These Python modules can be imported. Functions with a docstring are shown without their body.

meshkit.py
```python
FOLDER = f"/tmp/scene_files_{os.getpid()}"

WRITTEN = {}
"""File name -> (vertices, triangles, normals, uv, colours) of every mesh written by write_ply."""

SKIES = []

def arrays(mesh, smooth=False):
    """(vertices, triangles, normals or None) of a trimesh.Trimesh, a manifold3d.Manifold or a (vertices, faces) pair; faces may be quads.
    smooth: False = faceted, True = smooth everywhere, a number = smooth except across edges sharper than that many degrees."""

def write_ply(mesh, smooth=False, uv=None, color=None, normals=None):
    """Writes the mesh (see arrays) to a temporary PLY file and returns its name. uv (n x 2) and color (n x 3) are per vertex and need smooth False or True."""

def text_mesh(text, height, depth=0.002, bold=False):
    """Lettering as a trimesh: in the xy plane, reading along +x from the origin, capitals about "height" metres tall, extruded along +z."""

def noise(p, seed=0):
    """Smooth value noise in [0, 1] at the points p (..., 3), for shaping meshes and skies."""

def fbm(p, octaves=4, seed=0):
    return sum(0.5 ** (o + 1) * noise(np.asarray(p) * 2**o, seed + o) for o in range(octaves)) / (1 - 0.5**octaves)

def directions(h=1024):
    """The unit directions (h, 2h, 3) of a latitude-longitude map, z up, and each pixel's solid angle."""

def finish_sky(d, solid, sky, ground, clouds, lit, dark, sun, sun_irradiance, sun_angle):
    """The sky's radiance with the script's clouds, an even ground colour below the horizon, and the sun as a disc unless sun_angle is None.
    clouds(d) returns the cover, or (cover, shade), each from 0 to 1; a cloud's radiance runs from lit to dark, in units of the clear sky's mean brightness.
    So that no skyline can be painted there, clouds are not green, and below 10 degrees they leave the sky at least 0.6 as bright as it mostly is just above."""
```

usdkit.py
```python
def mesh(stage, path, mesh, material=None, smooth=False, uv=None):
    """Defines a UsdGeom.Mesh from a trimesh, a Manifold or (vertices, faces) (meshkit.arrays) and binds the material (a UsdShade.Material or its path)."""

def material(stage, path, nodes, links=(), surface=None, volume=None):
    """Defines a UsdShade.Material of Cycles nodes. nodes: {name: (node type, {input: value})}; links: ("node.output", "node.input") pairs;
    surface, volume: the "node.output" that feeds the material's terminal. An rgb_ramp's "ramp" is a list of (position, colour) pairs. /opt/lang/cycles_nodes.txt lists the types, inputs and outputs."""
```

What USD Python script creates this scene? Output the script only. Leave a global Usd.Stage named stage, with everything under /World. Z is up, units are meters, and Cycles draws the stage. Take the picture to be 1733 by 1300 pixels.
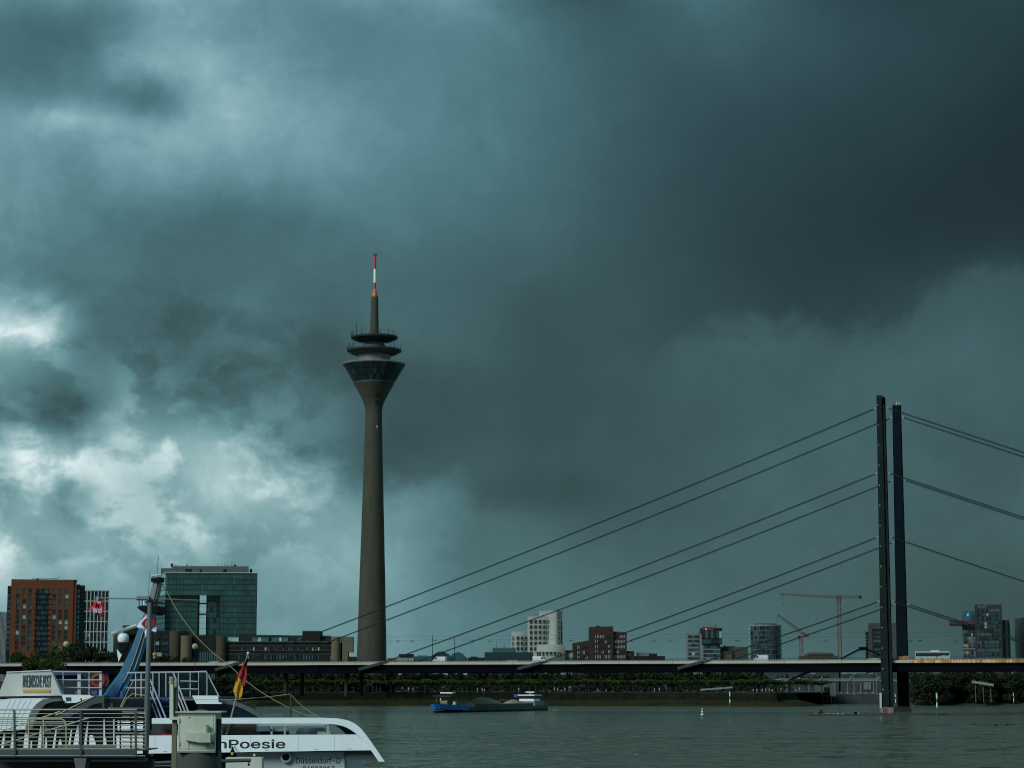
import math, random
import numpy as np, trimesh, usdkit, meshkit
from shapely.geometry import Polygon, LineString
from pxr import Usd, UsdGeom, UsdLux, UsdShade, Gf, Sdf

stage = Usd.Stage.CreateInMemory()
UsdGeom.SetStageUpAxis(stage, "Z")
UsdGeom.Xform.Define(stage, "/World")
rng = random.Random(7)
nrng = np.random.RandomState(7)

# ------------------------------------------------------------------ camera
FPX, CX, CY, HOR, EYE = 3800.0, 866.5, 650.0, 1164.0, 9.6      # focal length in photo pixels, centre, horizon row, eye height
PITCH = math.atan((HOR - CY) / FPX)
cam = UsdGeom.Camera.Define(stage, "/World/camera")
cam.CreateHorizontalApertureAttr(36.0)
cam.CreateFocalLengthAttr(36.0 * FPX / 1733.0)
cam.CreateClippingRangeAttr(Gf.Vec2f(1.0, 40000.0))
cam.AddTranslateOp().Set(Gf.Vec3d(0, 0, EYE))
cam.AddRotateXOp().Set(90 + math.degrees(PITCH))
cam.CreateExposureAttr(0.70)

def ray(px, py):
    a, b = (px - CX) / FPX, (CY - py) / FPX
    return np.array([a, math.cos(PITCH) - b * math.sin(PITCH), math.sin(PITCH) + b * math.cos(PITCH)])
def at(px, py, Y):
    """World point on the ray of a photo pixel, at distance Y ahead of the camera."""
    d = ray(px, py)
    return np.array([0, 0, EYE]) + d * (Y / d[1])
def onz(px, py, z=0.0):
    d = ray(px, py)
    return np.array([0, 0, EYE]) + d * ((z - EYE) / d[2])
def XW(px, Y, py=1110): return at(px, py, Y)[0]
def ZW(py, Y, px=CX): return at(px, py, Y)[2]

# ------------------------------------------------------------------ sky
def lin(c):
    c = np.asarray(c, float) / 255.0
    return np.where(c <= 0.04045, c / 12.92, ((c + 0.055) / 1.055) ** 2.4)
SKY_GAIN = 0.635
SUN_DIR = np.array([-0.55, -0.62, 0.56]); SUN_DIR /= np.linalg.norm(SUN_DIR)
# how bright the cloud deck is where it was looked at: photo column, row, brightness 0..255
LOOK = """390 540 119;390 600 115;480 560 106;900 780 85;820 780 90;960 780 95;100 660 125;40 700 105;140 60 123;60 90 122;250 200 143;390 470 121;560 640 111;640 560 104;780 620 88;1000 780 81;1200 900 94
30 30 93;120 30 117;200 30 48;250 30 289;320 40 189;420 40 15;500 40 222;600 40 207;720 40 131;840 40 65
30 100 144;120 100 164;225 100 -34;270 80 238;330 100 153;430 80 118;560 80 2;650 90 92;780 90 159
50 150 30;150 160 26;270 150 79;340 150 173;430 140 197;560 140 175;700 150 147;840 150 177
80 205 209;180 215 53;230 205 317;330 200 207;430 200 172;560 210 72;700 210 77;840 210 120
30 260 216;130 260 242;250 265 153;380 260 195;480 250 186;600 270 172;740 270 128
50 330 63;150 320 128;300 330 39;400 310 91;500 330 130;620 330 104;760 330 100
50 400 138;200 400 91;350 400 129;500 400 141;700 400 70;820 400 162
50 460 160;150 460 134;30 500 57;30 540 295;70 550 133;110 560 203;150 500 117;300 480 87;450 480 64;600 480 105;800 500 105
880 50 109;1000 50 96;1150 60 104;1300 50 79;1450 50 68;1600 50 71;1710 50 50
880 200 132;1000 200 25;1150 200 80;1300 200 62;1450 200 40;1600 200 42;1710 200 51
880 320 106;1000 320 81;1150 320 102;1300 320 78;1450 320 81;1600 320 77;1720 320 45
880 420 57;1000 420 92;1150 420 68;1300 420 59;1450 420 57;1600 430 19;1670 450 93;1720 470 80
900 500 44;1050 500 92;1200 500 69;1350 500 33;1450 500 64;1550 510 121;1680 520 95
900 560 101;1100 560 78;1250 555 93;1400 560 82;1550 560 60;1700 560 87
100 600 80;200 600 58;300 600 110;50 640 143;150 640 112;60 690 90;150 700 90;230 680 185;210 715 132;300 720 115;400 650 165;400 700 85;480 720 188;380 740 290
30 760 183;100 770 207;200 780 202;300 780 220;400 780 168;500 790 133;560 790 154;640 700 88;750 700 110;850 700 96;500 620 84;560 560 96;700 600 72
50 850 185;130 850 137;220 850 128;350 850 232;450 850 153;560 850 222;620 830 61;700 800 146;800 800 83
30 920 196;120 920 225;220 920 242;350 920 144;450 920 236;560 920 224;700 880 127;750 860 136;850 860 88
150 970 58;350 950 138;500 980 47;560 1000 114;700 950 135;750 1000 124;850 950 86
460 1050 162;560 1060 192;700 1050 131;800 1060 115;100 1060 160;250 1040 166
880 600 61;1000 600 84;1150 600 93;1300 620 133;1450 620 123;1600 620 93;1720 620 72
880 720 68;1000 720 68;1150 720 76;1300 720 71;1450 720 72;1650 720 102
880 820 92;950 860 68;1050 820 76;1200 820 56;1350 820 89;1500 820 74;1700 820 80
880 900 116;950 900 75;1050 900 86;1200 900 88;1350 900 93;1600 900 74
880 1000 121;1000 1000 101;1150 1000 100;1300 1000 107;1450 1000 96;1600 1000 104;1700 1000 79
1100 1070 99;1250 1070 89;1400 1070 76;1600 1070 66;1720 1070 69;900 1140 115;300 1140 138;1500 1140 94
-250 200 140;-250 600 135;-250 900 145;2000 200 70;2000 600 95;2000 1000 95;300 -300 140;900 -300 118;1500 -300 90;2300 500 110;600 -600 122;1500 -600 120"""
pts = np.array([[float(x) for x in s.split()] for r in LOOK.split("\n") for s in r.split(";")])
K = 38.0                                                          # one unit of cloud coordinates is 1/38 radian
def cloud_uv(px, py):
    d = ray(px, py); d = d / np.linalg.norm(d)
    return math.atan2(d[0], d[1]) * K, math.asin(d[2]) * K
puv = np.array([cloud_uv(a, b) for a, b, _ in pts])
blobs = []                                                        # cloud masses: centre and size, in cloud coordinates
for j, py in enumerate(np.arange(-150, 1250, 175)):
    for i, px in enumerate(np.arange(-200, 2000, 230)):
        blobs.append((*cloud_uv(px + (115 if j % 2 else 0), py), 2.0, 1.45))
for px, py, su, sv in ((40, 545, .75, .5), (110, 700, 1.3, .5), (215, 710, .45, .45), (280, 110, .8, .8), (260, 170, .8, .35), (90, 205, .8, .3), (1690, 440, .8, .35), (1480, 500, .9, .5),
                       (130, 850, .6, .5), (640, 760, 1., .6), (900, 880, 1.6, .4), (1250, 560, .9, .3), (1580, 540, .8, .35), (480, 760, .8, .5), (30, 770, .7, .4), (870, 790, 1.6, .5)):
    blobs.append((*cloud_uv(px, py), su, sv))
for j, py in enumerate(np.arange(560, 960, 95)):                  # finer masses where the deck breaks up at lower left
    for i, px in enumerate(np.arange(-60, 960, 120)):
        blobs.append((*cloud_uv(px + (60 if j % 2 else 0), py), .95, .75))
blobs = np.array(blobs)
BASE = 0.50
A = np.exp(-(((puv[:, None, 0] - blobs[None, :, 0]) / blobs[None, :, 2]) ** 2 + ((puv[:, None, 1] - blobs[None, :, 1]) / blobs[None, :, 3]) ** 2))
want = pts[:, 2] / 255.0 - BASE
reg = 0.09
wts = np.linalg.solve(A.T @ A + reg * np.eye(len(blobs)) * 0.3, A.T @ want)

nodes = {
    "tc": ("texture_coordinate", {}),
    "dk": ("vector_math", {"math_type": "scale", "scale": K}),
    "sx": ("separate_xyz", {}),
    "az": ("math", {"math_type": "arctan2"}), "el": ("math", {"math_type": "arcsine"}),
    "u": ("math", {"math_type": "multiply", "value2": K}), "v": ("math", {"math_type": "multiply", "value2": K}),
    "uv": ("combine_xyz", {"z": 0.0}),
    "n1": ("noise_texture", {"scale": 0.55, "detail": 7.0, "roughness": 0.64}),
    "c1": ("vector_math", {"math_type": "subtract", "vector2": (.5, .5, .5)}),
    "s1": ("vector_math", {"math_type": "multiply", "vector2": (1.15, .95, 0)}),
    "uw": ("vector_math", {"math_type": "add"}),
}
links = [("tc.generated", "sx.vector"), ("tc.generated", "dk.vector1"), ("sx.x", "az.value1"), ("sx.y", "az.value2"), ("sx.z", "el.value1"),
         ("az.value", "u.value1"), ("el.value", "v.value1"), ("u.value", "uv.x"), ("v.value", "uv.y"),
         ("dk.vector", "n1.vector"), ("n1.color", "c1.vector1"), ("c1.vector", "s1.vector1"), ("uv.vector", "uw.vector1"), ("s1.vector", "uw.vector2")]
last = None
for k, ((u, v, su, sv), w) in enumerate(zip(blobs, wts)):
    if abs(w) < 0.004: continue
    nodes[f"m{k}"] = ("mapping", {"mapping_type": "point", "location": (-u / su, -v / sv, 0), "scale": (1 / su, 1 / sv, 0)})
    nodes[f"d{k}"] = ("vector_math", {"math_type": "dot_product"})
    nodes[f"p{k}"] = ("math", {"math_type": "power", "value1": math.exp(-1)})
    nodes[f"a{k}"] = ("math", {"math_type": "multiply_add", "value2": float(w), "value3": BASE})
    links += [("uw.vector", f"m{k}.vector"), (f"m{k}.vector", f"d{k}.vector1"), (f"m{k}.vector", f"d{k}.vector2"), (f"d{k}.value", f"p{k}.value2"), (f"p{k}.value", f"a{k}.value1")]
    if last: links.append((f"{last}.value", f"a{k}.value3"))
    last = f"a{k}"
# two ragged lower edges of the dark deck: (photo column, row) along the edge, then where it fades out sideways
SHELF = [([(850, 600), (1000, 596), (1100, 590), (1180, 572), (1250, 552), (1350, 552), (1430, 560), (1500, 535), (1560, 500), (1620, 465), (1700, 438), (1800, 430)], (950, 1250, 2300, 2500), .26),
         ([(150, 640), (230, 660), (300, 690), (380, 715), (480, 772), (560, 802), (640, 815), (760, 825), (880, 855), (1000, 885), (1100, 900)], (180, 420, 760, 1020), .24)]
teal = [(0.0, (8, 16, 18)), (0.12, (16, 30, 32)), (0.20, (31, 51, 54)), (0.255, (42, 65, 68)), (0.33, (56, 84, 87)), (0.42, (71, 107, 111)), (0.50, (87, 128, 133)), (0.60, (113, 153, 158)), (0.70, (144, 178, 181)), (0.82, (186, 210, 213)), (0.95, (228, 242, 243)), (1.0, (240, 248, 248))]
nodes |= {
    "n2": ("noise_texture", {"scale": 1.1, "detail": 9.0, "roughness": 0.62, "distortion": 0.4}),
    "q2": ("math", {"math_type": "subtract", "value2": 0.5}),
    "k1": ("math", {"math_type": "multiply_add", "value2": 0.50, "value3": 0.0}),
    "k2": ("math", {"math_type": "multiply_add", "value3": 1.0}),
    "val": ("math", {"math_type": "multiply"}),
    "ramp": ("rgb_ramp", {"ramp": [(p, tuple(lin(c))) for p, c in teal]}),
    "gain": ("vector_math", {"math_type": "scale", "scale": SKY_GAIN / 0.1}),
    "sky": ("sky_texture", {"sky_type": "single_scattering", "sun_disc": False, "sun_elevation": math.asin(SUN_DIR[2]), "sun_rotation": math.atan2(SUN_DIR[0], SUN_DIR[1]), "air_density": 1.0, "aerosol_density": 1.0, "ozone_density": 1.0}),
    "hv": ("map_range", {"range_type": "smoothstep", "from_min": 5.5, "from_max": 9.5}), "hue": ("mix", {"mix_type": "multiply", "color2": (.95, 1.0, 1.06)}),
    "cover": ("mix", {"mix_type": "mix", "fac": 0.985}),
    "bg": ("background_shader", {"strength": 0.1}),
}
shelf = "val"
nodes["su"] = ("separate_xyz", {}); links.append(("uw.vector", "su.vector"))
for k, (edge, (f0, f1, f2, f3), depth) in enumerate(SHELF):
    e = np.array([cloud_uv(*p) for p in edge]); u0, u1 = e[0, 0], e[-1, 0]; fu = [cloud_uv(f, 600)[0] for f in (f0, f1, f2, f3)]
    nodes |= {f"e0{k}": ("map_range", {"from_min": u0, "from_max": u1}), f"e1{k}": ("rgb_ramp", {"ramp": [((a - u0) / (u1 - u0), (b / 12,) * 3) for a, b in e]}), f"e2{k}": ("math", {"math_type": "multiply_add", "value2": -12.0}),
              f"e3{k}": ("math", {"math_type": "multiply_add", "value2": 1.5}), f"e4{k}": ("map_range", {"range_type": "smoothstep", "from_min": -.38, "from_max": .30}),
              f"e5{k}": ("map_range", {"range_type": "smoothstep", "from_min": fu[0], "from_max": fu[1]}), f"e6{k}": ("map_range", {"range_type": "smoothstep", "from_min": fu[2], "from_max": fu[3], "to_min": 1.0, "to_max": 0.0}),
              f"e7{k}": ("math", {"math_type": "multiply"}), f"e8{k}": ("math", {"math_type": "multiply"}), f"e9{k}": ("math", {"math_type": "multiply_add", "value2": -depth, "value3": 1.0}), f"ea{k}": ("math", {"math_type": "multiply"}),
              f"eb{k}": ("map_range", {"range_type": "smoothstep", "from_min": .4, "from_max": 3.2, "to_min": 1.0, "to_max": 0.0}), f"ec{k}": ("math", {"math_type": "multiply"})}
    links += [("su.x", f"e0{k}.value"), (f"e0{k}.result", f"e1{k}.fac"), (f"e1{k}.color", f"e2{k}.value1"), ("su.y", f"e2{k}.value3"), ("q2.value", f"e3{k}.value1"), (f"e2{k}.value", f"e3{k}.value3"), (f"e3{k}.value", f"e4{k}.value"),
              ("su.x", f"e5{k}.value"), ("su.x", f"e6{k}.value"), (f"e5{k}.result", f"e7{k}.value1"), (f"e6{k}.result", f"e7{k}.value2"), (f"e4{k}.result", f"e8{k}.value1"), (f"e7{k}.value", f"e8{k}.value2"),
              (f"e2{k}.value", f"eb{k}.value"), (f"e8{k}.value", f"ec{k}.value1"), (f"eb{k}.result", f"ec{k}.value2"), (f"ec{k}.value", f"e9{k}.value1"), (f"{shelf}.value", f"ea{k}.value1"), (f"e9{k}.value", f"ea{k}.value2")]
    shelf = f"ea{k}"
nodes |= {"bs": ("vector_math", {"math_type": "multiply", "vector2": (1, 1, 1.5)}), "bn": ("noise_texture", {"scale": .62, "detail": 10.0, "roughness": .60, "distortion": .25}), "bt": ("map_range", {"range_type": "smoothstep", "from_min": .41, "from_max": .57, "to_min": -.5, "to_max": .5}),
          "bu": ("map_range", {"range_type": "smoothstep", "from_min": cloud_uv(330, 700)[0], "from_max": cloud_uv(760, 700)[0], "to_min": 1.0, "to_max": 0.12}), "bv": ("map_range", {"range_type": "smoothstep", "from_min": cloud_uv(0, 1020)[1], "from_max": cloud_uv(0, 880)[1], "to_min": .15, "to_max": 1.0}),
          "bw": ("map_range", {"range_type": "smoothstep", "from_min": cloud_uv(0, 620)[1], "from_max": cloud_uv(0, 440)[1], "to_min": 1.0, "to_max": .2}), "bm": ("math", {"math_type": "multiply"}), "bm2": ("math", {"math_type": "multiply"}), "bm3": ("math", {"math_type": "multiply"}),
          "bf": ("math", {"math_type": "multiply_add", "value2": .27, "value3": 1.0}), "bo": ("math", {"math_type": "multiply"})}
links += [("dk.vector", "bs.vector1"), ("bs.vector", "bn.vector"), ("bn.fac", "bt.value"), ("u.value", "bu.value"), ("v.value", "bv.value"), ("v.value", "bw.value"), ("bu.result", "bm.value1"), ("bv.result", "bm.value2"), ("bm.value", "bm2.value1"), ("bw.result", "bm2.value2"),
          ("bt.result", "bm3.value1"), ("bm2.value", "bm3.value2"), ("bm3.value", "bf.value1"), (f"{shelf}.value", "bo.value1"), ("bf.value", "bo.value2")]
shelf = "bo"
links += [("dk.vector", "n2.vector"), ("n2.fac", "q2.value1"), (f"{last}.value", "k1.value1"), ("q2.value", "k2.value1"), ("k1.value", "k2.value2"), (f"{last}.value", "val.value1"), ("k2.value", "val.value2"), (f"{shelf}.value", "ramp.fac"),
          ("v.value", "hv.value"), ("hv.result", "hue.fac"), ("ramp.color", "hue.color1"), ("hue.color", "gain.vector1"), ("sky.color", "cover.color1"), ("gain.vector", "cover.color2"), ("cover.color", "bg.color")]
UsdGeom.Scope.Define(stage, "/World/Looks")
usdkit.material(stage, "/World/Looks/storm_sky", nodes, links, surface="bg.background")
dome = UsdLux.DomeLight.Define(stage, "/World/sky")
UsdShade.MaterialBindingAPI.Apply(dome.GetPrim()).Bind(UsdShade.Material.Get(stage, "/World/Looks/storm_sky"))
for k_, v_ in (("kind", "structure"), ("label", "dark teal storm clouds over the river"), ("category", "sky")): dome.GetPrim().SetCustomDataByKey(k_, v_)

# ------------------------------------------------------------------ veiled sun behind the camera
sun = UsdLux.DistantLight.Define(stage, "/World/sun")
sun.CreateIntensityAttr(0.40); sun.CreateAngleAttr(24.0); sun.CreateNormalizeAttr(True); sun.CreateColorAttr(Gf.Vec3f(0.87, 1.0, 0.985))
zax = SUN_DIR; xax = np.cross([0, 0, 1.0], zax); xax /= np.linalg.norm(xax); yax = np.cross(zax, xax)
sun.AddTransformOp().Set(Gf.Matrix4d(*xax, 0, *yax, 0, *zax, 0, 0, 0, 0, 1))

# ------------------------------------------------------------------ helpers
class MB:
    """Collects shapes; part() makes them one mesh."""
    def __init__(self): self.v, self.f, self.n = [], [], 0
    def add(self, v, f):
        v, f = np.asarray(v, float), np.asarray(f, int)
        if f.shape[1] == 4: f = np.vstack([f[:, [0, 1, 2]], f[:, [0, 2, 3]]])
        self.v.append(v); self.f.append(f + self.n); self.n += len(v); return self
    def tm(self, m): return self.add(m.vertices, m.faces)
    def hexa(self, b, t):
        """Solid between a bottom quad and a top quad (each counter-clockwise from above)."""
        return self.add(np.vstack([b, t]), [(3, 2, 1, 0), (4, 5, 6, 7), (0, 1, 5, 4), (1, 2, 6, 5), (2, 3, 7, 6), (3, 0, 4, 7)])
    def box(self, x0, x1, y0, y1, z0, z1):
        return self.hexa([(x0, y0, z0), (x1, y0, z0), (x1, y1, z0), (x0, y1, z0)], [(x0, y0, z1), (x1, y0, z1), (x1, y1, z1), (x0, y1, z1)])
    def bar(self, p, q, w, h=None):
        p, q = np.asarray(p, float), np.asarray(q, float); h = h or w
        t = (q - p) / np.linalg.norm(q - p)
        a = np.cross(t, [0, 0, 1.0]) if abs(t[2]) < .95 else np.cross(t, [0, 1.0, 0]); a /= np.linalg.norm(a); b = np.cross(t, a)
        o = [-a * w / 2 - b * h / 2, a * w / 2 - b * h / 2, a * w / 2 + b * h / 2, -a * w / 2 + b * h / 2]
        return self.hexa([p + k for k in o], [q + k for k in o])
    def cyl(self, p, q, r0, r1=None, n=8):
        p, q = np.asarray(p, float), np.asarray(q, float); r1 = r0 if r1 is None else r1
        t = (q - p) / np.linalg.norm(q - p)
        a = np.cross(t, [0, 0, 1.0]) if abs(t[2]) < .95 else np.cross(t, [0, 1.0, 0]); a /= np.linalg.norm(a); b = np.cross(t, a)
        an = np.arange(n) * 2 * np.pi / n; c = np.cos(an)[:, None] * a + np.sin(an)[:, None] * b
        v = np.vstack([p + c * r0, q + c * r1, [p], [q]]); i = np.arange(n); j = (i + 1) % n
        f = np.vstack([np.c_[i, j, j + n], np.c_[i, j + n, i + n], np.c_[j, i, 0 * i + 2 * n], np.c_[i + n, j + n, 0 * i + 2 * n + 1]])
        return self.add(v, f)
    def tube(self, ps, r, n=5):
        for a, b in zip(ps[:-1], ps[1:]): self.cyl(a, b, r, r, n)
        return self
    def lathe(self, c, prof, n=32, a0=0.0, a1=2 * math.pi):
        prof = np.asarray(prof, float); full = a1 - a0 > 6.28
        an = a0 + (a1 - a0) * np.arange(n if full else n + 1) / n
        v = np.array([(c[0] + r * math.cos(t), c[1] + r * math.sin(t), c[2] + z) for r, z in prof for t in an]); m = len(an); f = []
        for k in range(len(prof) - 1):
            for i in range(n):
                j = (i + 1) % m
                f.append((k * m + i, k * m + j, (k + 1) * m + j, (k + 1) * m + i))
        return self.add(v, f)
    def ball(self, c, r, sub=2, s=(1, 1, 1)):
        m = trimesh.creation.icosphere(sub, 1.0); return self.add(m.vertices * np.array(s) * r + np.asarray(c), m.faces)
    def poly(self, pts, y0, y1):
        """Outline in x, z, extruded along y."""
        m = trimesh.creation.extrude_polygon(Polygon(pts).buffer(0), y1 - y0, engine="earcut"); v = m.vertices
        return self.add(np.c_[v[:, 0], y1 - v[:, 2], v[:, 1]], m.faces)
    def polyz(self, pts, z0, z1):
        m = trimesh.creation.extrude_polygon(Polygon(pts).buffer(0), z1 - z0, engine="earcut")
        return self.add(m.vertices + [0, 0, z0], m.faces)
    def text(self, s, x0, x1, zb, h, y, bold=False, depth=.004):
        """Lettering on a wall that faces the camera: from x0 to x1, standing on zb, capitals h tall, front just before y."""
        m = meshkit.text_mesh(s, 1.0, 1.0, bold); v = m.vertices.copy(); w = v[:, 0].max() - v[:, 0].min()
        v[:, 0] = x0 + (v[:, 0] - v[:, 0].min()) / w * (x1 - x0)
        return self.add(np.c_[v[:, 0], y - v[:, 2] * depth, zb + v[:, 1] * h], m.faces)
    def xf(self, M):
        self.v = [np.c_[v, np.ones(len(v))] @ np.asarray(M).T[:, :3] for v in self.v]; return self
    def mesh(self): return np.vstack(self.v), np.vstack(self.f)

LOOKS = {}
def mat(name, c, rough=.7, var=.18, scale=.5, metal=0.0, bump=0.0, stretch=(1, 1, 1), spec=.5, per=0.0):
    """Colour with grain: two octave groups of noise on world position; per varies it from piece to piece."""
    if name in LOOKS: return LOOKS[name]
    c = np.asarray(c, float)
    nd = {"g": ("geometry", {}), "mp": ("mapping", {"mapping_type": "point", "scale": stretch}),
          "n": ("noise_texture", {"scale": scale, "detail": 6.0, "roughness": .62}),
          "r": ("rgb_ramp", {"ramp": [(0, tuple(c * (1 - 1.6 * var))), (.38, tuple(c * (1 - .5 * var))), (.62, tuple(c * (1 + .5 * var))), (1, tuple(np.minimum(c * (1 + 1.6 * var), .95)))]}),
          "p": ("principled_bsdf", {"roughness": rough, "metallic": metal, "specular_ior_level": spec})}
    ln = [("g.position", "mp.vector"), ("mp.vector", "n.vector"), ("n.fac", "r.fac")]
    if per:
        nd |= {"oi": ("object_info", {}), "mr": ("map_range", {"to_min": 1 - per, "to_max": 1 + per}), "sc": ("vector_math", {"math_type": "scale"})}
        ln += [("oi.random", "mr.value"), ("r.color", "sc.vector1"), ("mr.result", "sc.scale"), ("sc.vector", "p.base_color")]
    else: ln.append(("r.color", "p.base_color"))
    if bump:
        nd["b"] = ("bump", {"strength": .6, "distance": bump}); ln += [("n.fac", "b.height"), ("b.normal", "p.normal")]
    LOOKS[name] = usdkit.material(stage, f"/World/Looks/{name}", nd, ln, surface="p.BSDF")
    return LOOKS[name]

used, origin, SPIN = {}, {}, {}
def free(path):
    k = used.get(path, 0); used[path] = k + 1
    return path if k == 0 else f"{path}_{k:03d}"
def keys(p, **kw):
    for k, v in kw.items():
        if v: p.SetCustomDataByKey(k, v)
def thing(name, label, cat, loc=(0, 0, 0), group=None, rot=None):
    """An Xform at the thing's base. Without rot its parts are given in world coordinates, with rot in its own."""
    path = free("/World/" + name); x = UsdGeom.Xform.Define(stage, path)
    x.AddTranslateOp().Set(Gf.Vec3d(*map(float, loc)))
    if rot is not None: x.AddRotateZOp().Set(math.degrees(rot))
    origin[path] = np.zeros(3) if rot is not None else np.asarray(loc, float)
    keys(x.GetPrim(), label=label, category=cat, group=group)
    return path
def part(parent, name, mb, m, smooth=False, label=None, kind=None):
    path = free(parent + "/" + name); o = origin.get(parent, np.zeros(3)); origin[path] = o
    v, f = mb.mesh() if isinstance(mb, MB) else mb
    for tp, (cx_, cy_, an) in SPIN.items():                         # buildings that stand turned to the river
        if path.startswith(tp + "/"):
            d = v[:, :2] - (cx_, cy_); v = np.c_[cx_ + d[:, 0] * math.cos(an) - d[:, 1] * math.sin(an), cy_ + d[:, 0] * math.sin(an) + d[:, 1] * math.cos(an), v[:, 2]]
    me = usdkit.mesh(stage, path, (v - o, f), m, smooth=smooth)
    keys(me.GetPrim(), label=label, kind=kind)
    return path
def struct(name, mb, m, label, cat, smooth=False, kind="structure"):
    p = part("/World", name, mb, m, smooth); keys(stage.GetPrimAtPath(p), kind=kind, label=label, category=cat); return p
def copy_of(src, loc, rot, label, cat, group=None, scale=None):
    path = free("/World/" + src.rsplit("/", 1)[1].rstrip("0123456789").rstrip("_")); x = UsdGeom.Xform.Define(stage, path)
    pr = x.GetPrim(); pr.GetReferences().AddInternalReference(src); pr.SetInstanceable(True)
    x.ClearXformOpOrder(); x.AddTranslateOp().Set(Gf.Vec3d(*map(float, loc))); x.AddRotateZOp().Set(math.degrees(rot))
    if scale is not None: x.AddScaleOp().Set(Gf.Vec3f(*map(float, scale)))
    keys(pr, label=label, category=cat, group=group)
    return path

# ------------------------------------------------------------------ shared looks
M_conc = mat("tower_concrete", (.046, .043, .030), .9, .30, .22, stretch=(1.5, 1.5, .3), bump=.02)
M_white = mat("white_paint", (.78, .80, .82), .35, .05, .8)
M_dark = mat("dark_steel", (.008, .011, .013), .65, .25, .3, spec=.2)
M_black = mat("black_paint", (.007, .008, .009), .7, .2, .6, spec=.1)
M_grey = mat("grey_steel", (.16, .175, .185), .5, .15, 1.2)
M_red = mat("signal_red", (.42, .035, .02), .5, .12, .8)
M_orange = mat("orange_paint", (.48, .11, .025), .5, .12, .8)
GLASS = [mat("pane_dark", (.012, .018, .022), .12, .3, .2), mat("pane_blue", (.025, .055, .07), .12, .3, .2), mat("pane_teal", (.04, .085, .085), .15, .3, .2), mat("pane_pale", (.22, .36, .35), .3, .2, .3)]
def pane(weights=(5, 4, 2, .6)): return rng.choices(GLASS, weights)[0]

# ------------------------------------------------------------------ river, banks, ground
def water_material():
    nd = {"g": ("geometry", {}), "ma": ("mapping", {"mapping_type": "point", "scale": (.16, .34, 1)}), "mb": ("mapping", {"mapping_type": "point", "scale": (.007, .045, 1)}),
          "na": ("noise_texture", {"scale": .55, "detail": 3.5, "roughness": .55, "distortion": .5}), "nb": ("noise_texture", {"scale": 1.0, "detail": 4.0, "roughness": .6}),
          "hm": ("map_range", {"from_min": .3, "from_max": .7, "to_min": .12, "to_max": 1.45}), "h": ("math", {"math_type": "multiply"}),
          "b": ("bump", {"strength": 1.0, "distance": 4.0}),
          "r": ("rgb_ramp", {"ramp": [(.3, (.050, .055, .034)), (.7, (.072, .077, .048))]}),
          "p": ("principled_bsdf", {"roughness": .16, "ior": 1.33, "specular_ior_level": .5, "specular_tint": (1.0, .97, .86)})}
    ln = [("g.position", "ma.vector"), ("g.position", "mb.vector"), ("ma.vector", "na.vector"), ("mb.vector", "nb.vector"), ("nb.fac", "hm.value"), ("na.fac", "h.value1"), ("hm.result", "h.value2"),
          ("h.value", "b.height"), ("b.normal", "p.normal"), ("nb.fac", "r.fac"), ("r.color", "p.base_color")]
    return usdkit.material(stage, "/World/Looks/river_water", nd, ln, surface="p.BSDF")
M_water = water_material()
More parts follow.
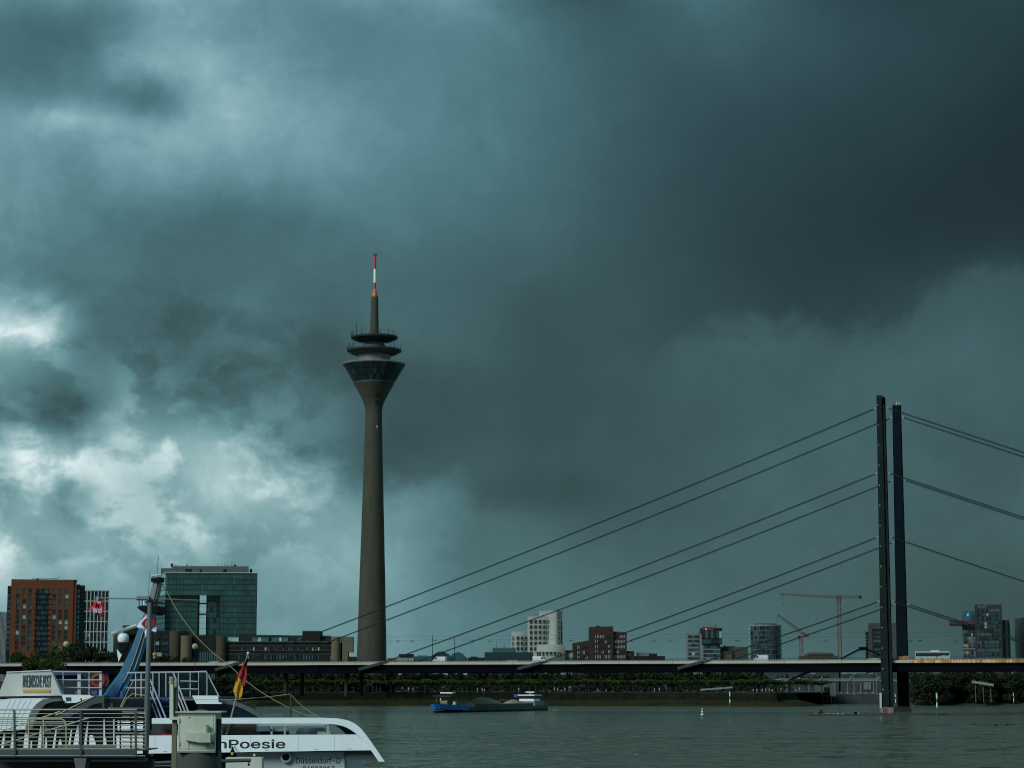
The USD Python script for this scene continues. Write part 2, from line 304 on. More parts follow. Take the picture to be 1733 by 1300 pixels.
def chop(X, Y):
    """Short wind waves; they die out towards the edges of the stretch that is modelled."""
    rr = np.random.RandomState(5); z = np.zeros_like(X)
    for k in range(18):
        lam = 2.2 * (4.2 ** rr.rand()); a = rr.normal(.9, .55); amp = .0036 * lam * rr.uniform(.6, 1.3)
        ph = 2 * np.pi / lam * (X * np.cos(a) + Y * np.sin(a)) + rr.uniform(0, 6.28) + 1.6 * np.sin(X * .031 + k) + 1.3 * np.sin(Y * .021 + 2 * k)
        z += amp * (np.sin(ph) + .25 * np.sin(2 * ph + 1.3))
    p = np.stack([X * .012, Y * .03, np.zeros_like(X)], -1); gust = .35 + 1.3 * meshkit.fbm(p, 3)
    ed = np.minimum.reduce([(X - WX0) / 12, (WX1 - X) / 12, (Y - WY0) / 15, (WY1 - Y) / 160]); return z * gust * np.clip(ed, 0, 1)
WX0, WX1, WY0, WY1 = -85.0, 165.0, 225.0, 690.0
gx, gy = np.linspace(WX0, WX1, 400), WY0 + (WY1 - WY0) * np.linspace(0, 1, 560) ** 1.25
GX, GYY = np.meshgrid(gx, gy); wv = np.stack([GX, GYY, chop(GX, GYY)], -1).reshape(-1, 3)
ii, jj = np.meshgrid(np.arange(559), np.arange(399), indexing="ij"); q0 = (ii * 400 + jj).ravel()
wm = MB().add(wv, np.stack([q0, q0 + 1, q0 + 401, q0 + 400], 1))
for x0, x1, y0, y1 in ((-7000, 7000, -40, WY0), (-7000, 7000, WY1, 14000), (-7000, WX0, WY0, WY1), (WX1, 7000, WY0, WY1)): wm.add([(x0, y0, 0), (x1, y0, 0), (x1, y1, 0), (x0, y1, 0)], [(0, 1, 2, 3)])
struct("river", wm, M_water, "wide grey green river with small wind ripples", "river", smooth=True)
M_grass = usdkit.material(stage, "/World/Looks/bank_grass", {"g": ("geometry", {}), "mp": ("mapping", {"mapping_type": "point", "scale": (.05, .09, .4)}), "n": ("noise_texture", {"scale": 1.0, "detail": 8.0, "roughness": .72}), "n2": ("noise_texture", {"scale": 1.3, "detail": 5.0}),
    "r": ("rgb_ramp", {"ramp": [(.30, (.006, .008, .003)), (.44, (.013, .015, .005)), (.52, (.030, .024, .006)), (.58, (.016, .021, .006)), (.68, (.040, .034, .010))]}), "b": ("bump", {"strength": .8, "distance": .6}), "p": ("principled_bsdf", {"roughness": .95, "specular_ior_level": .1})},
    [("g.position", "mp.vector"), ("mp.vector", "n.vector"), ("g.position", "n2.vector"), ("n.fac", "r.fac"), ("r.color", "p.base_color"), ("n2.fac", "b.height"), ("b.normal", "p.normal")], surface="p.BSDF")
M_turf = mat("park_turf", (.035, .048, .018), .95, .35, .05)
M_wall = mat("dark_embankment", (.009, .010, .007), .95, .6, .25, bump=.2, spec=.1)
M_pave = mat("paving", (.16, .15, .135), .9, .2, .3)
M_stone = mat("river_stone", (.12, .115, .10), .95, .45, .8, bump=.1)
M_hedge = mat("dark_scrub", (.018, .024, .012), .95, .5, .3, bump=.3)

def strips(line, offs):
    """Rows of points along a shore line: each (distance landwards, height); land lies to the left of the line's direction."""
    line = np.asarray(line, float); t = np.gradient(line, axis=0); t /= np.linalg.norm(t, axis=1, keepdims=True); nrm = np.c_[-t[:, 1], t[:, 0]]
    return [np.c_[line + nrm * d, np.full(len(line), z)] for d, z in offs]
def sheet(rows):
    n = len(rows[0]); v = np.vstack(rows); f = []
    for k in range(len(rows) - 1):
        for i in range(n - 1): f.append((k * n + i, k * n + i + 1, (k + 1) * n + i + 1, (k + 1) * n + i))
    return MB().add(v, f)
def densify(pts, step):
    ls = LineString(pts); n = max(2, int(ls.length / step)); return np.array([ls.interpolate(i / n, normalized=True).coords[0] for i in range(n + 1)])
# the far shore: from near on the left, along the tower's park, to the harbour mouth
shore = [(-118, 120), (-122, 420), (-150, 640), (-215, 840), (-205, 960), (-150, 1110), (-118, 1160), tuple(onz(640, 1195.5)[:2]), tuple(onz(900, 1195.5)[:2]), tuple(onz(1150, 1196)[:2]), tuple(onz(1330, 1197)[:2]), tuple(onz(1395, 1196)[:2])]
shore = densify(shore, 14)
jit = np.array([meshkit.fbm(np.array([[i * .35, 0, 3.]]), 3)[0] - .5 for i in range(len(shore))]); shore[:, 1] += jit * 5
r = strips(shore, [(-3, -.6), (0, .05), (5, .9), (11, 2.2), (15, 3.1)])
for k in (2, 3, 4): r[k][:, 2] += (meshkit.fbm(r[k] * .05, 3) - .5) * .9
struct("grass_bank", sheet(r), M_grass, "brown green grass slope along the far waterline", "river bank", smooth=True)
r2 = strips(shore, [(14.6, 2.6), (15.6, 6.6), (16.4, 7.1)])
struct("embankment", sheet(r2), M_wall, "dark embankment wall above the grass slope of the far shore", "embankment")
top = strips(shore, [(16.2, 7.1)])[0]
GZ = 7.1
land = [tuple(p[:2]) for p in top] + [(190, 1330), (230, 1326), (420, 1326), (460, 1326), (5200, 1700), (5200, 13000), (-6500, 13000), (-6500, 150)]
pl = Polygon(land).buffer(0)
m_ = trimesh.creation.extrude_polygon(pl, .5, engine="earcut")
struct("park_ground", MB().add(m_.vertices + [0, 0, GZ - .5], m_.faces), M_turf, "flat dark green park ground on the far shore", "ground")
# harbour quay wall and the right bank
struct("quay_wall", MB().polyz([(150, 1316), (250, 1316), (420, 1316), (420, 1325), (185, 1325), (150, 1325)], -.5, 5.2), mat("quay_concrete", (.035, .04, .045), .9, .3, .15), "long dark quay wall across the harbour mouth", "quay wall")
rb = densify([tuple(onz(1540, 1193)[:2] + [0, 130]), tuple(onz(1540, 1194.6)[:2]), tuple(onz(1600, 1194.8)[:2]), tuple(onz(1733, 1195)[:2]), (430, 1150), (700, 700), (1500, 300)], 15)
r3 = strips(rb, [(-2, -.5), (0, .05), (3, .8), (14, 1.6), (60, 3.2), (300, 3.5)])
struct("right_bank", sheet(r3[:5]), M_hedge, "low dark bank below the bushes on the right", "river bank", smooth=True)
struct("promenade", MB().box(-200, 200, -120, -20, -2, 8.0), M_pave, "stone promenade on the near shore", "promenade")

def mound(name, p0, p1, w, h, m, label, cat, seed):
    """Low uneven bar of gravel lying in the water between two points."""
    p0, p1 = np.asarray(p0), np.asarray(p1); L = np.linalg.norm(p1 - p0); n = max(10, int(L / 2.5)); t = (p1 - p0) / L; nn = np.array([-t[1], t[0]]); rows = []
    for k in range(-4, 5):
        s = np.linspace(0, L, n + 1); q = k / 4
        env = np.sin(np.pi * np.clip(s / L, 0.01, .99)) ** .35
        wob = (meshkit.fbm(np.c_[s * .12, np.full(n + 1, k * .7), np.full(n + 1, seed)], 3) - .5)
        z = h * (1 - q * q) * (.75 + 1.1 * wob) * env - .22
        y = w * q * env * (1 + .5 * (meshkit.fbm(np.c_[s * .06, np.full(n + 1, 9.), np.full(n + 1, seed)], 2) - .5))
        P = p0 + t * s[:, None] + nn * y[:, None]; rows.append(np.c_[P, z])
    return struct(name, sheet(rows), m, label, cat, smooth=True)
def W2(px, py): return onz(px, py)[:2]
M_mud = mat("wet_gravel", (.030, .028, .022), .85, .5, .4, bump=.1)
M_weed = mat("yellow_weed", (.085, .075, .012), .95, .5, .25, bump=.2)
mound("gravel_bar", W2(1340, 1213), W2(1600, 1211), 4.5, .9, M_mud, "dark gravel bar around the feet of the bridge pylons", "gravel bar", 1)
mound("gravel_bar", W2(1190, 1213.2), W2(1395, 1213), 1.6, .42, M_mud, "thin half sunken gravel bar left of the pylons beside the tall beacon", "gravel bar", 2)
mound("gravel_bar", W2(1575, 1212.5), W2(1790, 1209), 5, 1.0, M_mud, "dark gravel bar with yellow weed at the right edge", "gravel bar", 3)
mound("gravel_bar", W2(1562, 1229.5), W2(1625, 1229), 1.6, .55, M_mud, "small dark gravel bar at the foot of the nearest green beacon", "gravel bar", 4)
mound("gravel_bar", W2(1632, 1229.4), W2(1745, 1229), .9, .36, M_mud, "row of barely surfaced stones right of the nearest beacon", "gravel bar", 5)
mound("weed_patch", W2(1640, 1210.4), W2(1790, 1208), 3, 1.25, M_weed, "yellow weeds growing on the gravel bar at the right edge", "weeds", 6)
def stones(name, a, b, n, spread, r0, r1, label, seed, m=M_stone):
    rr = np.random.RandomState(seed); mb = MB(); a, b = np.asarray(a), np.asarray(b)
    base = trimesh.creation.icosphere(1, 1.0)
    for i in range(n):
        p = a + (b - a) * rr.rand() + rr.randn(2) * spread * [.3, 1]; s = rr.uniform(r0, r1)
        v = base.vertices * (1 + .35 * (rr.rand(len(base.vertices), 1) - .5)) * [s * rr.uniform(.8, 1.7), s, s * rr.uniform(.5, .8)]
        mb.add(v + [p[0], p[1], .35 + .1 * rr.rand()], base.faces)
    return struct(name, mb, m, label, "stones", kind="stuff")
M_pstone = mat("pale_stone", (.42, .40, .35), .9, .3, .9)
stones("stones", W2(1376, 1211), W2(1470, 1211), 70, 1.2, .18, .42, "pale stones lying on the gravel bar left of the pylons", 3, M_pstone)
stones("stones", W2(1372, 1212), W2(1600, 1210.5), 160, 3, .2, .7, "dark rubble on the gravel bar around the pylon feet", 4, mat("dark_rubble", (.04, .038, .032), .95, .5, .9))
stones("stones", W2(1600, 1211.5), W2(1780, 1209), 110, 3, .2, .5, "dark rubble on the gravel bar at the right edge", 5, LOOKS["dark_rubble"])
stones("stones", W2(1636, 1229.3), W2(1740, 1229), 26, .6, .15, .36, "scattered stones just above the water right of the nearest beacon", 6, LOOKS["dark_rubble"])

# ------------------------------------------------------------------ television tower
TY = 1222.0
def tower():
    bx = XW(629, TY, 1117); g = GZ
    T = thing("television_tower", "tall tapering concrete television tower with dark conical pod and red white mast", "tower", (bx, TY, g))
    c = (bx, TY, 0)
    sc = lambda py: TY / FPX * 1.0
    def rad(w, py): return (XW(630 + w / 2, TY, py) - XW(630 - w / 2, TY, py)) / 2
    def z(py): return ZW(py, TY, 630)
    pr = [(rad(w, y), z(y)) for y, w in ((1175, 54), (1117, 50.5), (1050, 47), (980, 43.5), (900, 39), (820, 34.5), (760, 31), (720, 28.5), (700, 28), (690, 29.5), (684, 33), (676, 39.5), (666, 50), (656, 61), (650, 67.5))]
    pr = [(r_, z_) for r_, z_ in pr]; fine = []
    for (r0, z0), (r1, z1) in zip(pr[:-1], pr[1:]):                 # casting joints: every lift of 4 m has a shallow groove
        n = max(1, int((z1 - z0) / 4.0))
        for k in range(n):
            a, b = k / n, (k + 1) / n; q = lambda s: (r0 + (r1 - r0) * s, z0 + (z1 - z0) * s)
            fine += [q(a), (q(a + (b - a) * .90)), (q(a + (b - a) * .92)[0] - .06, q(a + (b - a) * .92)[1]), (q(a + (b - a) * .98)[0] - .06, q(a + (b - a) * .98)[1])]
    fine.append(pr[-1])
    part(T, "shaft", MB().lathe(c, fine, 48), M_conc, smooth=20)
    hat = lambda w, y: (rad(w, y), z(y))
    part(T, "pod_base", MB().lathe(c, [hat(67, 650.3), hat(69, 649.5), hat(69, 647.5), hat(60, 647)], 48), mat("pod_dark", (.05, .055, .055), .6), smooth=20)
    gl = mat("pod_glass", (.012, .022, .028), .18, .3, .2)
    r0, z0, r1, z1 = rad(68, 648), z(648), rad(105, 617), z(617)
    N = 40
    for k in range(N):                                              # window panels of the conical pod
        a0, a1 = 2 * math.pi * (k + .04) / N, 2 * math.pi * (k + .96) / N
        q = lambda r_, a, zz: (bx + r_ * math.cos(a), TY + r_ * math.sin(a), zz)
        for lo, hi, nm in ((.02, .30, "pane"), (.33, .64, "pane"), (.67, .98, "pane")):
            ra, rb_, za, zb = r0 + (r1 - r0) * lo, r0 + (r1 - r0) * hi, z0 + (z1 - z0) * lo, z0 + (z1 - z0) * hi
            part(T, nm, MB().hexa([q(ra - .4, a1, za), q(ra - .4, a0, za), q(ra, a0, za), q(ra, a1, za)], [q(rb_ - .4, a1, zb), q(rb_ - .4, a0, zb), q(rb_, a0, zb), q(rb_, a1, zb)]), gl if rng.random() < .85 else GLASS[1])
    core = MB().lathe(c, [(0.1, z0 - .1), (r0 - .25, z0), (r1 - .25, z1), (0.1, z1)], 48)
    for k in range(N):
        a = 2 * math.pi * k / N; core.bar((bx + r0 * math.cos(a), TY + r0 * math.sin(a), z0), (bx + r1 * math.cos(a), TY + r1 * math.sin(a), z1), .22)
    part(T, "pod_frame", core, mat("pod_frame_dark", (.03, .035, .036), .5))
    part(T, "pod_rim", MB().lathe(c, [hat(101, 619), hat(106, 618), hat(107, 616.4), hat(104, 615.4), hat(84, 615), hat(50, 614.8)], 48), mat("rim_pale", (.19, .21, .21), .6), smooth=40)
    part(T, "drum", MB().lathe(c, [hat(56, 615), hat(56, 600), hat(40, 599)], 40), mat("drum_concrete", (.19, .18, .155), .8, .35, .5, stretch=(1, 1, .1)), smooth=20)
    M_disc = mat("disc_dark", (.022, .024, .024), .75)
    for nm, ys, ws in (("lower_platform", (601.5, 599.5, 595, 592.5, 591), (56, 76, 92, 93, 60)), ("upper_platform", (578.5, 577, 573, 570, 568), (38, 62, 79, 80, 40))):
        part(T, nm, MB().lathe(c, [(.1, z(ys[0]))] + [hat(w, y) for w, y in zip(ws, ys)] + [(.1, z(ys[-1]))], 48), M_disc, smooth=40)
        rl = MB(); R = rad(ws[3] - 3, ys[3]); zz = z(ys[4]) + .3
        for k in range(36):
            a = k * math.pi / 18; p = np.array([bx + R * math.cos(a), TY + R * math.sin(a), zz]); a2 = a + math.pi / 18
            rl.bar(p, p + [0, 0, 1.2], .09); rl.bar(p + [0, 0, 1.2], np.array([bx + R * math.cos(a2), TY + R * math.sin(a2), zz + 1.2]), .07)
        part(T, "platform_railing", rl, M_dark)
    part(T, "neck", MB().lathe(c, [hat(40, 591.5), hat(40, 586), hat(26, 578)], 32), mat("neck_grey", (.13, .135, .13), .8), smooth=30)
    part(T, "spire", MB().lathe(c, [hat(16, 569), hat(14.5, 560), hat(11.5, 502), (.1, z(501.8))], 32), M_conc, smooth=30)
    part(T, "mast_cone", MB().lathe(c, [hat(10.6, 502.4), hat(9, 498), hat(5, 489), (.1, z(488.8))], 24), M_orange, smooth=30)
    for i, (a, b, m) in enumerate(((489, 478.5, M_red), (478.5, 455, M_white), (455, 431.5, M_red))):
        part(T, "mast_section", MB().lathe(c, [(.05, z(a)), hat(4.4, a), hat(4.2, b), (.05, z(b))], 16), m, smooth=30, label=("lower red length of the mast", "white length of the mast", "upper red length of the mast")[i])
    tp = MB().lathe(c, [hat(5, 432), hat(8.2, 430.5), hat(8.2, 430), (.05, z(430))], 16)
    part(T, "mast_crown", tp, M_grey)
    for sx, y0, y1 in ((-36, 570, 560), (-32, 570, 559), (-25, 570, 548), (-18, 570, 552), (10, 570, 555), (15, 570, 561), (28, 570, 556), (36, 570, 560), (-38, 593, 581), (-30, 593, 577), (-42, 593, 586), (38, 593, 583), (33, 593, 586), (-34, 593, 588)):
        s = -1 if rng.random() < .6 else .2
        X = XW(630 + sx, TY, y0); R = rad(80 if y0 < 580 else 92, y0) * .93; d = max(0, R * R - (X - bx) ** 2) ** .5 * s * .8
        part(T, "aerial", MB().cyl((X, TY + d, z(y0)), (X, TY + d, z(y1)), .2, .12, 5), M_dark)
    part(T, "aerial", MB().bar((XW(635.5, TY, 532), TY, z(534)), (XW(640, TY, 532), TY, z(534)), .2).bar((XW(640, TY, 532), TY, z(538)), (XW(640, TY, 532), TY, z(530)), .3), M_dark)
    for px, py, w in ((640, 669, 4), (638, 681, 3.6), (638.5, 724, 3)):
        X = XW(px, TY, py); R = rad({669: 47, 681: 35, 724: 28.6}[py], py); y = TY - (R * R - (X - bx) ** 2) ** .5
        part(T, "porthole", MB().box(X - w * .16, X + w * .16, y - .12, y + .6, z(py) - w * .16, z(py) + w * .2), M_black if py < 700 else mat("pale_hatch", (.4, .38, .33)))
tower()

# ------------------------------------------------------------------ cable stayed bridge
P0 = np.array([*onz(1504, 1210)[:2], 0.0])
BE, BN = np.array([.9375, -.347, 0]), np.array([.347, .9375, 0]); BE /= np.linalg.norm(BE); BN /= np.linalg.norm(BN)
BROT = math.atan2(BE[1], BE[0])
def B(s, t, z): return P0 + BE * s + BN * t + np.array([0, 0, z])
def s_at(px, t=0.0):
    """Position along the bridge that is seen in a photo column."""
    k = (px - CX) / FPX / (math.cos(PITCH) + 460 / FPX * math.sin(PITCH)); o = P0 + BN * t
    return (k * o[1] - o[0]) / (BE[0] - k * BE[1])
def z_at(py, s, t=0.0): return at(CX, py, B(s, t, 0)[1])[2]
BM = np.eye(4); BM[:3, 0], BM[:3, 1], BM[:3, 3] = BE, BN, P0
BW = 28.8
Z_TOP, Z_FAS, Z_BOT = z_at(1118, 0), z_at(1122.8, 0), z_at(1137.5, 0)
S0, S1 = s_at(-160), 330.0
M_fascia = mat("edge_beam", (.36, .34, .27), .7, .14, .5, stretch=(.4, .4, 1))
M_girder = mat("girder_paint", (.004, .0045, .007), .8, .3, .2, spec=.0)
M_road = mat("asphalt", (.05, .05, .052), .9, .2, .4)
M_pylon = mat("pylon_paint", (.011, .018, .018), .8, .25, .25, spec=.05)
M_pylon2 = mat("pylon_blue", (.004, .009, .014), .8, .25, .25, spec=.03)
def rust_gold():
    nd = {"g": ("geometry", {}), "mp": ("mapping", {"mapping_type": "point", "scale": (.34, .12, .02)}), "n": ("noise_texture", {"scale": 1.6, "detail": 7.0, "roughness": .75}),
          "r": ("rgb_ramp", {"ramp": [(.30, (.10, .035, .008)), (.42, (.30, .13, .02)), (.50, (.46, .24, .04)), (.54, (.60, .50, .34)), (.60, (.42, .19, .03)), (.72, (.62, .55, .42))]}), "p": ("principled_bsdf", {"roughness": .7})}
    return usdkit.material(stage, "/World/Looks/golden_rust", nd, [("g.position", "mp.vector"), ("mp.vector", "n.vector"), ("n.fac", "r.fac"), ("r.color", "p.base_color")], surface="p.BSDF")
M_rust = rust_gold()
def bridge():
    T = thing("cable_stayed_bridge", "long low road bridge hung on cables from two dark slab pylons", "bridge", P0)
    L = lambda mb: mb.xf(BM)
    part(T, "deck", L(MB().box(S0, S1, .5, BW - .5, Z_TOP - .9, Z_TOP - .35)), M_road)
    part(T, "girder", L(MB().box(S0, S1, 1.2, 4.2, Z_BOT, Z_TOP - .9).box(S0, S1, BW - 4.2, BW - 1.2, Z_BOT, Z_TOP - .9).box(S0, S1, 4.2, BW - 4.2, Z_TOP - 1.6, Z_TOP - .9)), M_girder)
    cf = MB()
    for s in np.arange(S0 + 4, S1, 8.0): cf.box(s, s + .3, 4.2, BW - 4.2, Z_BOT + .4, Z_TOP - 1.6)
    part(T, "cross_beam", L(cf), M_girder, kind="stuff")
    lower = MB()
    for s in np.arange(S0 + 6, S1, 12.0): lower.box(s, s + .12, 1.10, 1.2, Z_BOT + .1, Z_FAS - .1)
    part(T, "web_stiffener", L(lower), M_girder, kind="stuff")
    # edge beam in lengths of about 20 m with dark joints
    sr = s_at(1541); edges = list(np.arange(S0, sr - 6, 21.0)) + [sr]
    for a, b in zip(edges[:-1], edges[1:]):
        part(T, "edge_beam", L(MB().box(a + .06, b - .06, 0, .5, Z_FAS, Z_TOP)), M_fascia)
    ed = list(np.arange(sr, S1, 21.0)) + [S1]
    for a, b in zip(ed[:-1], ed[1:]):
        part(T, "edge_beam", L(MB().box(a + .04, b - .04, 0, .5, Z_FAS, Z_TOP)), M_rust, label="golden brown rust streaked length of edge beam")
    part(T, "far_edge_beam", L(MB().box(S0, S1, BW - .5, BW, Z_FAS, Z_TOP)), M_fascia)
    rl = MB()
    for t in (.25, BW - .25):
        for s in np.arange(S0, S1, 2.5): rl.box(s, s + .07, t - .04, t + .04, Z_TOP, Z_TOP + 1.05)
        for h in (.4, .72, 1.05): rl.box(S0, S1, t - .03, t + .03, Z_TOP + h - .03, Z_TOP + h + .03)
    part(T, "railing", L(rl), M_dark)
    br = MB()                                                       # crash barrier between the carriageway and the footway
    for s in np.arange(S0, S1, 5): br.box(s, s + .12, 3.4, 3.5, Z_TOP - .35, Z_TOP + .35)
    br.box(S0, S1, 3.36, 3.4, Z_TOP + .15, Z_TOP + .42)
    part(T, "crash_barrier", L(br), M_grey)
    # pylons
    ztop = z_at(670, 0)
    def slab(zb, zt, s0, s1, t0, t1, k0=1.0, k1=.70):
        q = lambda k, z: [(s0 * k, t0, z), (s1 * k, t0, z), (s1 * k, t1, z), (s0 * k, t1, z)]
        return MB().hexa(q(k0, zb), q(k1, zt))
    w = 4.1
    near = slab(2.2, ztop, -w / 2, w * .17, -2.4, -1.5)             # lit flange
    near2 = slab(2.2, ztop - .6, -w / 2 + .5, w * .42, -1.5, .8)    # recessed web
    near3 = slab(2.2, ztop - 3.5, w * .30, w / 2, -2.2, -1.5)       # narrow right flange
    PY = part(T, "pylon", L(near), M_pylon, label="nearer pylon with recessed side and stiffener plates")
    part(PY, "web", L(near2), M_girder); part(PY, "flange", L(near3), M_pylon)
    for z in np.arange(8, ztop - 4, 7.3):
        k = 1 + (.70 - 1) * (z / ztop)
        part(PY, "stiffener_plate", L(MB().box(w * .17 * k, w * .46 * k, -2.35, -1.5, z, z + .35)), M_pylon)
        part(PY, "work_light", L(MB().box(-w * .40 * k, -w * .26 * k, -2.55, -2.403, z + .7, z + 1.0)), mat("dull_bracket", (.25, .26, .25)))
    part(PY, "top_fitting", L(MB().box(-.9, .6, -2, -.9, ztop, ztop + .25).cyl((-.1, -1.5, ztop), (-.1, -1.5, ztop + 2.4), .09, .05)), M_grey)
    PF = part(T, "pylon", L(MB().tm(trimesh.Trimesh(*slab(2.2, ztop, -w / 2, w / 2, BW - .9, BW + 1.6).mesh()))), M_pylon2, label="farther pylon with plain dark blue face")
    part(PF, "top_fitting", L(MB().box(-.6, 1.2, BW, BW + .8, ztop, ztop + .25).box(-.2, .1, BW + .2, BW + .5, ztop + .25, ztop + 1.3).box(.8, 1.1, BW + .2, BW + .5, ztop + .25, ztop + 1.0)), mat("pale_fitting", (.4, .38, .3)))
    M_foot = mat("stained_foot", (.15, .12, .105), .95, .5, .55, bump=.05)
    FT = part(T, "pylon_foot", L(MB().box(-2.6, 2.4, -3.0, 1.6, -1, 2.6)), M_foot)
    part(FT, "mark", L(MB().box(-1.5, .1, -3.03, -3.0, .5, 2.2)), mat("faded_red", (.13, .035, .03), .9, .4, 1.2))
    part(FT, "gauge_plate", L(MB().box(-2.55, -1.75, -3.04, -3.0, 2.3, 7.6)), mat("pale_gauge", (.36, .38, .38), .8, .35, .8))
    part(T, "pylon_foot", L(MB().box(-2.7, 2.5, BW - 1.6, BW + 2.2, -1, 2.6)), M_foot)
    # cables and anchors
    heads = (690, 800, 908, 1017); feet = (400, 645, 915, 1187)
    for j, t in enumerate((0.0, BW)):
        tt = -1.0 if j == 0 else BW + .4
        for hy, fx in zip(heads, feet):
            zc = z_at(hy, 0); sl = s_at(fx)
            for sg in (-1, 1):
                s_end = sl * -sg
                kk = 1 + (.70 - 1) * (zc / ztop)
                a, b = np.array([sg * w / 2 * kk * .8 , tt, zc]), np.array([sg * abs(s_end), t + (.9 if j == 0 else -.9) * (1 if j else -.6), Z_FAS + .5])
                mb = MB(); n = 10
                ps = [a + (b - a) * i / n - np.array([0, 0, 4 * (i / n) * (1 - i / n) * .006 * abs(s_end)]) for i in range(n + 1)]
                mb.tube(ps, .23, 6)
                c = part(T, "cable", L(mb), M_dark)
                d = (b - a) / np.linalg.norm(b - a); e0 = b - d * .5
                part(c, "anchor_box", L(MB().bar(e0, np.array([b[0] + sg * 9.0, b[1], Z_BOT + 1.4]), .8, 1.1)), mat("anchor_paint", (.028, .036, .040), .7, spec=.2))
                part(c, "saddle", L(MB().bar(a - d * .4, a + d * 1.6, .6, .6)), M_grey)
    # piers below the deck on the left shore and beyond the right edge
    for px in (-90, 62, 163, 310, 490, 592):
        s = s_at(px, 10)
        part(T, "pier", L(MB().cyl((s, 7, GZ - 1), (s, 7, Z_BOT), .8, .8, 14).cyl((s, BW - 7, GZ - 1), (s, BW - 7, Z_BOT), .8, .8, 14)), mat("pier_concrete", (.030, .030, .024), .95, spec=.1), smooth=40)
    return T
bridge()

# lamp wires strung above the carriageway
def wires():
    T = thing("overhead_lamp_wire", "thin wires with small hanging lamps strung along the bridge above the road", "lamp wire", B(0, 14, Z_TOP))
    mb = MB(); zs = (z_at(1077, -150, 14), z_at(1083, -150, 14)); ss = np.arange(S0, S1, 12.0)
    for z in zs: mb.tube([B(s, 14, z) for s in ss], .03, 3)
    part(T, "wire", mb, M_dark)
    for px in (26, 410, 470, 520, 560, 673, 697, 736, 800, 829, 966, 1067, 1107, 1135, 1248, 1397, 1541, 1558, 1619, 1718):
        s = s_at(px, 14); z = z_at(1086 if px % 2 else 1085, s, 14)
        c = B(s, 14, z); mb = MB().hexa([c + BE * a + BN * b + [0, 0, -.14] for a, b in ((-.9, -.25), (.9, -.25), (.9, .25), (-.9, .25))], [c + BE * a + BN * b + [0, 0, .12] for a, b in ((-.6, -.15), (.6, -.15), (.6, .15), (-.6, .15))])
        mb.cyl(c + [0, 0, .1], c + [0, 0, .1 + max(.2, zs[1] - z)], .03, .03, 4)
        part(T, "lamp", mb, M_dark)
wires()
for i, (px, top, t, lb) in enumerate(((732, 1075, 13, "thin dark mast on the bridge left of the arched hall's crown"), (769, 1077, 13, "thin dark mast on the bridge at the right foot of the arched hall"), (1286, 1071, 13, "thin dark mast on the bridge before the left of the glass cylinder"), (1310.5, 1072, 13, "thin dark mast on the bridge before the right of the glass cylinder"))):
    s = s_at(px, t); T = thing("bridge_mast", lb, "mast", B(s, t, Z_TOP - .35))
    part(T, "pole", MB().cyl(B(s, t, Z_TOP - .35), B(s, t, z_at(top, s, t)), .16, .10, 8), M_dark)
    part(T, "base_plate", MB().cyl(B(s, t, Z_TOP - .35), B(s, t, Z_TOP + .1), .35, .3, 8), M_dark)

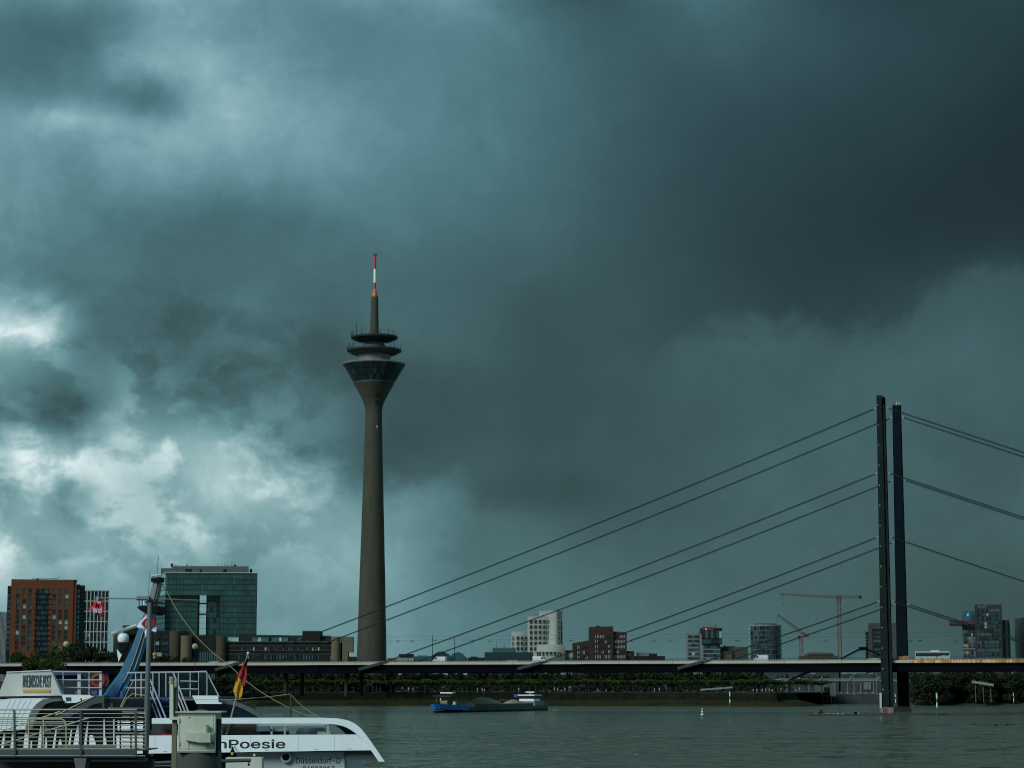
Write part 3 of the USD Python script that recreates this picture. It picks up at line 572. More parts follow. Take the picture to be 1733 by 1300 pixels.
# ------------------------------------------------------------------ vehicles on the bridge (built along local x, nose at +x)
M_tyre = mat("tyre", (.015, .015, .016), .9)
def vehicle(kind, s, t, nose, paint, label, group=None, z=None):
    zz = Z_TOP - .345 if z is None else z
    T = thing({"car": "car", "van": "van", "coach": "coach"}[kind], label, kind, B(s, t, zz), group, rot=BROT + (0 if nose > 0 else math.pi))
    if kind == "car":
        ln, w = 4.4, 1.75; body = [(-2.2, .35), (-2.2, .85), (-2.0, 1.0), (.9, .98), (2.0, .85), (2.2, .6), (2.2, .35)]; cab = [(-1.75, .99), (-1.2, 1.45), (.1, 1.47), (1.0, .98)]; wx, wr = (-1.35, 1.35), .32
    elif kind == "van":
        ln, w = 5.4, 1.95; body = [(-2.7, .4), (-2.7, 2.35), (-2.5, 2.45), (.9, 2.45), (1.35, 2.3), (2.0, 1.35), (2.6, 1.15), (2.7, .85), (2.7, .4)]; cab = [(.75, 1.4), (.75, 2.15), (1.22, 2.15), (1.78, 1.4)]; wx, wr = (-1.7, 1.8), .36
    else:
        ln, w = 12.4, 2.5; body = [(-6.2, .45), (-6.2, 3.25), (-5.9, 3.45), (5.6, 3.45), (6.05, 3.2), (6.2, 2.0), (6.2, .45)]; cab = [(-6.0, 1.75), (-6.0, 3.0), (5.95, 3.0), (6.1, 2.2), (5.2, 1.75), (4.2, 2.0), (2.5, 1.75)]; wx, wr = (-3.6, 3.6), .5
    if kind == "car":
        m = trimesh.creation.extrude_polygon(Polygon(body), w, engine="earcut"); c2 = trimesh.creation.extrude_polygon(Polygon(cab), w * .86, engine="earcut")
        part(T, "body", MB().add(np.c_[m.vertices[:, 0], w / 2 - m.vertices[:, 2], m.vertices[:, 1]], m.faces), paint)
        part(T, "roof", MB().poly([(-1.22, 1.40), (-1.15, 1.475), (.1, 1.49), (.2, 1.42)], -w * .42, w * .42), paint)
        part(T, "window", MB().add(np.c_[c2.vertices[:, 0], w * .43 - c2.vertices[:, 2], c2.vertices[:, 1]], c2.faces), GLASS[0])
    else:
        part(T, "body", MB().poly(body, -w / 2, w / 2), paint)
        for sd in (-1, 1): part(T, "window", MB().poly(cab, sd * (w / 2 + .012) - .012, sd * (w / 2 + .012) + .012), GLASS[0])
        if kind == "coach":
            part(T, "roof_unit", MB().box(-.6, 2.4, -.9, .9, 3.45, 3.68), M_white)
            part(T, "windscreen", MB().hexa([(6.21, -1.1, 1.4), (6.23, -1.1, 1.4), (6.23, 1.1, 1.4), (6.21, 1.1, 1.4)], [(6.02, -1.1, 3.1), (6.04, -1.1, 3.1), (6.04, 1.1, 3.1), (6.02, 1.1, 3.1)]), GLASS[0])
            part(T, "door", MB().poly([(1.2, .7), (1.2, 1.7), (1.9, 1.7), (1.9, .7)], -w / 2 - .02, -w / 2 - .005), M_grey)
        else: part(T, "windscreen", MB().hexa([(2.0, -.85, 1.37), (2.02, -.85, 1.37), (2.02, .85, 1.37), (2.0, .85, 1.37)], [(1.38, -.8, 2.28), (1.4, -.8, 2.28), (1.4, .8, 2.28), (1.38, .8, 2.28)]), GLASS[0])
    for x in wx:
        for sd in (-1, 1): part(T, "wheel", MB().cyl((x, sd * (w / 2 - .22), wr), (x, sd * (w / 2 + .01), wr), wr, wr, 14), M_tyre)
    for sd in (-1, 1): part(T, "headlight", MB().box(ln / 2 - .12, ln / 2 + .01, sd * (w / 2 - .35) - .15, sd * (w / 2 - .35) + .15, .62, .82), mat("lamp_glass", (.6, .62, .62), .2))
M_carw, M_carb, M_card, M_cars = mat("car_white", (.62, .64, .65), .3, .03), mat("car_blue", (.03, .05, .12), .3, .03), mat("car_dark", (.02, .022, .026), .3, .03), mat("car_silver", (.30, .32, .34), .3, .03)
vehicle("van", s_at(744, 5), 5, -1, M_carw, "white van on the bridge in front of the arched teal hall")
vehicle("car", s_at(866, 5), 5, -1, M_cars, "silver car on the bridge before the dark teal flat building")
vehicle("van", s_at(914, 8), 8, 1, M_carw, "white van on the bridge below the white curved tower block")
vehicle("car", s_at(1252, 8), 8, 1, M_carb, "dark blue car on the bridge left of the white box van")
vehicle("van", s_at(1288, 5), 5, -1, M_carw, "white box van on the bridge under the glass cylinder")
vehicle("car", s_at(1478, 5), 5, -1, M_carw, "white car on the bridge just left of the nearer pylon")
vehicle("coach", s_at(1579, 5), 5, 1, mat("coach_paint", (.36, .38, .37), .35, .06), "long white coach with dark window band right of the pylons")
vehicle("car", s_at(1645, 20), 20, -1, M_carb, "dark car on the bridge before the tall dark hotel slab")
vehicle("car", s_at(362, 6), 6, -1, M_carw, "light car on the bridge left of the black red gold flag, the farther from it")
vehicle("car", s_at(393, 6), 6, -1, M_carw, "light car on the bridge close beside the black red gold flag")
vehicle("car", s_at(181, 8), 8, 1, M_card, "dark car on the bridge left of the blue ship mast")
vehicle("car", s_at(1413, 22), 22, 1, M_cars, "grey car on the bridge below the tall crane")
# coloured hoarding on the bridge beside the farther pylon
s = s_at(1530, 26); T = thing("hoarding", "orange and green painted hoarding at the foot of the farther pylon above the deck", "hoarding", B(s, 26, Z_TOP - .35))
for (a, b, z0, z1, c, nm) in ((-1.9, 1.9, 0, 1.0, (.03, .14, .11), "lower_panel"), (-1.9, -.4, 1.0, 1.9, (.36, .11, .04), "upper_panel"), (-.4, 1.9, 1.0, 2.1, (.30, .20, .05), "upper_panel")):
    mb = MB().box(s + a, s + b, 25.6, 25.9, Z_TOP - .3 + z0, Z_TOP - .3 + z1); part(T, nm, mb.xf(BM), mat("hoarding_%d" % int(c[0] * 100), c, .8, .35, 1.0))

# ------------------------------------------------------------------ buildings
def facade(T, X0, X1, Z0, Z1, Y, depth, cols, rows, wall, name="window", reveal=.35, weights=(5, 4, 2, .6), wall_name="wall", sides=True, bars=False, label=None):
    """A block whose front is built round real openings: cols and rows are (from, to) in world x and z. Each opening gets its own set-back pane."""
    mb = MB(); cols, rows = sorted(cols), sorted(rows)
    zs = [Z0] + [z for r_ in rows for z in r_] + [Z1]
    for a, b in zip(zs[::2], zs[1::2]):
        if b - a > .01: mb.box(X0, X1, Y, Y + .5, a, b)
    xs = [X0] + [x for c in cols for x in c] + [X1]
    for z0, z1 in rows:
        for a, b in zip(xs[::2], xs[1::2]):
            if b - a > .01: mb.box(a, b, Y, Y + .5, z0, z1)
    mb.box(X0, X1, Y + .5, Y + depth, Z0, Z1)
    W = part(T, wall_name, mb, wall, label=label)
    for z0, z1 in rows:
        for x0, x1 in cols:
            k = MB().box(x0, x1, Y + reveal, Y + .495, z0, z1)
            w = part(T, name, k, pane(weights))
            if bars: part(w, "frame", MB().box((x0 + x1) / 2 - .06, (x0 + x1) / 2 + .06, Y + reveal - .05, Y + reveal, z0, z1), M_wframe)
    if sides:
        sb = 3.2; ny = int((depth - 2) / sb)
        for sx, xe in ((-1, X0), (1, X1)):
            for z0, z1 in rows[::1]:
                if ny > 0: part(T, "side_window", MB().box(min(xe, xe + sx * .04), max(xe, xe + sx * .04), Y + 2, Y + 2 + ny * sb - 1, z0, z1), GLASS[0])
    return W
M_wframe = mat("window_frame", (.34, .35, .34), .5)
def PX(Y, py=1080): return lambda px: XW(px, Y, py)
def PZ(Y): return lambda py: ZW(py, Y)

# brick hotel
Y = 1290.; x, z = PX(Y), PZ(Y)
T = thing("hotel_tower", "orange brick tower with square windows and dark glazed middle bay", "building", (x(70), Y, GZ))
SPIN[T] = (x(127.5), Y, .19)
M_brick = mat("orange_brick", (.120, .033, .009), .9, .16, .5)
rowsY = [1000.8 + 8.82 * k for k in range(12)]
rows = [(z(y + 3.5), z(y - 3.5)) for y in rowsY]
wl = [(x(a - 3), x(a + 3)) for a in (30.8, 41.3, 51)]; wr_ = [(x(a - 3), x(a + 3)) for a in (90.8, 101.3, 111)]
facade(T, x(19), x(60.5), GZ, z(983), Y, 16, wl, rows, M_brick, weights=(4, 5, 3, 1.6), sides=False)
facade(T, x(81.5), x(122.5), GZ, z(983), Y, 16, wr_, rows, M_brick, weights=(5, 4, 3, 1.2), sides=False)
part(T, "wall", MB().box(x(60.5), x(81.5), Y, Y + 16, z(997.5), z(983)), M_brick)
part(T, "wall", MB().box(x(122.5), x(127.5), Y + .6, Y + 17, GZ, z(983.4)), mat("dark_brick", (.12, .034, .012), .9))
part(T, "parapet", MB().box(x(18.8), x(128), Y - .15, Y + 17, z(983), z(982)), M_dark)
bay = MB().box(x(60.5), x(81.5), Y + .8, Y + 15, GZ, z(997.5))
part(T, "glazed_bay", bay, mat("bay_core", (.012, .016, .024), .4))
xs_ = np.linspace(x(62), x(80.6), 6)
for k, y in enumerate(rowsY):
    for a, b in zip(xs_[:-1], xs_[1:]): part(T, "bay_pane", MB().box(a + .1, b - .1, Y + .55, Y + .8, z(y + 3.9), z(y - 3.4)), pane((4, 5, 1, .1)))
    part(T, "balcony", MB().box(x(57.5), x(85), Y - .5, Y + .5, z(y + 5.1), z(y + 4.2)), M_dark)
for nm, a, b, top, dy in (("glazed_wing", 13, 19, 993, 2.0), ("glazed_wing", 127.5, 133.5, 989.5, 1.5), ("glazed_wing", 133.5, 141.5, 990.5, 5)):
    wg = part(T, nm, MB().box(x(a), x(b), Y + dy + .3, Y + dy + 14, GZ, z(top)), M_dark)
    for k, y in enumerate([994.5 + 5.9 * q for q in range(18)] if a > 130 else rowsY):
        h = 2.2 if a > 130 else 3.2
        part(wg, "pane", MB().box(x(a) + .15, x(b) - .15, Y + dy, Y + dy + .3, z(y + h), z(y - h)), GLASS[0] if a > 130 else pane((1, 5, 3, .3)))
part(T, "roof_rail", MB().bar((x(53), Y + 5, z(979.8)), (x(95), Y + 5, z(979.6)), .3).bar((x(95), Y + 5, z(979.6)), (x(98.5), Y + 5, z(976)), .3).bar((x(62), Y + 5, z(982)), (x(62), Y + 5, z(979.8)), 1.2), M_dark)
# pale fluted block at the very left
Y = 1420.; x, z = PX(Y), PZ(Y)
T = thing("office_block", "pale grey fluted block cut by the left picture edge", "building", (x(0), Y, GZ))
part(T, "wall", MB().box(x(-40), x(11.5), Y, Y + 25, GZ, z(1036)), mat("pale_panel", (.17, .185, .185), .8))
for k in range(26): part(T, "rib", MB().box(x(-40) + k * .75, x(-40) + k * .75 + .28, Y - .35, Y, GZ, z(1036.5)), mat("pale_rib", (.22, .24, .24), .8))
# white grid tower
Y = 1440.; x, z = PX(Y), PZ(Y)
T = thing("grid_tower", "slim tower with white grid facade over dark glass right of the brick tower", "building", (x(160), Y, GZ))
SPIN[T] = (x(183), Y, .178)
part(T, "core", MB().box(x(139), x(182.5), Y + 1, Y + 18, GZ, z(1000.5)), mat("core_dark", (.01, .013, .014), .3))
M_grid = mat("white_grid", (.36, .38, .36), .7, .08)
cx = [140.3 + 6.05 * k for k in range(8)]; hy = [1000.4, 1018.3, 1035.6, 1052.8, 1070, 1087.5, 1105]
for c in cx: part(T, "mullion", MB().box(x(c - .75), x(c + .75), Y, Y + .98, GZ, z(1000)), M_grid)
for y in hy: part(T, "spandrel", MB().box(x(139), x(183.2), Y - .15, Y + .9, z(y + .8), z(y - .8)), M_grid)
for a, b in zip(cx[:-1], cx[1:]):
    for y0, y1 in zip(hy[:-1], hy[1:]):
        for q in range(2):
            ya, yb = y0 + (y1 - y0) * q / 2, y0 + (y1 - y0) * (q + 1) / 2
            part(T, "pane", MB().box(x(a + .8), x(b - .8), Y + .7, Y + 1, z(yb - .4), z(ya + .4)), pane((9, 3, 1, .2)))
# glass gate building
Y = 1500.; x, z = PX(Y), PZ(Y)
T = thing("glass_gate_building", "large green glass office block with a tall bright slot through it", "building", (x(350), Y, GZ))
SPIN[T] = (x(434), Y, .113)
M_green = mat("curtain_glass", (.022, .062, .058), .14, .35, .05); M_green2 = mat("curtain_glass_light", (.030, .080, .074), .16, .3, .05); M_slab = mat("slab_edge", (.03, .042, .04), .6); M_roofm = mat("roof_metal", (.075, .085, .082), .7)
sl0, sl1 = 335.2, 348.6                                              # the slot is open right through: the sky shows
D = 42.
fl = [971.5 + 9.35 * k for k in range(16)]
part(T, "upper_block", MB().box(x(280), x(434), Y + .4, Y + D, z(1002), z(970)), M_slab)
kd = 1.0                                                     # the slot's walls splay, so that the river bank sees the sky through it
part(T, "inner_wall", MB().hexa([(x(280), Y + 5, GZ), (x(sl0), Y + 5, GZ), (x(sl0) * kd, Y + D, GZ), (x(280), Y + D, GZ)], [(x(280), Y + 5, z(1002)), (x(sl0), Y + 5, z(1002)), (x(sl0) * kd, Y + D, z(1002)), (x(280), Y + D, z(1002))]).hexa([(x(sl1), Y + 5, GZ), (x(434), Y + 5, GZ), (x(434), Y + D, GZ), (x(sl1) * kd, Y + D, GZ)], [(x(sl1), Y + 5, z(1002)), (x(434), Y + 5, z(1002)), (x(434), Y + D, z(1002)), (x(sl1) * kd, Y + D, z(1002))]), M_slab)
part(T, "right_tower", MB().box(x(372), x(434), Y + .4, Y + 5, GZ, z(1002)), M_slab)
def glazing(a, b, y, yf, n, mats, nm="pane"):
    e = np.linspace(x(a), x(b), n + 1)
    for p, q in zip(e[:-1], e[1:]): part(T, nm, MB().box(p + .06, q - .06, yf, yf + .3, z(y + 8.2), z(y + .6)), rng.choices(mats, (5, 3, 1))[0])
for k, y in enumerate(fl):
    if y < 1000: glazing(280.3, 433.6, y, Y, 26, (M_green, M_green2, GLASS[2])); part(T, "floor_band", MB().box(x(279.5), x(434.2), Y - .35, Y + .4, z(y + 9.3), z(y + 8.3)), M_slab)
    else:
        glazing(372, 433.6, y, Y, 11, (M_green, GLASS[1], M_green2)); part(T, "floor_band", MB().box(x(371.5), x(434.2), Y - .3, Y + .4, z(y + 9.3), z(y + 8.3)), M_slab)
        glazing(280, sl0 - .8, y, Y + 4.6, 9, (M_green, M_green, M_green2)); glazing(sl1 + .8, 371, y, Y + 4.6, 4, (M_green, GLASS[0], GLASS[0]))
        part(T, "slot_floor", MB().box(x(sl0), x(sl1), Y + 5, Y + 6, z(y + 9.2), z(y + 8.7)), M_slab)
part(T, "slot_bridge", MB().box(x(sl0), x(sl1), Y + 8, Y + 12, z(1022.5), z(1020.5)).box(x(sl0), x(sl1), Y + 8, Y + 12, z(1041), z(1038.5)), M_slab)
part(T, "slot_lining", MB().box(x(sl0) - .5, x(sl0), Y + 4.2, Y + 4.9, GZ, z(1005)).box(x(sl1), x(sl1) + .5, Y + 4.2, Y + 4.9, GZ, z(1005)), M_dark)
ch = MB()                                                            # left chamfered corner
part(T, "corner_wall", MB().hexa([(XW(270.8, Y + 22), Y + 22, GZ), (x(280), Y + .5, GZ), (x(280), Y + D, GZ), (XW(270.8, Y + 22), Y + D, GZ)], [(XW(270.8, Y + 22), Y + 22, z(970)), (x(280), Y + .5, z(970)), (x(280), Y + D, z(970)), (XW(270.8, Y + 22), Y + D, z(970))]), M_slab)
M_palep = mat("pale_reflecting_glass", (.20, .36, .38), .15, .15, .1)
for k, y in enumerate(fl):
    A_, B_ = np.array([XW(270.4, Y + 21.0), Y + 21.0]), np.array([x(279.8), Y + .2])
    part(T, "corner_pane", MB().hexa([(*A_, z(y + 8.4 + 1.4)), (*B_, z(y + 8.2)), (B_[0], B_[1] + .4, z(y + 8.2)), (A_[0], A_[1] + .9, z(y + 9.8))], [(*A_, z(y + 3)), (*B_, z(y + .6)), (B_[0], B_[1] + .4, z(y + .6)), (A_[0], A_[1] + .9, z(y + 3))]), M_palep if y < 1000 else M_green)
part(T, "roof_edge", MB().box(x(279.5), x(434.6), Y - .8, Y + .5, z(971), z(969.6)).bar((x(256), Y + 40, z(976.3)), (x(280), Y - .2, z(970.2)), 1.0, .5), mat("pale_edge", (.40, .46, .45), .5))
part(T, "roof_house", MB().box(x(288.5), x(419), Y + 6, Y + 34, z(971), z(958.3)), M_roofm)
part(T, "roof_house", MB().box(x(270), x(288.4), Y + 16, Y + 34, z(971), z(961)), M_roofm)
for px_, w_ in ((312, 11), (336, 4), (376, 6)): part(T, "roof_louvre", MB().box(x(px_), x(px_ + w_), Y + 5.85, Y + 6, z(968.5), z(963.5)), M_dark)
for k in range(16):
    px_ = rng.choice([rng.uniform(290, 322), rng.uniform(365, 418)]); h = rng.uniform(.8, 5.5)
    part(T, "roof_aerial", MB().cyl((x(px_), Y + 10, z(958.3)), (x(px_), Y + 10, z(958.3 - h)), .14, .1, 4), M_dark)
part(T, "roof_plant", MB().box(x(421), x(425), Y + 8, Y + 12, z(970), z(962.5)).ball((x(396), Y + 9, z(957)), .9, 1).box(x(287), x(291), Y + 8, Y + 11, z(958.3), z(954)), M_dark)

# parliament: dark low banded blocks with round beige piers
Y = 1335.; x, z = PX(Y, 1095), PZ(Y)
T = thing("parliament_building", "low dark banded building with round beige stone drums left of the tower", "building", (x(400), Y, GZ))
M_beige = mat("beige_stone", (.115, .092, .052), .9, .14, .6, stretch=(.3, .3, 2.0)); M_brown = mat("brown_stone", (.050, .040, .025), .9, .18, .5, stretch=(.3, .3, 2.0)); M_drk = mat("dark_cladding", (.009, .010, .0085), .7, .3, .4, spec=.2)
def drum(a, b, top, bot, m, dy=0.0):
    r_ = (x(b) - x(a)) / 2; part(T, "stone_drum", MB().lathe(((x(a) + x(b)) / 2, Y + r_ + dy, 0), [(r_, z(bot)), (r_, z(top)), (.1, z(top) + .05)], 24), m, smooth=30)
part(T, "rear_block", MB().box(x(186), x(290), Y + 18, Y + 45, GZ, z(1074)).box(x(200), x(229), Y + 14, Y + 40, z(1074), z(1058)).box(x(224), x(304), Y + 12, Y + 40, GZ, z(1067)), M_drk)
drum(190, 207, 1072.5, 1125, M_beige); drum(283, 303.5, 1068, 1125, M_brown, 4); drum(304.5, 323, 1076.5, 1125, M_beige); drum(364.5, 382, 1076.5, 1125, M_brown)
part(T, "block", MB().box(x(322), x(366), Y + 6, Y + 40, GZ, z(1075)), M_drk)
for k in range(7): part(T, "glass_slat", MB().box(x(336 + k * 4.0), x(338.6 + k * 4.0), Y + 5.6, Y + 6, GZ, z(1104)), GLASS[2])
part(T, "main_block", MB().box(x(381), x(571), Y + 4, Y + 45, GZ, z(1087.5)), M_drk)
for yb in (1094.5, 1102.5, 1108.5): part(T, "floor_band", MB().box(x(380.8), x(571.3), Y + 3.5, Y + 4, z(yb), z(yb - 1.2)), mat("band_dark", (.035, .037, .034), .6))
part(T, "parapet", MB().box(x(380), x(572), Y + 3, Y + 5, z(1087.5), z(1086)), mat("band_grey", (.06, .066, .062), .6))
part(T, "upper_storey", MB().hexa([(x(396), Y + 8, z(1087)), (x(563), Y + 8, z(1087)), (x(563), Y + 40, z(1087)), (x(396), Y + 40, z(1087))], [(x(403), Y + 12, z(1074)), (x(555), Y + 12, z(1076)), (x(555), Y + 38, z(1076)), (x(403), Y + 38, z(1074))]), M_drk)
part(T, "raised_block", MB().box(x(509.5), x(540), Y + 7, Y + 25, z(1087), z(1068)), M_drk)
for a, b, m in ((382, 401, GLASS[3]), (423, 433, M_green2), (433, 439, GLASS[3]), (439, 452, M_green2), (457, 469, M_green2), (469, 474, GLASS[3]), (475, 485, GLASS[2]), (500, 508, M_green2)):
    part(T, "roof_light", MB().hexa([(x(a), Y + 7.2, z(1086.3)), (x(b), Y + 7.2, z(1086.3)), (x(b), Y + 8.3, z(1086.3)), (x(a), Y + 8.3, z(1086.3))], [(x(a + 1), Y + 9.4, z(1079)), (x(b), Y + 9.4, z(1079)), (x(b), Y + 10.6, z(1079)), (x(a + 1), Y + 10.6, z(1079))]), m)
for k in range(34):
    px_ = 397 + k * 5.0
    if rng.random() < .74: part(T, "window", MB().box(x(px_), x(px_ + 2.6), Y + 3.7, Y + 4, z(1101.3), z(1095.8)), pane((2, 2, 4, 1.3)))
    if rng.random() < .7: part(T, "window", MB().box(x(px_), x(px_ + 2.6), Y + 3.7, Y + 4, z(1117), z(1109.8)), pane((4, 3, 3, .5)))
for k in range(4):
    part(T, "window", MB().box(x(258), x(264), Y + 11.7, Y + 12, z(1082 + k * 10), z(1076 + k * 10)), pane((2, 2, 3, 1.5)))
    part(T, "window", MB().box(x(268), x(280), Y + 11.7, Y + 12, z(1082 + k * 10), z(1076 + k * 10)), pane((5, 4, 1, .1)))
drum(559, 575.5, 1078, 1125, M_beige, 2)
part(T, "stone_slab", MB().box(x(578.5), x(596.5), Y + 3, Y + 12, z(1104.5), z(1078)).box(x(578.5), x(588.5), Y + 3.1, Y + 12, GZ, z(1104.5)), M_beige)
part(T, "dark_gap", MB().box(x(575.5), x(578.5), Y + 8, Y + 14, GZ, z(1079)), M_drk)
part(T, "entrance_roof", MB().box(x(588), x(602), Y + 2, Y + 14, GZ, z(1112)), M_drk)

# small things right of the tower foot
Y = 1360.; x, z = PX(Y, 1110), PZ(Y)
T = thing("arched_hall", "low teal hall with round arched roof just right of the tower", "building", (x(758), Y, GZ))
rr_ = (x(764) - x(728.5)) / 2; cxm = (x(764) + x(728.5)) / 2; M_teal = mat("teal_roof", (.016, .070, .082), .45, .2, .3); zb_ = z(1121)
for k in range(9):
    a0, a1 = math.pi * k / 9, math.pi * (k + 1) / 9; hh = z(1103) - zb_
    pt = lambda a, s_: (cxm + rr_ * s_ * math.cos(a), zb_ + hh * s_ * math.sin(a))
    part(T, "roof_rib", MB().poly([pt(a0, 1), pt(a1, 1), pt(a1, .9), pt(a0, .9)], Y, Y + 60), M_teal)
part(T, "end_glass", MB().poly([pt(math.pi * k / 16, .9) for k in range(17)], Y + 1, Y + 1.4), GLASS[1])
part(T, "side_hall", MB().poly([(x(764), zb_), (x(764), z(1108)), (x(775), z(1103.5)), (x(781), z(1106)), (x(788), z(1113)), (x(789), zb_)], Y + 4, Y + 40), M_teal)
T = thing("flat_block", "dark flat roofed block between the tower foot and the arched hall", "building", (x(715), Y, GZ))
part(T, "wall", MB().box(x(702), x(730), Y + 2, Y + 30, GZ, z(1111.5)).box(x(706), x(722), Y + 3, Y + 25, z(1111.5), z(1110)), M_teal)
T = thing("flat_block", "long dark low block between the arched hall and the teal flat building", "building", (x(822), Y, GZ))
part(T, "wall", MB().box(x(790), x(856), Y + 30, Y + 50, GZ, z(1112.5)).box(x(795), x(806), Y + 31, Y + 45, z(1112.5), z(1110.8)), M_drk)
T = thing("kiosk", "small hut with white wall and dark roof right beside the tower foot", "building", (x(683), Y, GZ))
part(T, "wall", MB().box(x(670), x(700), Y + 6, Y + 20, GZ, z(1111.5)), mat("hut_grey", (.22, .24, .24), .8))
part(T, "roof", MB().box(x(674), x(698), Y + 5, Y + 21, z(1111.5), z(1107.5)), M_drk); part(T, "wall", MB().box(x(654), x(670), Y + 8, Y + 20, GZ, z(1114)), M_beige)
# dark teal flat building with aerials
Y = 1380.; x, z = PX(Y, 1110), PZ(Y)
T = thing("flat_office", "dark teal flat office with box storey on top left of the white curved tower", "building", (x(860), Y, GZ))
part(T, "wall", MB().box(x(820), x(902.5), Y, Y + 26, GZ, z(1104.5)), mat("deep_teal", (.008, .028, .032), .4))
part(T, "upper_storey", MB().box(x(833.5), x(873), Y + 3, Y + 20, z(1104.5), z(1097)), mat("mid_teal", (.018, .075, .07), .5))
for k in range(16): part(T, "mullion", MB().box(x(821.5 + k * 5.2), x(822.1 + k * 5.2), Y - .2, Y, GZ, z(1104.9)), M_teal)
for px_, h in ((829, 1096), (840, 1086), (853, 1088)): part(T, "aerial", MB().cyl((x(px_), Y + 8, z(1104 if px_ < 833 else 1097)), (x(px_), Y + 8, z(h)), .12, .08, 4), M_dark)

# white curved tower group
Y = 1500.; x, z = PX(Y, 1080), PZ(Y)
M_wr = mat("white_render", (.29, .31, .275), .85, .08, .3)
T = thing("curved_tower_group", "white sculpted tower group with leaning curved walls and boxy windows", "building", (x(910), Y, GZ))
def wavy(nm, a, b, top, bot, dy, depth, bulge, lean=0.0, ns=14, nz=8, m=M_wr, ph=0.0, round_r=False):
    """A block whose front swells and leans; returns the front's point at (photo column, photo row)."""
    X0, X1, Z0, Z1 = x(a), x(b), z(bot), z(top)
    def front(X, Z):
        s_ = (X - X0) / (X1 - X0); q = (Z - Z0) / (Z1 - Z0)
        y = Y + dy - bulge * math.sin(math.pi * min(max(s_, 0), 1)) * (.65 + .35 * math.sin(2.4 * q + ph)) + lean * q
        if round_r and s_ > .55: y += (s_ - .55) ** 2 * 34
        return y
    gx, gz = np.linspace(X0, X1, ns + 1), np.linspace(Z0, Z1, nz + 1)
    fr = np.array([(X, front(X, Z), Z) for Z in gz for X in gx]); bk = np.array([(X, Y + dy + depth, Z) for Z in gz for X in gx]); n = ns + 1; N_ = len(fr); f = []
    for j in range(nz):
        for i in range(ns):
            q = j * n + i; f.append((q, q + 1, q + n + 1, q + n)); q += N_; f.append((q + 1, q, q + n, q + n + 1))
        for i in (0, ns):
            q = j * n + i; f.append((q, q + n, q + n + N_, q + N_) if i else (q + n, q, q + N_, q + n + N_))
    for i in range(ns):
        q = nz * n + i; f.append((q, q + 1, q + 1 + N_, q + N_))
    part(T, nm, MB().add(np.vstack([fr, bk]), f), m, smooth=35); return front
def boxwin(front, px_, py_, w, h, m=None, fr=M_wr):
    X, Z = x(px_), z(py_); hw, hh = (x(px_ + w / 2) - x(px_ - w / 2)) / 2, (z(py_ - h / 2) - z(py_ + h / 2)) / 2; y = min(front(X - hw, Z), front(X + hw, Z), front(X, Z + hh))
    o = part(T, "window", MB().box(X - hw, X + hw, y - .22, y + .5, Z - hh, Z + hh), m or GLASS[0])
    t = .2
    part(o, "frame", MB().box(X - hw - t, X - hw, y - .5, y + .6, Z - hh - t, Z + hh + t).box(X + hw, X + hw + t, y - .5, y + .6, Z - hh - t, Z + hh + t).box(X - hw, X + hw, y - .5, y + .6, Z + hh, Z + hh + t).box(X - hw, X + hw, y - .5, y + .6, Z - hh - t, Z - hh), fr)
f1 = wavy("left_block", 865.5, 893.5, 1069.5, 1118, 4, 20, 1.5)
f2 = wavy("middle_block", 893, 930, 1044, 1118, 2, 22, 1.2, ph=1.0)
f3 = wavy("top_block", 912.5, 945, 1034, 1060, 6, 18, .6)
f4 = wavy("corner_tower", 927, 952.5, 1034, 1118, 1.5, 20, 4.2, lean=1.0, ph=2.0, round_r=True)
f5 = wavy("front_drum", 908, 956, 1092, 1118, -9, 14, 4.5, ph=1.0)
f6 = wavy("low_wing", 950, 984, 1106, 1118, -4, 14, 1.5)
f7 = wavy("side_wing", 954, 970, 1101, 1108, 8, 16, 1.0, m=M_brown)
for j in range(6):
    for i in range(5):
        if j == 5 and i > 1: continue
        boxwin(f2, 899 + 7.5 * i + (0 if i < 4 else -1.2), 1052.5 + 9.25 * j, 4.5 if i < 4 else 2.2, 5.3)
    for i in range(2): boxwin(f4, 946.2 + 4.2 * i, 1054 + 9.1 * j, 3.0, 5.2)
for j in range(3):
    for i in range(4): boxwin(f1, 869.2 + 7.2 * i - (1 if i == 0 else 0), 1080.5 + 9.0 * j, 4.4 if i else 2.4, 5.2, GLASS[2] if i == 0 else None)
for i in range(7): boxwin(f5, 906.5 + 6.4 * i + (3 if i == 0 else 0), 1107, 4.0 if 0 < i < 6 else 2.6, 5.0)
for i in range(5): boxwin(f6, 957 + 5 * i, 1115, 3, 3)
part(T, "roof_aerial", MB().cyl((x(943), Y + 10, z(1034)), (x(943), Y + 10, z(1030.5)), .15, .1, 4).box(x(917.5), x(919), Y + 9, Y + 10, z(1034), z(1032)), M_dark)

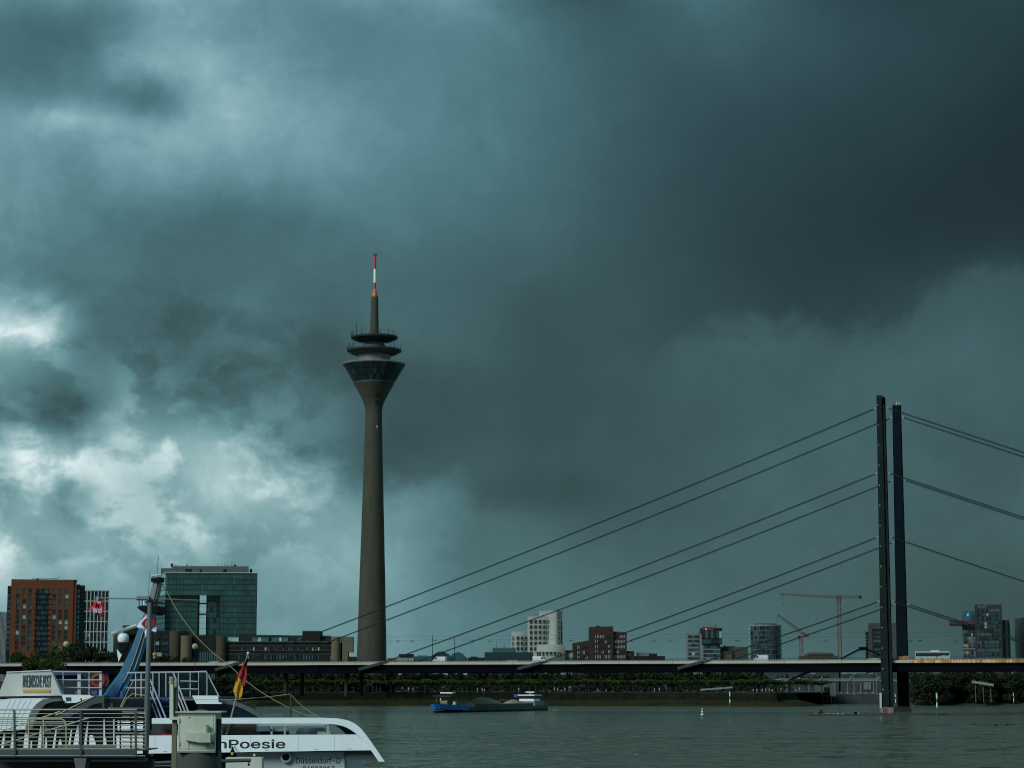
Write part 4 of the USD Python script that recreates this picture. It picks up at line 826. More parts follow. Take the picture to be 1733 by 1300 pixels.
# red brick curved group
Y = 1480.; x, z = PX(Y, 1090), PZ(Y)
M_rb = mat("red_brick", (.030, .0125, .009), .9, .2, .4)
T = thing("red_brick_group", "dark red brick group of stepped blocks right of the white curved tower", "building", (x(1015), Y, GZ))
def blockwin(a, b, tops, dy, depth, cols, rows_, w=2.6, h=5.4, m=M_rb):
    part(T, "wall", MB().hexa([(x(a), Y + dy, GZ), (x(b), Y + dy, GZ), (x(b), Y + dy + depth, GZ), (x(a), Y + dy + depth, GZ)], [(x(a), Y + dy, z(tops[0])), (x(b), Y + dy, z(tops[1])), (x(b), Y + dy + depth, z(tops[1])), (x(a), Y + dy + depth, z(tops[0]))]), m)
    for py_ in rows_:
        for c in cols:
            q = part(T, "window", MB().box(x(c - w / 2), x(c + w / 2), Y + dy - .25, Y + dy + .2, z(py_ + h / 2), z(py_ - h / 2)), GLASS[0])
            part(q, "frame", MB().box(x(c - w / 2) - .2, x(c - w / 2) + .12, Y + dy - .32, Y + dy, z(py_ + h / 2), z(py_ - h / 2)).box(x(c + w / 2) - .12, x(c + w / 2) + .2, Y + dy - .32, Y + dy, z(py_ + h / 2), z(py_ - h / 2)), M_wframe if rng.random() < .55 else M_rb)
blockwin(998, 1038, (1061.5, 1060.5), 0, 22, [1009.5 + 5.3 * k for k in range(5)], [1078 + 8.6 * k for k in range(5)])
blockwin(1036, 1061, (1069, 1070.5), 2.5, 20, [1041 + 5 * k for k in range(4)], [1078 + 8.6 * k for k in range(5)])
blockwin(970, 999, (1089, 1084), 3, 20, [974 + 4.8 * k for k in range(5)], [1096, 1105, 1113.5])
blockwin(1060, 1074, (1102.5, 1102.5), 5, 18, [1064, 1069], [1109])
part(T, "roof_house", MB().box(x(1009), x(1016), Y + 4, Y + 9, z(1061), z(1059.5)).cyl((x(1011), Y + 5, z(1061)), (x(1011), Y + 5, z(1057)), .1, .08, 4), M_dark)
# low pieces before the banded office
T = thing("flat_block", "low dark flat roofs between the red brick group and the banded office", "building", (x(1100), Y, GZ))
part(T, "wall", MB().box(x(1076), x(1126), Y + 5, Y + 30, GZ, z(1111)).box(x(1100), x(1113), Y + 6, Y + 20, z(1111), z(1106.5)), M_drk)
part(T, "roof_house", MB().box(x(1080), x(1102), Y + 12, Y + 20, z(1111), z(1104.5)), mat("roof_pale", (.12, .13, .13), .8))

# banded office with overhanging head
Y = 1620.; x, z = PX(Y, 1090), PZ(Y)
M_pale = mat("pale_concrete", (.15, .16, .155), .8, .1, .3)
T = thing("banded_office", "office of stacked dark and pale bands with a projecting glass head", "building", (x(1193), Y, GZ))
part(T, "stair_core", MB().box(x(1182.5), x(1189.5), Y + 1, Y + 18, GZ, z(1073)), M_pale)
part(T, "left_wing", MB().box(x(1164), x(1182.5), Y + .3, Y + 18, GZ, z(1071.5)), M_pale)
part(T, "right_wing", MB().box(x(1189.5), x(1219), Y + .3, Y + 18, GZ, z(1091)), M_pale)
part(T, "head", MB().box(x(1188), x(1222), Y - 1.5, Y + 18, z(1091), z(1063.5)), M_drk)
for k in range(6):
    e = np.linspace(x(1164.4), x(1182.2), 4)
    for p, q in zip(e[:-1], e[1:]): part(T, "window", MB().box(p + .1, q - .1, Y, Y + .3, z(1080.2 + 7.3 * k), z(1076 + 7.3 * k)), pane((4, 4, 1, .1)))
    if k < 4:
        e = np.linspace(x(1190), x(1218.5), 6)
        for p, q in zip(e[:-1], e[1:]): part(T, "window", MB().box(p + .05, q - .05, Y, Y + .3, z(1098 + 7 * k), z(1093.8 + 7 * k)), pane((5, 4, 1, .1)))
for k, (y0, y1) in enumerate(((1081, 1069), (1090, 1083))):
    e = np.linspace(x(1188.5), x(1221.5), 8)
    for p, q in zip(e[:-1], e[1:]): part(T, "head_pane", MB().box(p + .08, q - .08, Y - 1.8, Y - 1.5, z(y0), z(y1)), pane((3, 4, 3, .2)))
part(T, "roof_sign", MB().box(x(1188), x(1208), Y - 1.9, Y - 1.55, z(1068), z(1062)), mat("dull_red", (.10, .020, .016), .7))
part(T, "roof_sign", MB().box(x(1193), x(1196), Y - 2.0, Y - 1.91, z(1067), z(1064)), mat("sign_white", (.5, .5, .48), .7), label="pale mark on the red roof panel")
part(T, "roof_crane", MB().bar((x(1209), Y + 3, z(1063)), (x(1214), Y + 3, z(1058)), .3).bar((x(1208), Y + 3, z(1059.5)), (x(1216), Y + 3, z(1058.5)), .25).cyl((x(1183.5), Y + 3, z(1073)), (x(1183.5), Y + 3, z(1058)), .1, .08, 4), M_dark)
T = thing("brown_block", "plain brown flat block right of the banded office", "building", (x(1245), Y, GZ))
part(T, "wall", MB().box(x(1219.5), x(1267.5), Y + 6, Y + 26, GZ, z(1095.5)), mat("dull_brown", (.048, .046, .035), .9))
part(T, "roof_plant", MB().box(x(1226), x(1246), Y + 8, Y + 12, z(1095.5), z(1094.2)).bar((x(1227), Y + 9, z(1095)), (x(1229), Y + 9, z(1092)), .5), M_drk)
part(T, "lower_wall", MB().box(x(1215), x(1240), Y + 4, Y + 6, GZ, z(1103)), mat("dull_grey_brown", (.06, .057, .047), .9))

# glass cylinder
Y = 1600.; x, z = PX(Y, 1090), PZ(Y)
T = thing("glass_cylinder", "round glass office drum with pale left edge behind the bridge", "building", (x(1298), Y, GZ))
R = (x(1326) - x(1271)) / 2; cc = ((x(1326) + x(1271)) / 2, Y + R, 0)
part(T, "core", MB().lathe(cc, [(R - .5, GZ), (R - .5, z(1058.5)), (.1, z(1058.4))], 48), M_drk, smooth=30)
fy = [1059.5 + 8.3 * k for k in range(8)]; NA = 22
for k, y in enumerate(fy):
    for a in range(NA):
        t0, t1 = math.pi + math.pi * (a + .06) / NA, math.pi + math.pi * (a + .94) / NA; q = lambda r_, t, zz: (cc[0] + r_ * math.cos(t), cc[1] + r_ * math.sin(t), zz); zz0, zz1 = z(y + 7.4), z(y + .7)
        part(T, "pane", MB().hexa([q(R, t0, zz0), q(R, t1, zz0), q(R - .45, t1, zz0), q(R - .45, t0, zz0)], [q(R, t0, zz1), q(R, t1, zz1), q(R - .45, t1, zz1), q(R - .45, t0, zz1)]), GLASS[3] if a < 2 else pane((2, 5, 2, .1)))
    part(T, "floor_ring", MB().lathe(cc, [(R - .5, z(y + 8.3)), (R + .12, z(y + 8.3)), (R + .12, z(y + 7.5)), (R - .5, z(y + 7.5))], 48), mat("ring_grey", (.13, .145, .145), .6), smooth=30)
part(T, "roof_ring", MB().lathe(cc, [(R - .5, z(1059.8)), (R + .35, z(1059.8)), (R + .35, z(1058)), (.1, z(1057.8))], 48), mat("ring_pale", (.26, .28, .28), .6), smooth=30)
part(T, "roof_house", MB().lathe(cc, [(R * .72, z(1058)), (R * .72, z(1055.8)), (.1, z(1055.7))], 32), M_drk, smooth=30)
# grey block behind the pylons
Y = 1580.; x, z = PX(Y, 1090), PZ(Y)
T = thing("grey_block", "grey slab building seen left of and between the two pylons", "building", (x(1495), Y, GZ))
SPIN[T] = (x(1470), Y, -.158)
part(T, "wall", MB().box(x(1470), x(1519), Y, Y + 24, GZ, z(1055)), mat("slab_grey", (.045, .05, .047), .85)); part(T, "stair_tower", MB().box(x(1465), x(1469.8), Y + 2, Y + 14, GZ, z(1069.5)), M_drk)
part(T, "recess", MB().box(x(1476.5), x(1492), Y - .15, Y + .1, z(1112), z(1065)), M_drk)
for k in range(6): part(T, "window", MB().box(x(1478.5), x(1490.5), Y - .4, Y - .15, z(1074 + 7 * k), z(1069.5 + 7 * k)), pane((4, 4, 3, .1)))
for k in range(4): part(T, "balcony", MB().box(x(1464.5), x(1468), Y + 1.4, Y + 2, z(1078 + 5.4 * k), z(1076.5 + 5.4 * k)), M_grey)
# low brown cluster right of the luffing crane
Y = 1560.; x, z = PX(Y, 1110), PZ(Y)
T = thing("flat_block", "low brown irregular block between the two cranes", "building", (x(1388), Y, GZ))
part(T, "wall", MB().box(x(1358), x(1420), Y, Y + 22, GZ, z(1111)).box(x(1368), x(1412), Y + 1, Y + 20, z(1111), z(1107)), mat("dim_brown", (.042, .036, .028), .9, .3))
for a, b, t_ in ((1370, 1379, 1104.5), (1381, 1388, 1103.8), (1392, 1399, 1104.6), (1401, 1409, 1105)): part(T, "roof_house", MB().box(x(a), x(b), Y + 2, Y + 12, z(1107), z(t_)), mat("dim_grey", (.10, .10, .095), .9))
for k in range(7): part(T, "window", MB().box(x(1370 + 6 * k), x(1373.5 + 6 * k), Y + .8, Y + 1.02, z(1110.3), z(1108)), GLASS[0])

# dark hotel slab at the right
Y = 1540.; x, z = PX(Y, 1090), PZ(Y)
T = thing("dark_hotel_slab", "tall black gridded hotel slab near the right picture edge", "building", (x(1675), Y, GZ))
SPIN[T] = (x(1651), Y, -.195)
M_hot = mat("black_grid", (.010, .013, .014), .45, .2)
part(T, "wall", MB().box(x(1651), x(1696), Y + .35, Y + 22, GZ, z(1024)), M_hot); part(T, "side_wall", MB().box(x(1696), x(1705), Y + 5, Y + 30, GZ, z(1050)), M_hot)
for j, y in enumerate([1031 + 6.75 * k for k in range(13)]):
    for i in range(10):
        a = 1654 + 4.0 * i; bright = (j == 0 and i > 4) or (j in (6, 8, 10, 12) and i < 9 and rng.random() < .8)
        part(T, "window", MB().box(x(a + .35), x(a + 3.6), Y, Y + .33, z(y + 5.4), z(y + .6)), mat("dusk_glass", (.06, .085, .08), .25) if bright else pane((3, 5, 0, 0)))
for i, (px_, py_) in enumerate(((1672, 1041), (1668.5, 1056.5), (1668.5, 1062))): part(T, "bright_window", MB().box(x(px_ - 1.4), x(px_ + 1.4), Y - .1, Y - .01, z(py_ + 2), z(py_ - 2)), mat("pale_blind", (.32, .36, .35), .5))
part(T, "roof_sign", MB().text("HYATT", x(1657), x(1672.5), z(1029.3), z(1026.3) - z(1029.3), Y + .3, True, .25), mat("sign_grey", (.18, .21, .21), .5))
T = thing("gallery_block", "colourful gridded block under a long red roof slab behind the hotel slab", "building", (x(1665), Y + 40, GZ))
SPIN[T] = (XW(1629.5, Y + 40, 1090), Y + 40, -.195)
Y2 = Y + 40; x, z = PX(Y2, 1090), PZ(Y2)
part(T, "wall", MB().box(x(1629.5), x(1708), Y2 + .4, Y2 + 30, GZ, z(1058)), mat("block_grey", (.06, .068, .064), .8))
part(T, "roof_slab", MB().box(x(1608), x(1707), Y2 - 6, Y2 + 30, z(1058), z(1051)), mat("slab_red", (.045, .014, .014), .7))
hues = [GLASS[2], GLASS[0], GLASS[1], mat("ochre_panel", (.18, .09, .03), .6), mat("sage_panel", (.09, .13, .11), .6), GLASS[0], mat("cream_panel", (.22, .22, .18), .6)]
for j in range(9):
    for i in range(5): part(T, "panel", MB().box(x(1631 + 4.1 * i), x(1634.4 + 4.1 * i), Y2, Y2 + .4, z(1065.5 + 6.0 * j), z(1060.8 + 6.0 * j)), rng.choice(hues))
    part(T, "panel", MB().box(x(1700), x(1706.5), Y2, Y2 + .4, z(1065.5 + 6.0 * j), z(1060.8 + 6.0 * j)), rng.choice(hues[:3]))
part(T, "floor_band", MB().box(x(1629), x(1652), Y2 - .5, Y2 + .4, z(1100), z(1098)), M_pale)
T = thing("glass_dome", "small blue glass dome on the red roof slab beside the hotel slab", "dome", (x(1642), Y2 + 8, z(1051)))
rd = (x(1653) - x(1632)) / 2; part(T, "shell", MB().lathe(((x(1653) + x(1632)) / 2, Y2 + rd - 2, z(1051)), [(rd, 0), (rd * 1.02, rd * .6), (rd * .92, rd * 1.05), (rd * .7, rd * 1.4), (rd * .35, rd * 1.58), (.05, rd * 1.62)], 24), mat("dome_blue", (.03, .10, .15), .2), smooth=40)
for k in range(10):
    a = math.pi + math.pi * k / 9; c_ = ((x(1653) + x(1632)) / 2, Y2 + rd - 2, z(1051)); ps = [(c_[0] + r_ * 1.015 * math.cos(a), c_[1] + r_ * 1.015 * math.sin(a), c_[2] + h_) for r_, h_ in ((rd, 0), (rd * 1.02, rd * .6), (rd * .92, rd * 1.05), (rd * .7, rd * 1.4), (rd * .35, rd * 1.58))]
    part(T, "rib", MB().tube(ps, .13, 4), M_dark)
T = thing("edge_tower", "narrow dark tower just entering the right picture edge", "building", (x(1745), Y2, GZ))
part(T, "wall", MB().box(x(1731.5), x(1770), Y2, Y2 + 25, GZ, z(1046)), M_hot)
for k in range(10): part(T, "window_band", MB().box(x(1732.5), x(1769), Y2 - .15, Y2, z(1054 + 6.5 * k), z(1050 + 6.5 * k)), GLASS[1])

# cranes: lattice masts and jibs
M_crane = mat("crane_pink", (.13, .062, .050), .6, .15)
def lattice(mb, p, q, w0, w1, n, chord=.16, tri=False):
    """Four-chord lattice beam from p to q; widths in metres."""
    p, q = np.asarray(p, float), np.asarray(q, float); t = (q - p) / np.linalg.norm(q - p); a = np.cross(t, [0, 1.0, 0]); a /= np.linalg.norm(a); b = np.cross(t, a)
    C = [(a * u + b * v) for u, v in ((-.5, -.5), (.5, -.5), (.5, .5), (-.5, .5))]
    at_ = lambda s, k: p + (q - p) * s + C[k] * (w0 + (w1 - w0) * s)
    for k in range(4): mb.bar(at_(0, k), at_(1, k), chord)
    for i in range(n):
        s0, s1_ = i / n, (i + 1) / n
        for k in range(4):
            k2 = (k + 1) % 4; mb.bar(at_(s0, k), at_(s1_, k2), chord * .7) if (i + k) % 2 else mb.bar(at_(s0, k2), at_(s1_, k), chord * .7)
            mb.bar(at_(s1_, k), at_(s1_, k2), chord * .6)
    return mb
Y = 1560.; x, z = PX(Y, 1050), PZ(Y)
T = thing("tower_crane", "tall pink tower crane with long level jib left of the pylons", "crane", (x(1420.5), Y, GZ))
X = x(1420.5)
part(T, "mast", lattice(MB(), (X, Y, GZ), (X, Y, z(1014)), 2.3, 2.3, 26, .3), M_crane)
part(T, "jib", lattice(MB(), (X, Y - 1, z(1011.5)), (x(1320.5), Y - 1, z(1006.3)), 1.7, 1.1, 34, .22), M_crane)
part(T, "counter_jib", lattice(MB(), (X, Y - 1, z(1011.5)), (x(1458), Y - 1, z(1010.8)), 1.7, 1.4, 12, .22), M_crane)
part(T, "counterweight", MB().box(x(1454), x(1458.5), Y - 2, Y, z(1013.5), z(1009)), M_dark); part(T, "cab", MB().box(X - 1.6, X + 1.4, Y - 2.4, Y + .8, z(1014.5), z(1008)), mat("crane_dark", (.10, .045, .04), .6))
part(T, "hook_line", MB().cyl((x(1324.5), Y - 1, z(1007)), (x(1324.5), Y - 1, z(1023)), .1, .1, 4).box(x(1324), x(1325.2), Y - 1.4, Y - .6, z(1024.5), z(1023)), M_dark)
T = thing("luffing_crane", "smaller pink crane with jib raised steeply to the left", "crane", (x(1356), Y + 30, GZ))
Y3 = Y + 30; x, z = PX(Y3, 1080), PZ(Y3)
part(T, "mast", lattice(MB(), (x(1356), Y3, GZ), (x(1356), Y3, z(1079)), 2.2, 2.2, 12, .3), M_crane)
part(T, "jib", lattice(MB(), (x(1355.5), Y3 - 1, z(1070)), (x(1316.5), Y3 - 1, z(1041)), 1.8, 1.0, 16, .24), M_crane)
part(T, "counter_jib", lattice(MB(), (x(1355.5), Y3 - 1, z(1071)), (x(1366), Y3 - 1, z(1077)), 1.8, 1.4, 5, .24), M_crane)
part(T, "counterweight", MB().box(x(1362.5), x(1368), Y3 - 2, Y3 + .5, z(1079), z(1074.5)), mat("crane_dark2", (.07, .035, .03), .6)); part(T, "cab", MB().box(x(1350), x(1354.5), Y3 - 2, Y3, z(1081), z(1077)), M_drk)
part(T, "hook_line", MB().cyl((x(1316.6), Y3 - 1, z(1041)), (x(1316.6), Y3 - 1, z(1056)), .09, .09, 4), M_dark)

# ------------------------------------------------------------------ trees
def leaf_material(name, c, var=.35):
    c = np.asarray(c, float)
    nd = {"g": ("geometry", {}), "n": ("noise_texture", {"scale": .35, "detail": 4.0}), "oi": ("object_info", {}), "mr": ("map_range", {"to_min": .75, "to_max": 1.25}), "sc": ("vector_math", {"math_type": "scale"}),
          "r": ("rgb_ramp", {"ramp": [(.3, tuple(c * (1 - var))), (.7, tuple(c * (1 + var)))]}), "d": ("principled_bsdf", {"roughness": .75, "specular_ior_level": .15}), "t": ("translucent_bsdf", {}), "m": ("mix_closure", {"fac": .18})}
    return usdkit.material(stage, f"/World/Looks/{name}", nd, [("g.position", "n.vector"), ("n.fac", "r.fac"), ("oi.random", "mr.value"), ("r.color", "sc.vector1"), ("mr.result", "sc.scale"), ("sc.vector", "d.base_color"), ("sc.vector", "t.color"), ("d.BSDF", "m.closure1"), ("t.BSDF", "m.closure2")], surface="m.closure")
M_leafd, M_leafm, M_leafo, M_clip = leaf_material("leaf_dark", (.018, .026, .011)), leaf_material("leaf_mid", (.022, .036, .010)), leaf_material("leaf_olive", (.040, .054, .013)), leaf_material("leaf_clipped", (.034, .058, .013))
M_bark = mat("bark", (.022, .020, .015), .95, .3, 1.5)
def leaves(centres, n, size, seed, flat=1.0):
    """Small leaf-clump faces through the volume of several lobes (x, y, z, rx, ry, rz), denser towards each lobe's skin."""
    rr = np.random.RandomState(seed); V, F = [], []; k = 0
    w = np.array([c[3] * c[4] for c in centres]); w = w / w.sum()
    for i in range(n):
        c = centres[rr.choice(len(centres), p=w)]; d = rr.randn(3); d /= np.linalg.norm(d); rad = rr.uniform(.55, 1.06) ** .6
        p = np.array(c[:3]) + d * rad * np.array(c[3:6]); a = rr.randn(3); a /= np.linalg.norm(a); b = np.cross(a, rr.randn(3)); b /= np.linalg.norm(b); s = size * rr.uniform(.6, 1.4)
        V += [p - a * s, p + b * s * .75, p + a * s, p - b * s * .75]; F.append((k, k + 1, k + 2, k + 3)); k += 4
    return MB().add(V, F)
def tree(name, label, cat, loc, h, w, leaf, seed, group=None, lobes=9, n=900, trunk=.32, size=.55, low=.28):
    T = thing(name, label, cat, loc, group, rot=0.0); rr = np.random.RandomState(seed); cs = []
    for i in range(lobes):
        a = rr.uniform(0, 6.28); q = rr.uniform(0, 1) ** .6; zf = rr.uniform(low + .08, .84)
        rw = w / 2 * (1 - .55 * abs(zf - .52)); cs.append((math.cos(a) * q * rw * .62, math.sin(a) * q * rw * .62, zf * h, w * rr.uniform(.17, .30), w * rr.uniform(.17, .30), h * rr.uniform(.09, .17)))
    mb = MB().cyl((0, 0, -.3), (0, 0, h * .45), trunk, trunk * .65, 7)
    for c in cs[:6]: mb.cyl((0, 0, h * rr.uniform(.22, .42)), c[:3], trunk * .45, .05, 5)
    part(T, "trunk", mb, M_bark); part(T, "crown", leaves(cs, n, size, seed), leaf)
    return T
# clipped planes of the riverside row: flat topped box crowns
def clipped(seed):
    pass
rowY = 1193.0
protos = []
row_px = np.linspace(440, 1392, 66)
lab_row = "clipped plane tree with flat green crown in the riverside row below the bridge"
grp_row = "clipped plane trees in the riverside row"
for i, px in enumerate(row_px):
    Yk = rowY + (meshkit.noise(np.array([[i * 1.7, 0, 0]]))[0] - .5) * 2; X = XW(px, Yk, 1160) + rng.uniform(-.8, .8)
    if i < 3:
        rr = np.random.RandomState(40 + i); T = thing("plane_tree", lab_row, "tree", (X, Yk, GZ), grp_row, rot=0.0)
        cs = [(rr.uniform(-2.0, 2.0), rr.uniform(-1.4, 1.4), rr.uniform(4.9, 5.7), rr.uniform(1.4, 2.0), 1.5, rr.uniform(.65, .95)) for _ in range(8)]
        mb = MB().cyl((0, 0, -.3), (0, 0, 4.4), .2, .15, 6)
        for c in cs[:5]: mb.cyl((0, 0, 3.6), c[:3], .1, .04, 4)
        part(T, "trunk", mb, M_bark); part(T, "crown", leaves(cs, 760, .42, 60 + i), M_clip); protos.append(T)
    else:
        copy_of(protos[i % 3], (X, Yk, GZ), rng.uniform(-.3, .3) + (math.pi if rng.random() < .5 else 0), lab_row, "tree", grp_row, (rng.uniform(1.15, 1.5), rng.uniform(.9, 1.2), rng.uniform(.93, 1.07)))
hedge_cs = [(XW(px, 1206, 1165) + rng.uniform(-1, 1), 1206 + rng.uniform(-1.5, 1.5), GZ + 1.6 + rng.uniform(-.4, 1.0), 4.2, 1.6, rng.uniform(1.6, 2.6)) for px in np.linspace(440, 1330, 74)]
struct("hedge", leaves(hedge_cs, 9000, .5, 77), M_leafd, "long dark uneven hedge behind the clipped riverside trees", "hedge", kind="stuff")
# dark tall trees of the park behind the row
tall = [tree("park_tree", "x", "tree", (0, 0, -500), h, w, m, s, lobes=11, n=1000, size=.75, low=.12) for h, w, m, s in ((12, 10, M_leafd, 11), (13, 9, M_leafd, 12), (10.5, 11, M_leafd, 13))]
lab_t, grp_t = "dark broad park tree in the belt between the clipped row and the bridge", "park trees under the bridge on the far shore"
first = dict.fromkeys(range(3))
k = 0
for px in list(np.arange(405, 1290, 15.5)) + list(np.arange(411, 1290, 17)):
    if 968 < px < 990 and k < 58: continue
    j = rng.randrange(3); Yk = rng.uniform(1222, 1262) if not 590 < px < 672 else rng.uniform(1200, 1206); Yk += 45 if k > 57 else 0; p = (XW(px + rng.uniform(-6, 6), Yk, 1150), Yk, GZ); sc_ = rng.uniform(.88, 1.12)
    if first[j] is None:
        first[j] = tall[j]; pr = stage.GetPrimAtPath(tall[j]); pr.GetAttribute("xformOp:translate").Set(Gf.Vec3d(*map(float, p))); keys(pr, label=lab_t, group=grp_t)
    else: copy_of(tall[j], p, rng.uniform(0, 6.28), lab_t, "tree", grp_t, (sc_, sc_, rng.uniform(.85, 1.1)))
    k += 1
# bushes on the right bank
lab_b, grp_b = "tall dark bush of the thicket on the right bank below the bridge", "bushes of the right bank thicket"
bush = []
for i, px in enumerate(np.linspace(1556, 1760, 22)):
    Yk = rng.uniform(1200, 1235); p = (XW(px, Yk, 1170), Yk, 1.2); s_ = rng.uniform(.8, 1.15) * (.75 if px < 1566 else 1.0)
    if i < 3: bush.append(tree("bank_bush", lab_b, "bush", p, 17.5, 14, M_leafd, 30 + i, grp_b, lobes=14, n=1500, size=.7, low=-.05))
    else: copy_of(bush[i % 3], p, rng.uniform(0, 6.28), lab_b, "bush", grp_b, (s_, s_, s_ * rng.uniform(.9, 1.08)))
# trees at the left by the hotel, and the near one that hides the deck
for px, top, Yk, w, m, lb, sd in ((30, 1101, 965, 9, M_leafm, "low leafy tree at the far left under the brick tower's left corner", 71), (56, 1098, 960, 10, M_leafm, "round green tree before the left half of the brick tower's foot", 72), (84, 1093, 972, 10, M_leafo, "lighter green tree below the brick tower's glazed bay", 73),
                              (103, 1096, 955, 9, M_leafm, "leafy tree just left below the left globe lamp", 74), (126, 1080, 985, 12, M_leafm, "tallest dark green tree standing before the gap right of the brick tower", 75), (145, 1087, 975, 9, M_leafd, "dark tree before the left foot of the white grid tower", 76),
                              (171, 1097, 965, 9, M_leafd, "dark bushy tree before the right foot of the white grid tower", 77), (192, 1100, 960, 7, M_leafd, "small dark tree between the white grid tower and the blue ship mast", 78),
                              (272, 1102, 985, 7, M_leafd, "dark shrubby tree before the parliament's left brown drum", 79), (296, 1104, 985, 6, M_leafo, "small olive tree before the parliament's brown drum", 80), (320, 1112, 985, 5, M_leafo, "little olive bush at the foot of the beige parliament drum", 81)):
    p = at(px, 1119, Yk); h = ZW(top, Yk, px) - 12.0
    tree("shore_tree", lb, "tree", (p[0], Yk, 12.0), h, w * 1.3, m, sd, lobes=15, n=1700, size=.5, low=.02)
struct("raised_bank", MB().hexa([(-330, 930, GZ - .2), (-143, 930, GZ - .2), (-143, 1000, GZ - .2), (-330, 1000, GZ - .2)], [(-326, 940, 12.1), (-146, 940, 12.1), (-146, 1000, 12.1), (-326, 1000, 12.1)]), M_hedge, "raised dark planted bank behind the left bridge approach", "bank")
for px, top, w, lb, sd in ((58, 1115, 12, "olive tree before the bridge deck at far left, lower left one of the pair", 91), (86, 1108, 13, "olive tree before the bridge deck at far left, taller right one of the pair", 92)):
    Yk = 812; p = at(px, 1119, Yk); h = ZW(top, Yk, px) - GZ
    tree("shore_tree", lb, "tree", (p[0], Yk, GZ), h, w, M_leafo, sd, lobes=15, n=2000, size=.42, low=.05)
# left shore scrub seen through the ship's rails, and the two shrubs on the gravel bar
for i, px in enumerate(np.arange(40, 455, 26)):
    Yk = 1150 - max(0, 430 - px) * .55; p = at(px, 1172, Yk)
    if i == 0: hb = tree("shore_bush", "dark bush on the far shore seen behind the ship's rails", "bush", (p[0], Yk, GZ - .3), 8.5, 13, M_leafd, 95, "dark bushes on the far shore behind the ship", lobes=12, n=900, size=.6, low=-.05)
    else: copy_of(hb, (p[0], Yk, GZ - .3), rng.uniform(0, 6.28), "dark bush on the far shore seen behind the ship's rails", "bush", "dark bushes on the far shore behind the ship", (1, 1, rng.uniform(.8, 1.15)))
for px, py, h, w, lb, sd in ((1388, 1211.5, 1.9, 2.1, "round green shrub growing on the gravel bar left of the pylons", 97), (1447, 1211.8, 1.1, 1.9, "low dark shrub on the gravel bar close left of the pylons", 98)):
    p = onz(px, py); tree("gravel_shrub", lb, "shrub", (p[0], p[1], .3), h, w, M_leafm if h > 1.5 else M_leafd, sd, lobes=7, n=420, trunk=.05, size=.16, low=-.1)

# ------------------------------------------------------------------ harbour side seen under the bridge
M_pw = mat("pale_weathered", (.20, .22, .205), .7, .12)
Y = 1250.; x, z = PX(Y, 1160), PZ(Y)
T = thing("promenade_bridge", "long pale footbridge deck above the harbour wall under the road bridge", "footbridge", (x(1400), Y, GZ))
part(T, "deck", MB().box(x(1318), x(1560), Y, Y + 4, z(1153), z(1151.2)), M_pw)
part(T, "parapet", MB().box(x(1318), x(1490), Y - .1, Y + .1, z(1151.2), z(1148.8)), mat("rail_glass", (.12, .15, .14), .3))
for px in np.arange(1325, 1555, 22.0): part(T, "post", MB().box(x(px) - .18, x(px) + .18, Y + 1, Y + 1.4, GZ - 1, z(1153)), M_grey)
part(T, "ramp", MB().hexa([(x(1288), Y - 2, z(1154.8)), (x(1320), Y - 2, z(1153)), (x(1320), Y + 2, z(1153)), (x(1288), Y + 2, z(1154.8))], [(x(1288), Y - 2, z(1153.4)), (x(1320), Y - 2, z(1149.5)), (x(1320), Y + 2, z(1149.5)), (x(1288), Y + 2, z(1153.4))]), M_pw)
for px in (1388, 1437.5, 1484.5): part(T, "bracket", MB().bar((x(px), Y - .3, z(1152)), (x(px + 4), Y - .3, z(1146)), .5), M_pw)
T = thing("slanted_prop", "dark slanted strut reaching up to the bridge deck above the footbridge", "strut", (x(1334), Y - 4, GZ))
part(T, "beam", MB().bar((x(1333), Y - 4, z(1153)), (x(1376), Y - 4, z(1134)), 1.1, 1.2), M_girder)
part(T, "post", MB().box(x(1329), x(1332), Y - 4.6, Y - 3.4, GZ, z(1155)), mat("post_pale", (.16, .16, .15), .8)); part(T, "foot", MB().box(x(1327), x(1334), Y - 5, Y - 3, GZ - .5, GZ + .5), M_grey)
T = thing("cable_footbridge_mast", "dark bent mast with thin stays rising above the road bridge left of the pylons", "mast", (x(1461), Y + 20, GZ))
Y4 = Y + 20; x, z = PX(Y4, 1110), PZ(Y4)
part(T, "left_arm", MB().bar((x(1421), Y4, z(1117)), (x(1457), Y4, z(1098.5)), .8, .9), M_girder); part(T, "right_arm", MB().bar((x(1463), Y4, z(1098)), (x(1492), Y4, z(1110)), .8, .9), M_girder)
part(T, "head", MB().cyl((x(1454), Y4, z(1098.5)), (x(1466), Y4, z(1098)), .9, .9, 8), M_girder); part(T, "leg", MB().bar((x(1420), Y4, GZ), (x(1421), Y4, z(1116)), .9), M_girder); part(T, "leg", MB().bar((x(1492), Y4, GZ), (x(1492), Y4, z(1109)), .9), M_girder)
for k in range(5): part(T, "stay", MB().cyl((x(1460), Y4, z(1099)), (x(1432 + 12 * k), Y4, z(1117)), .05, .05, 4), M_dark)
Y = 1300.; x, z = PX(Y, 1165), PZ(Y)
T = thing("harbour_house", "grey green harbour building with dark doorway left of the quay wall", "building", (x(1397), Y, GZ - 2))
part(T, "wall", MB().box(x(1382), x(1413), Y - 3, Y + 8, 4.5, z(1156)), mat("grey_green_wall", (.055, .075, .072), .8)); part(T, "doorway", MB().box(x(1393), x(1403), Y - 3.1, Y - 2.9, 5.2, z(1164)), M_black)
for k in range(3): part(T, "window", MB().box(x(1384 + 3.2 * k), x(1386 + 3.2 * k), Y - 3.08, Y - 2.98, z(1164), z(1158.5)), GLASS[2])
T = thing("harbour_shed", "dim glazed shed with ribbed pale wall near the nearer pylon below the deck", "building", (x(1465), Y, GZ - 2))
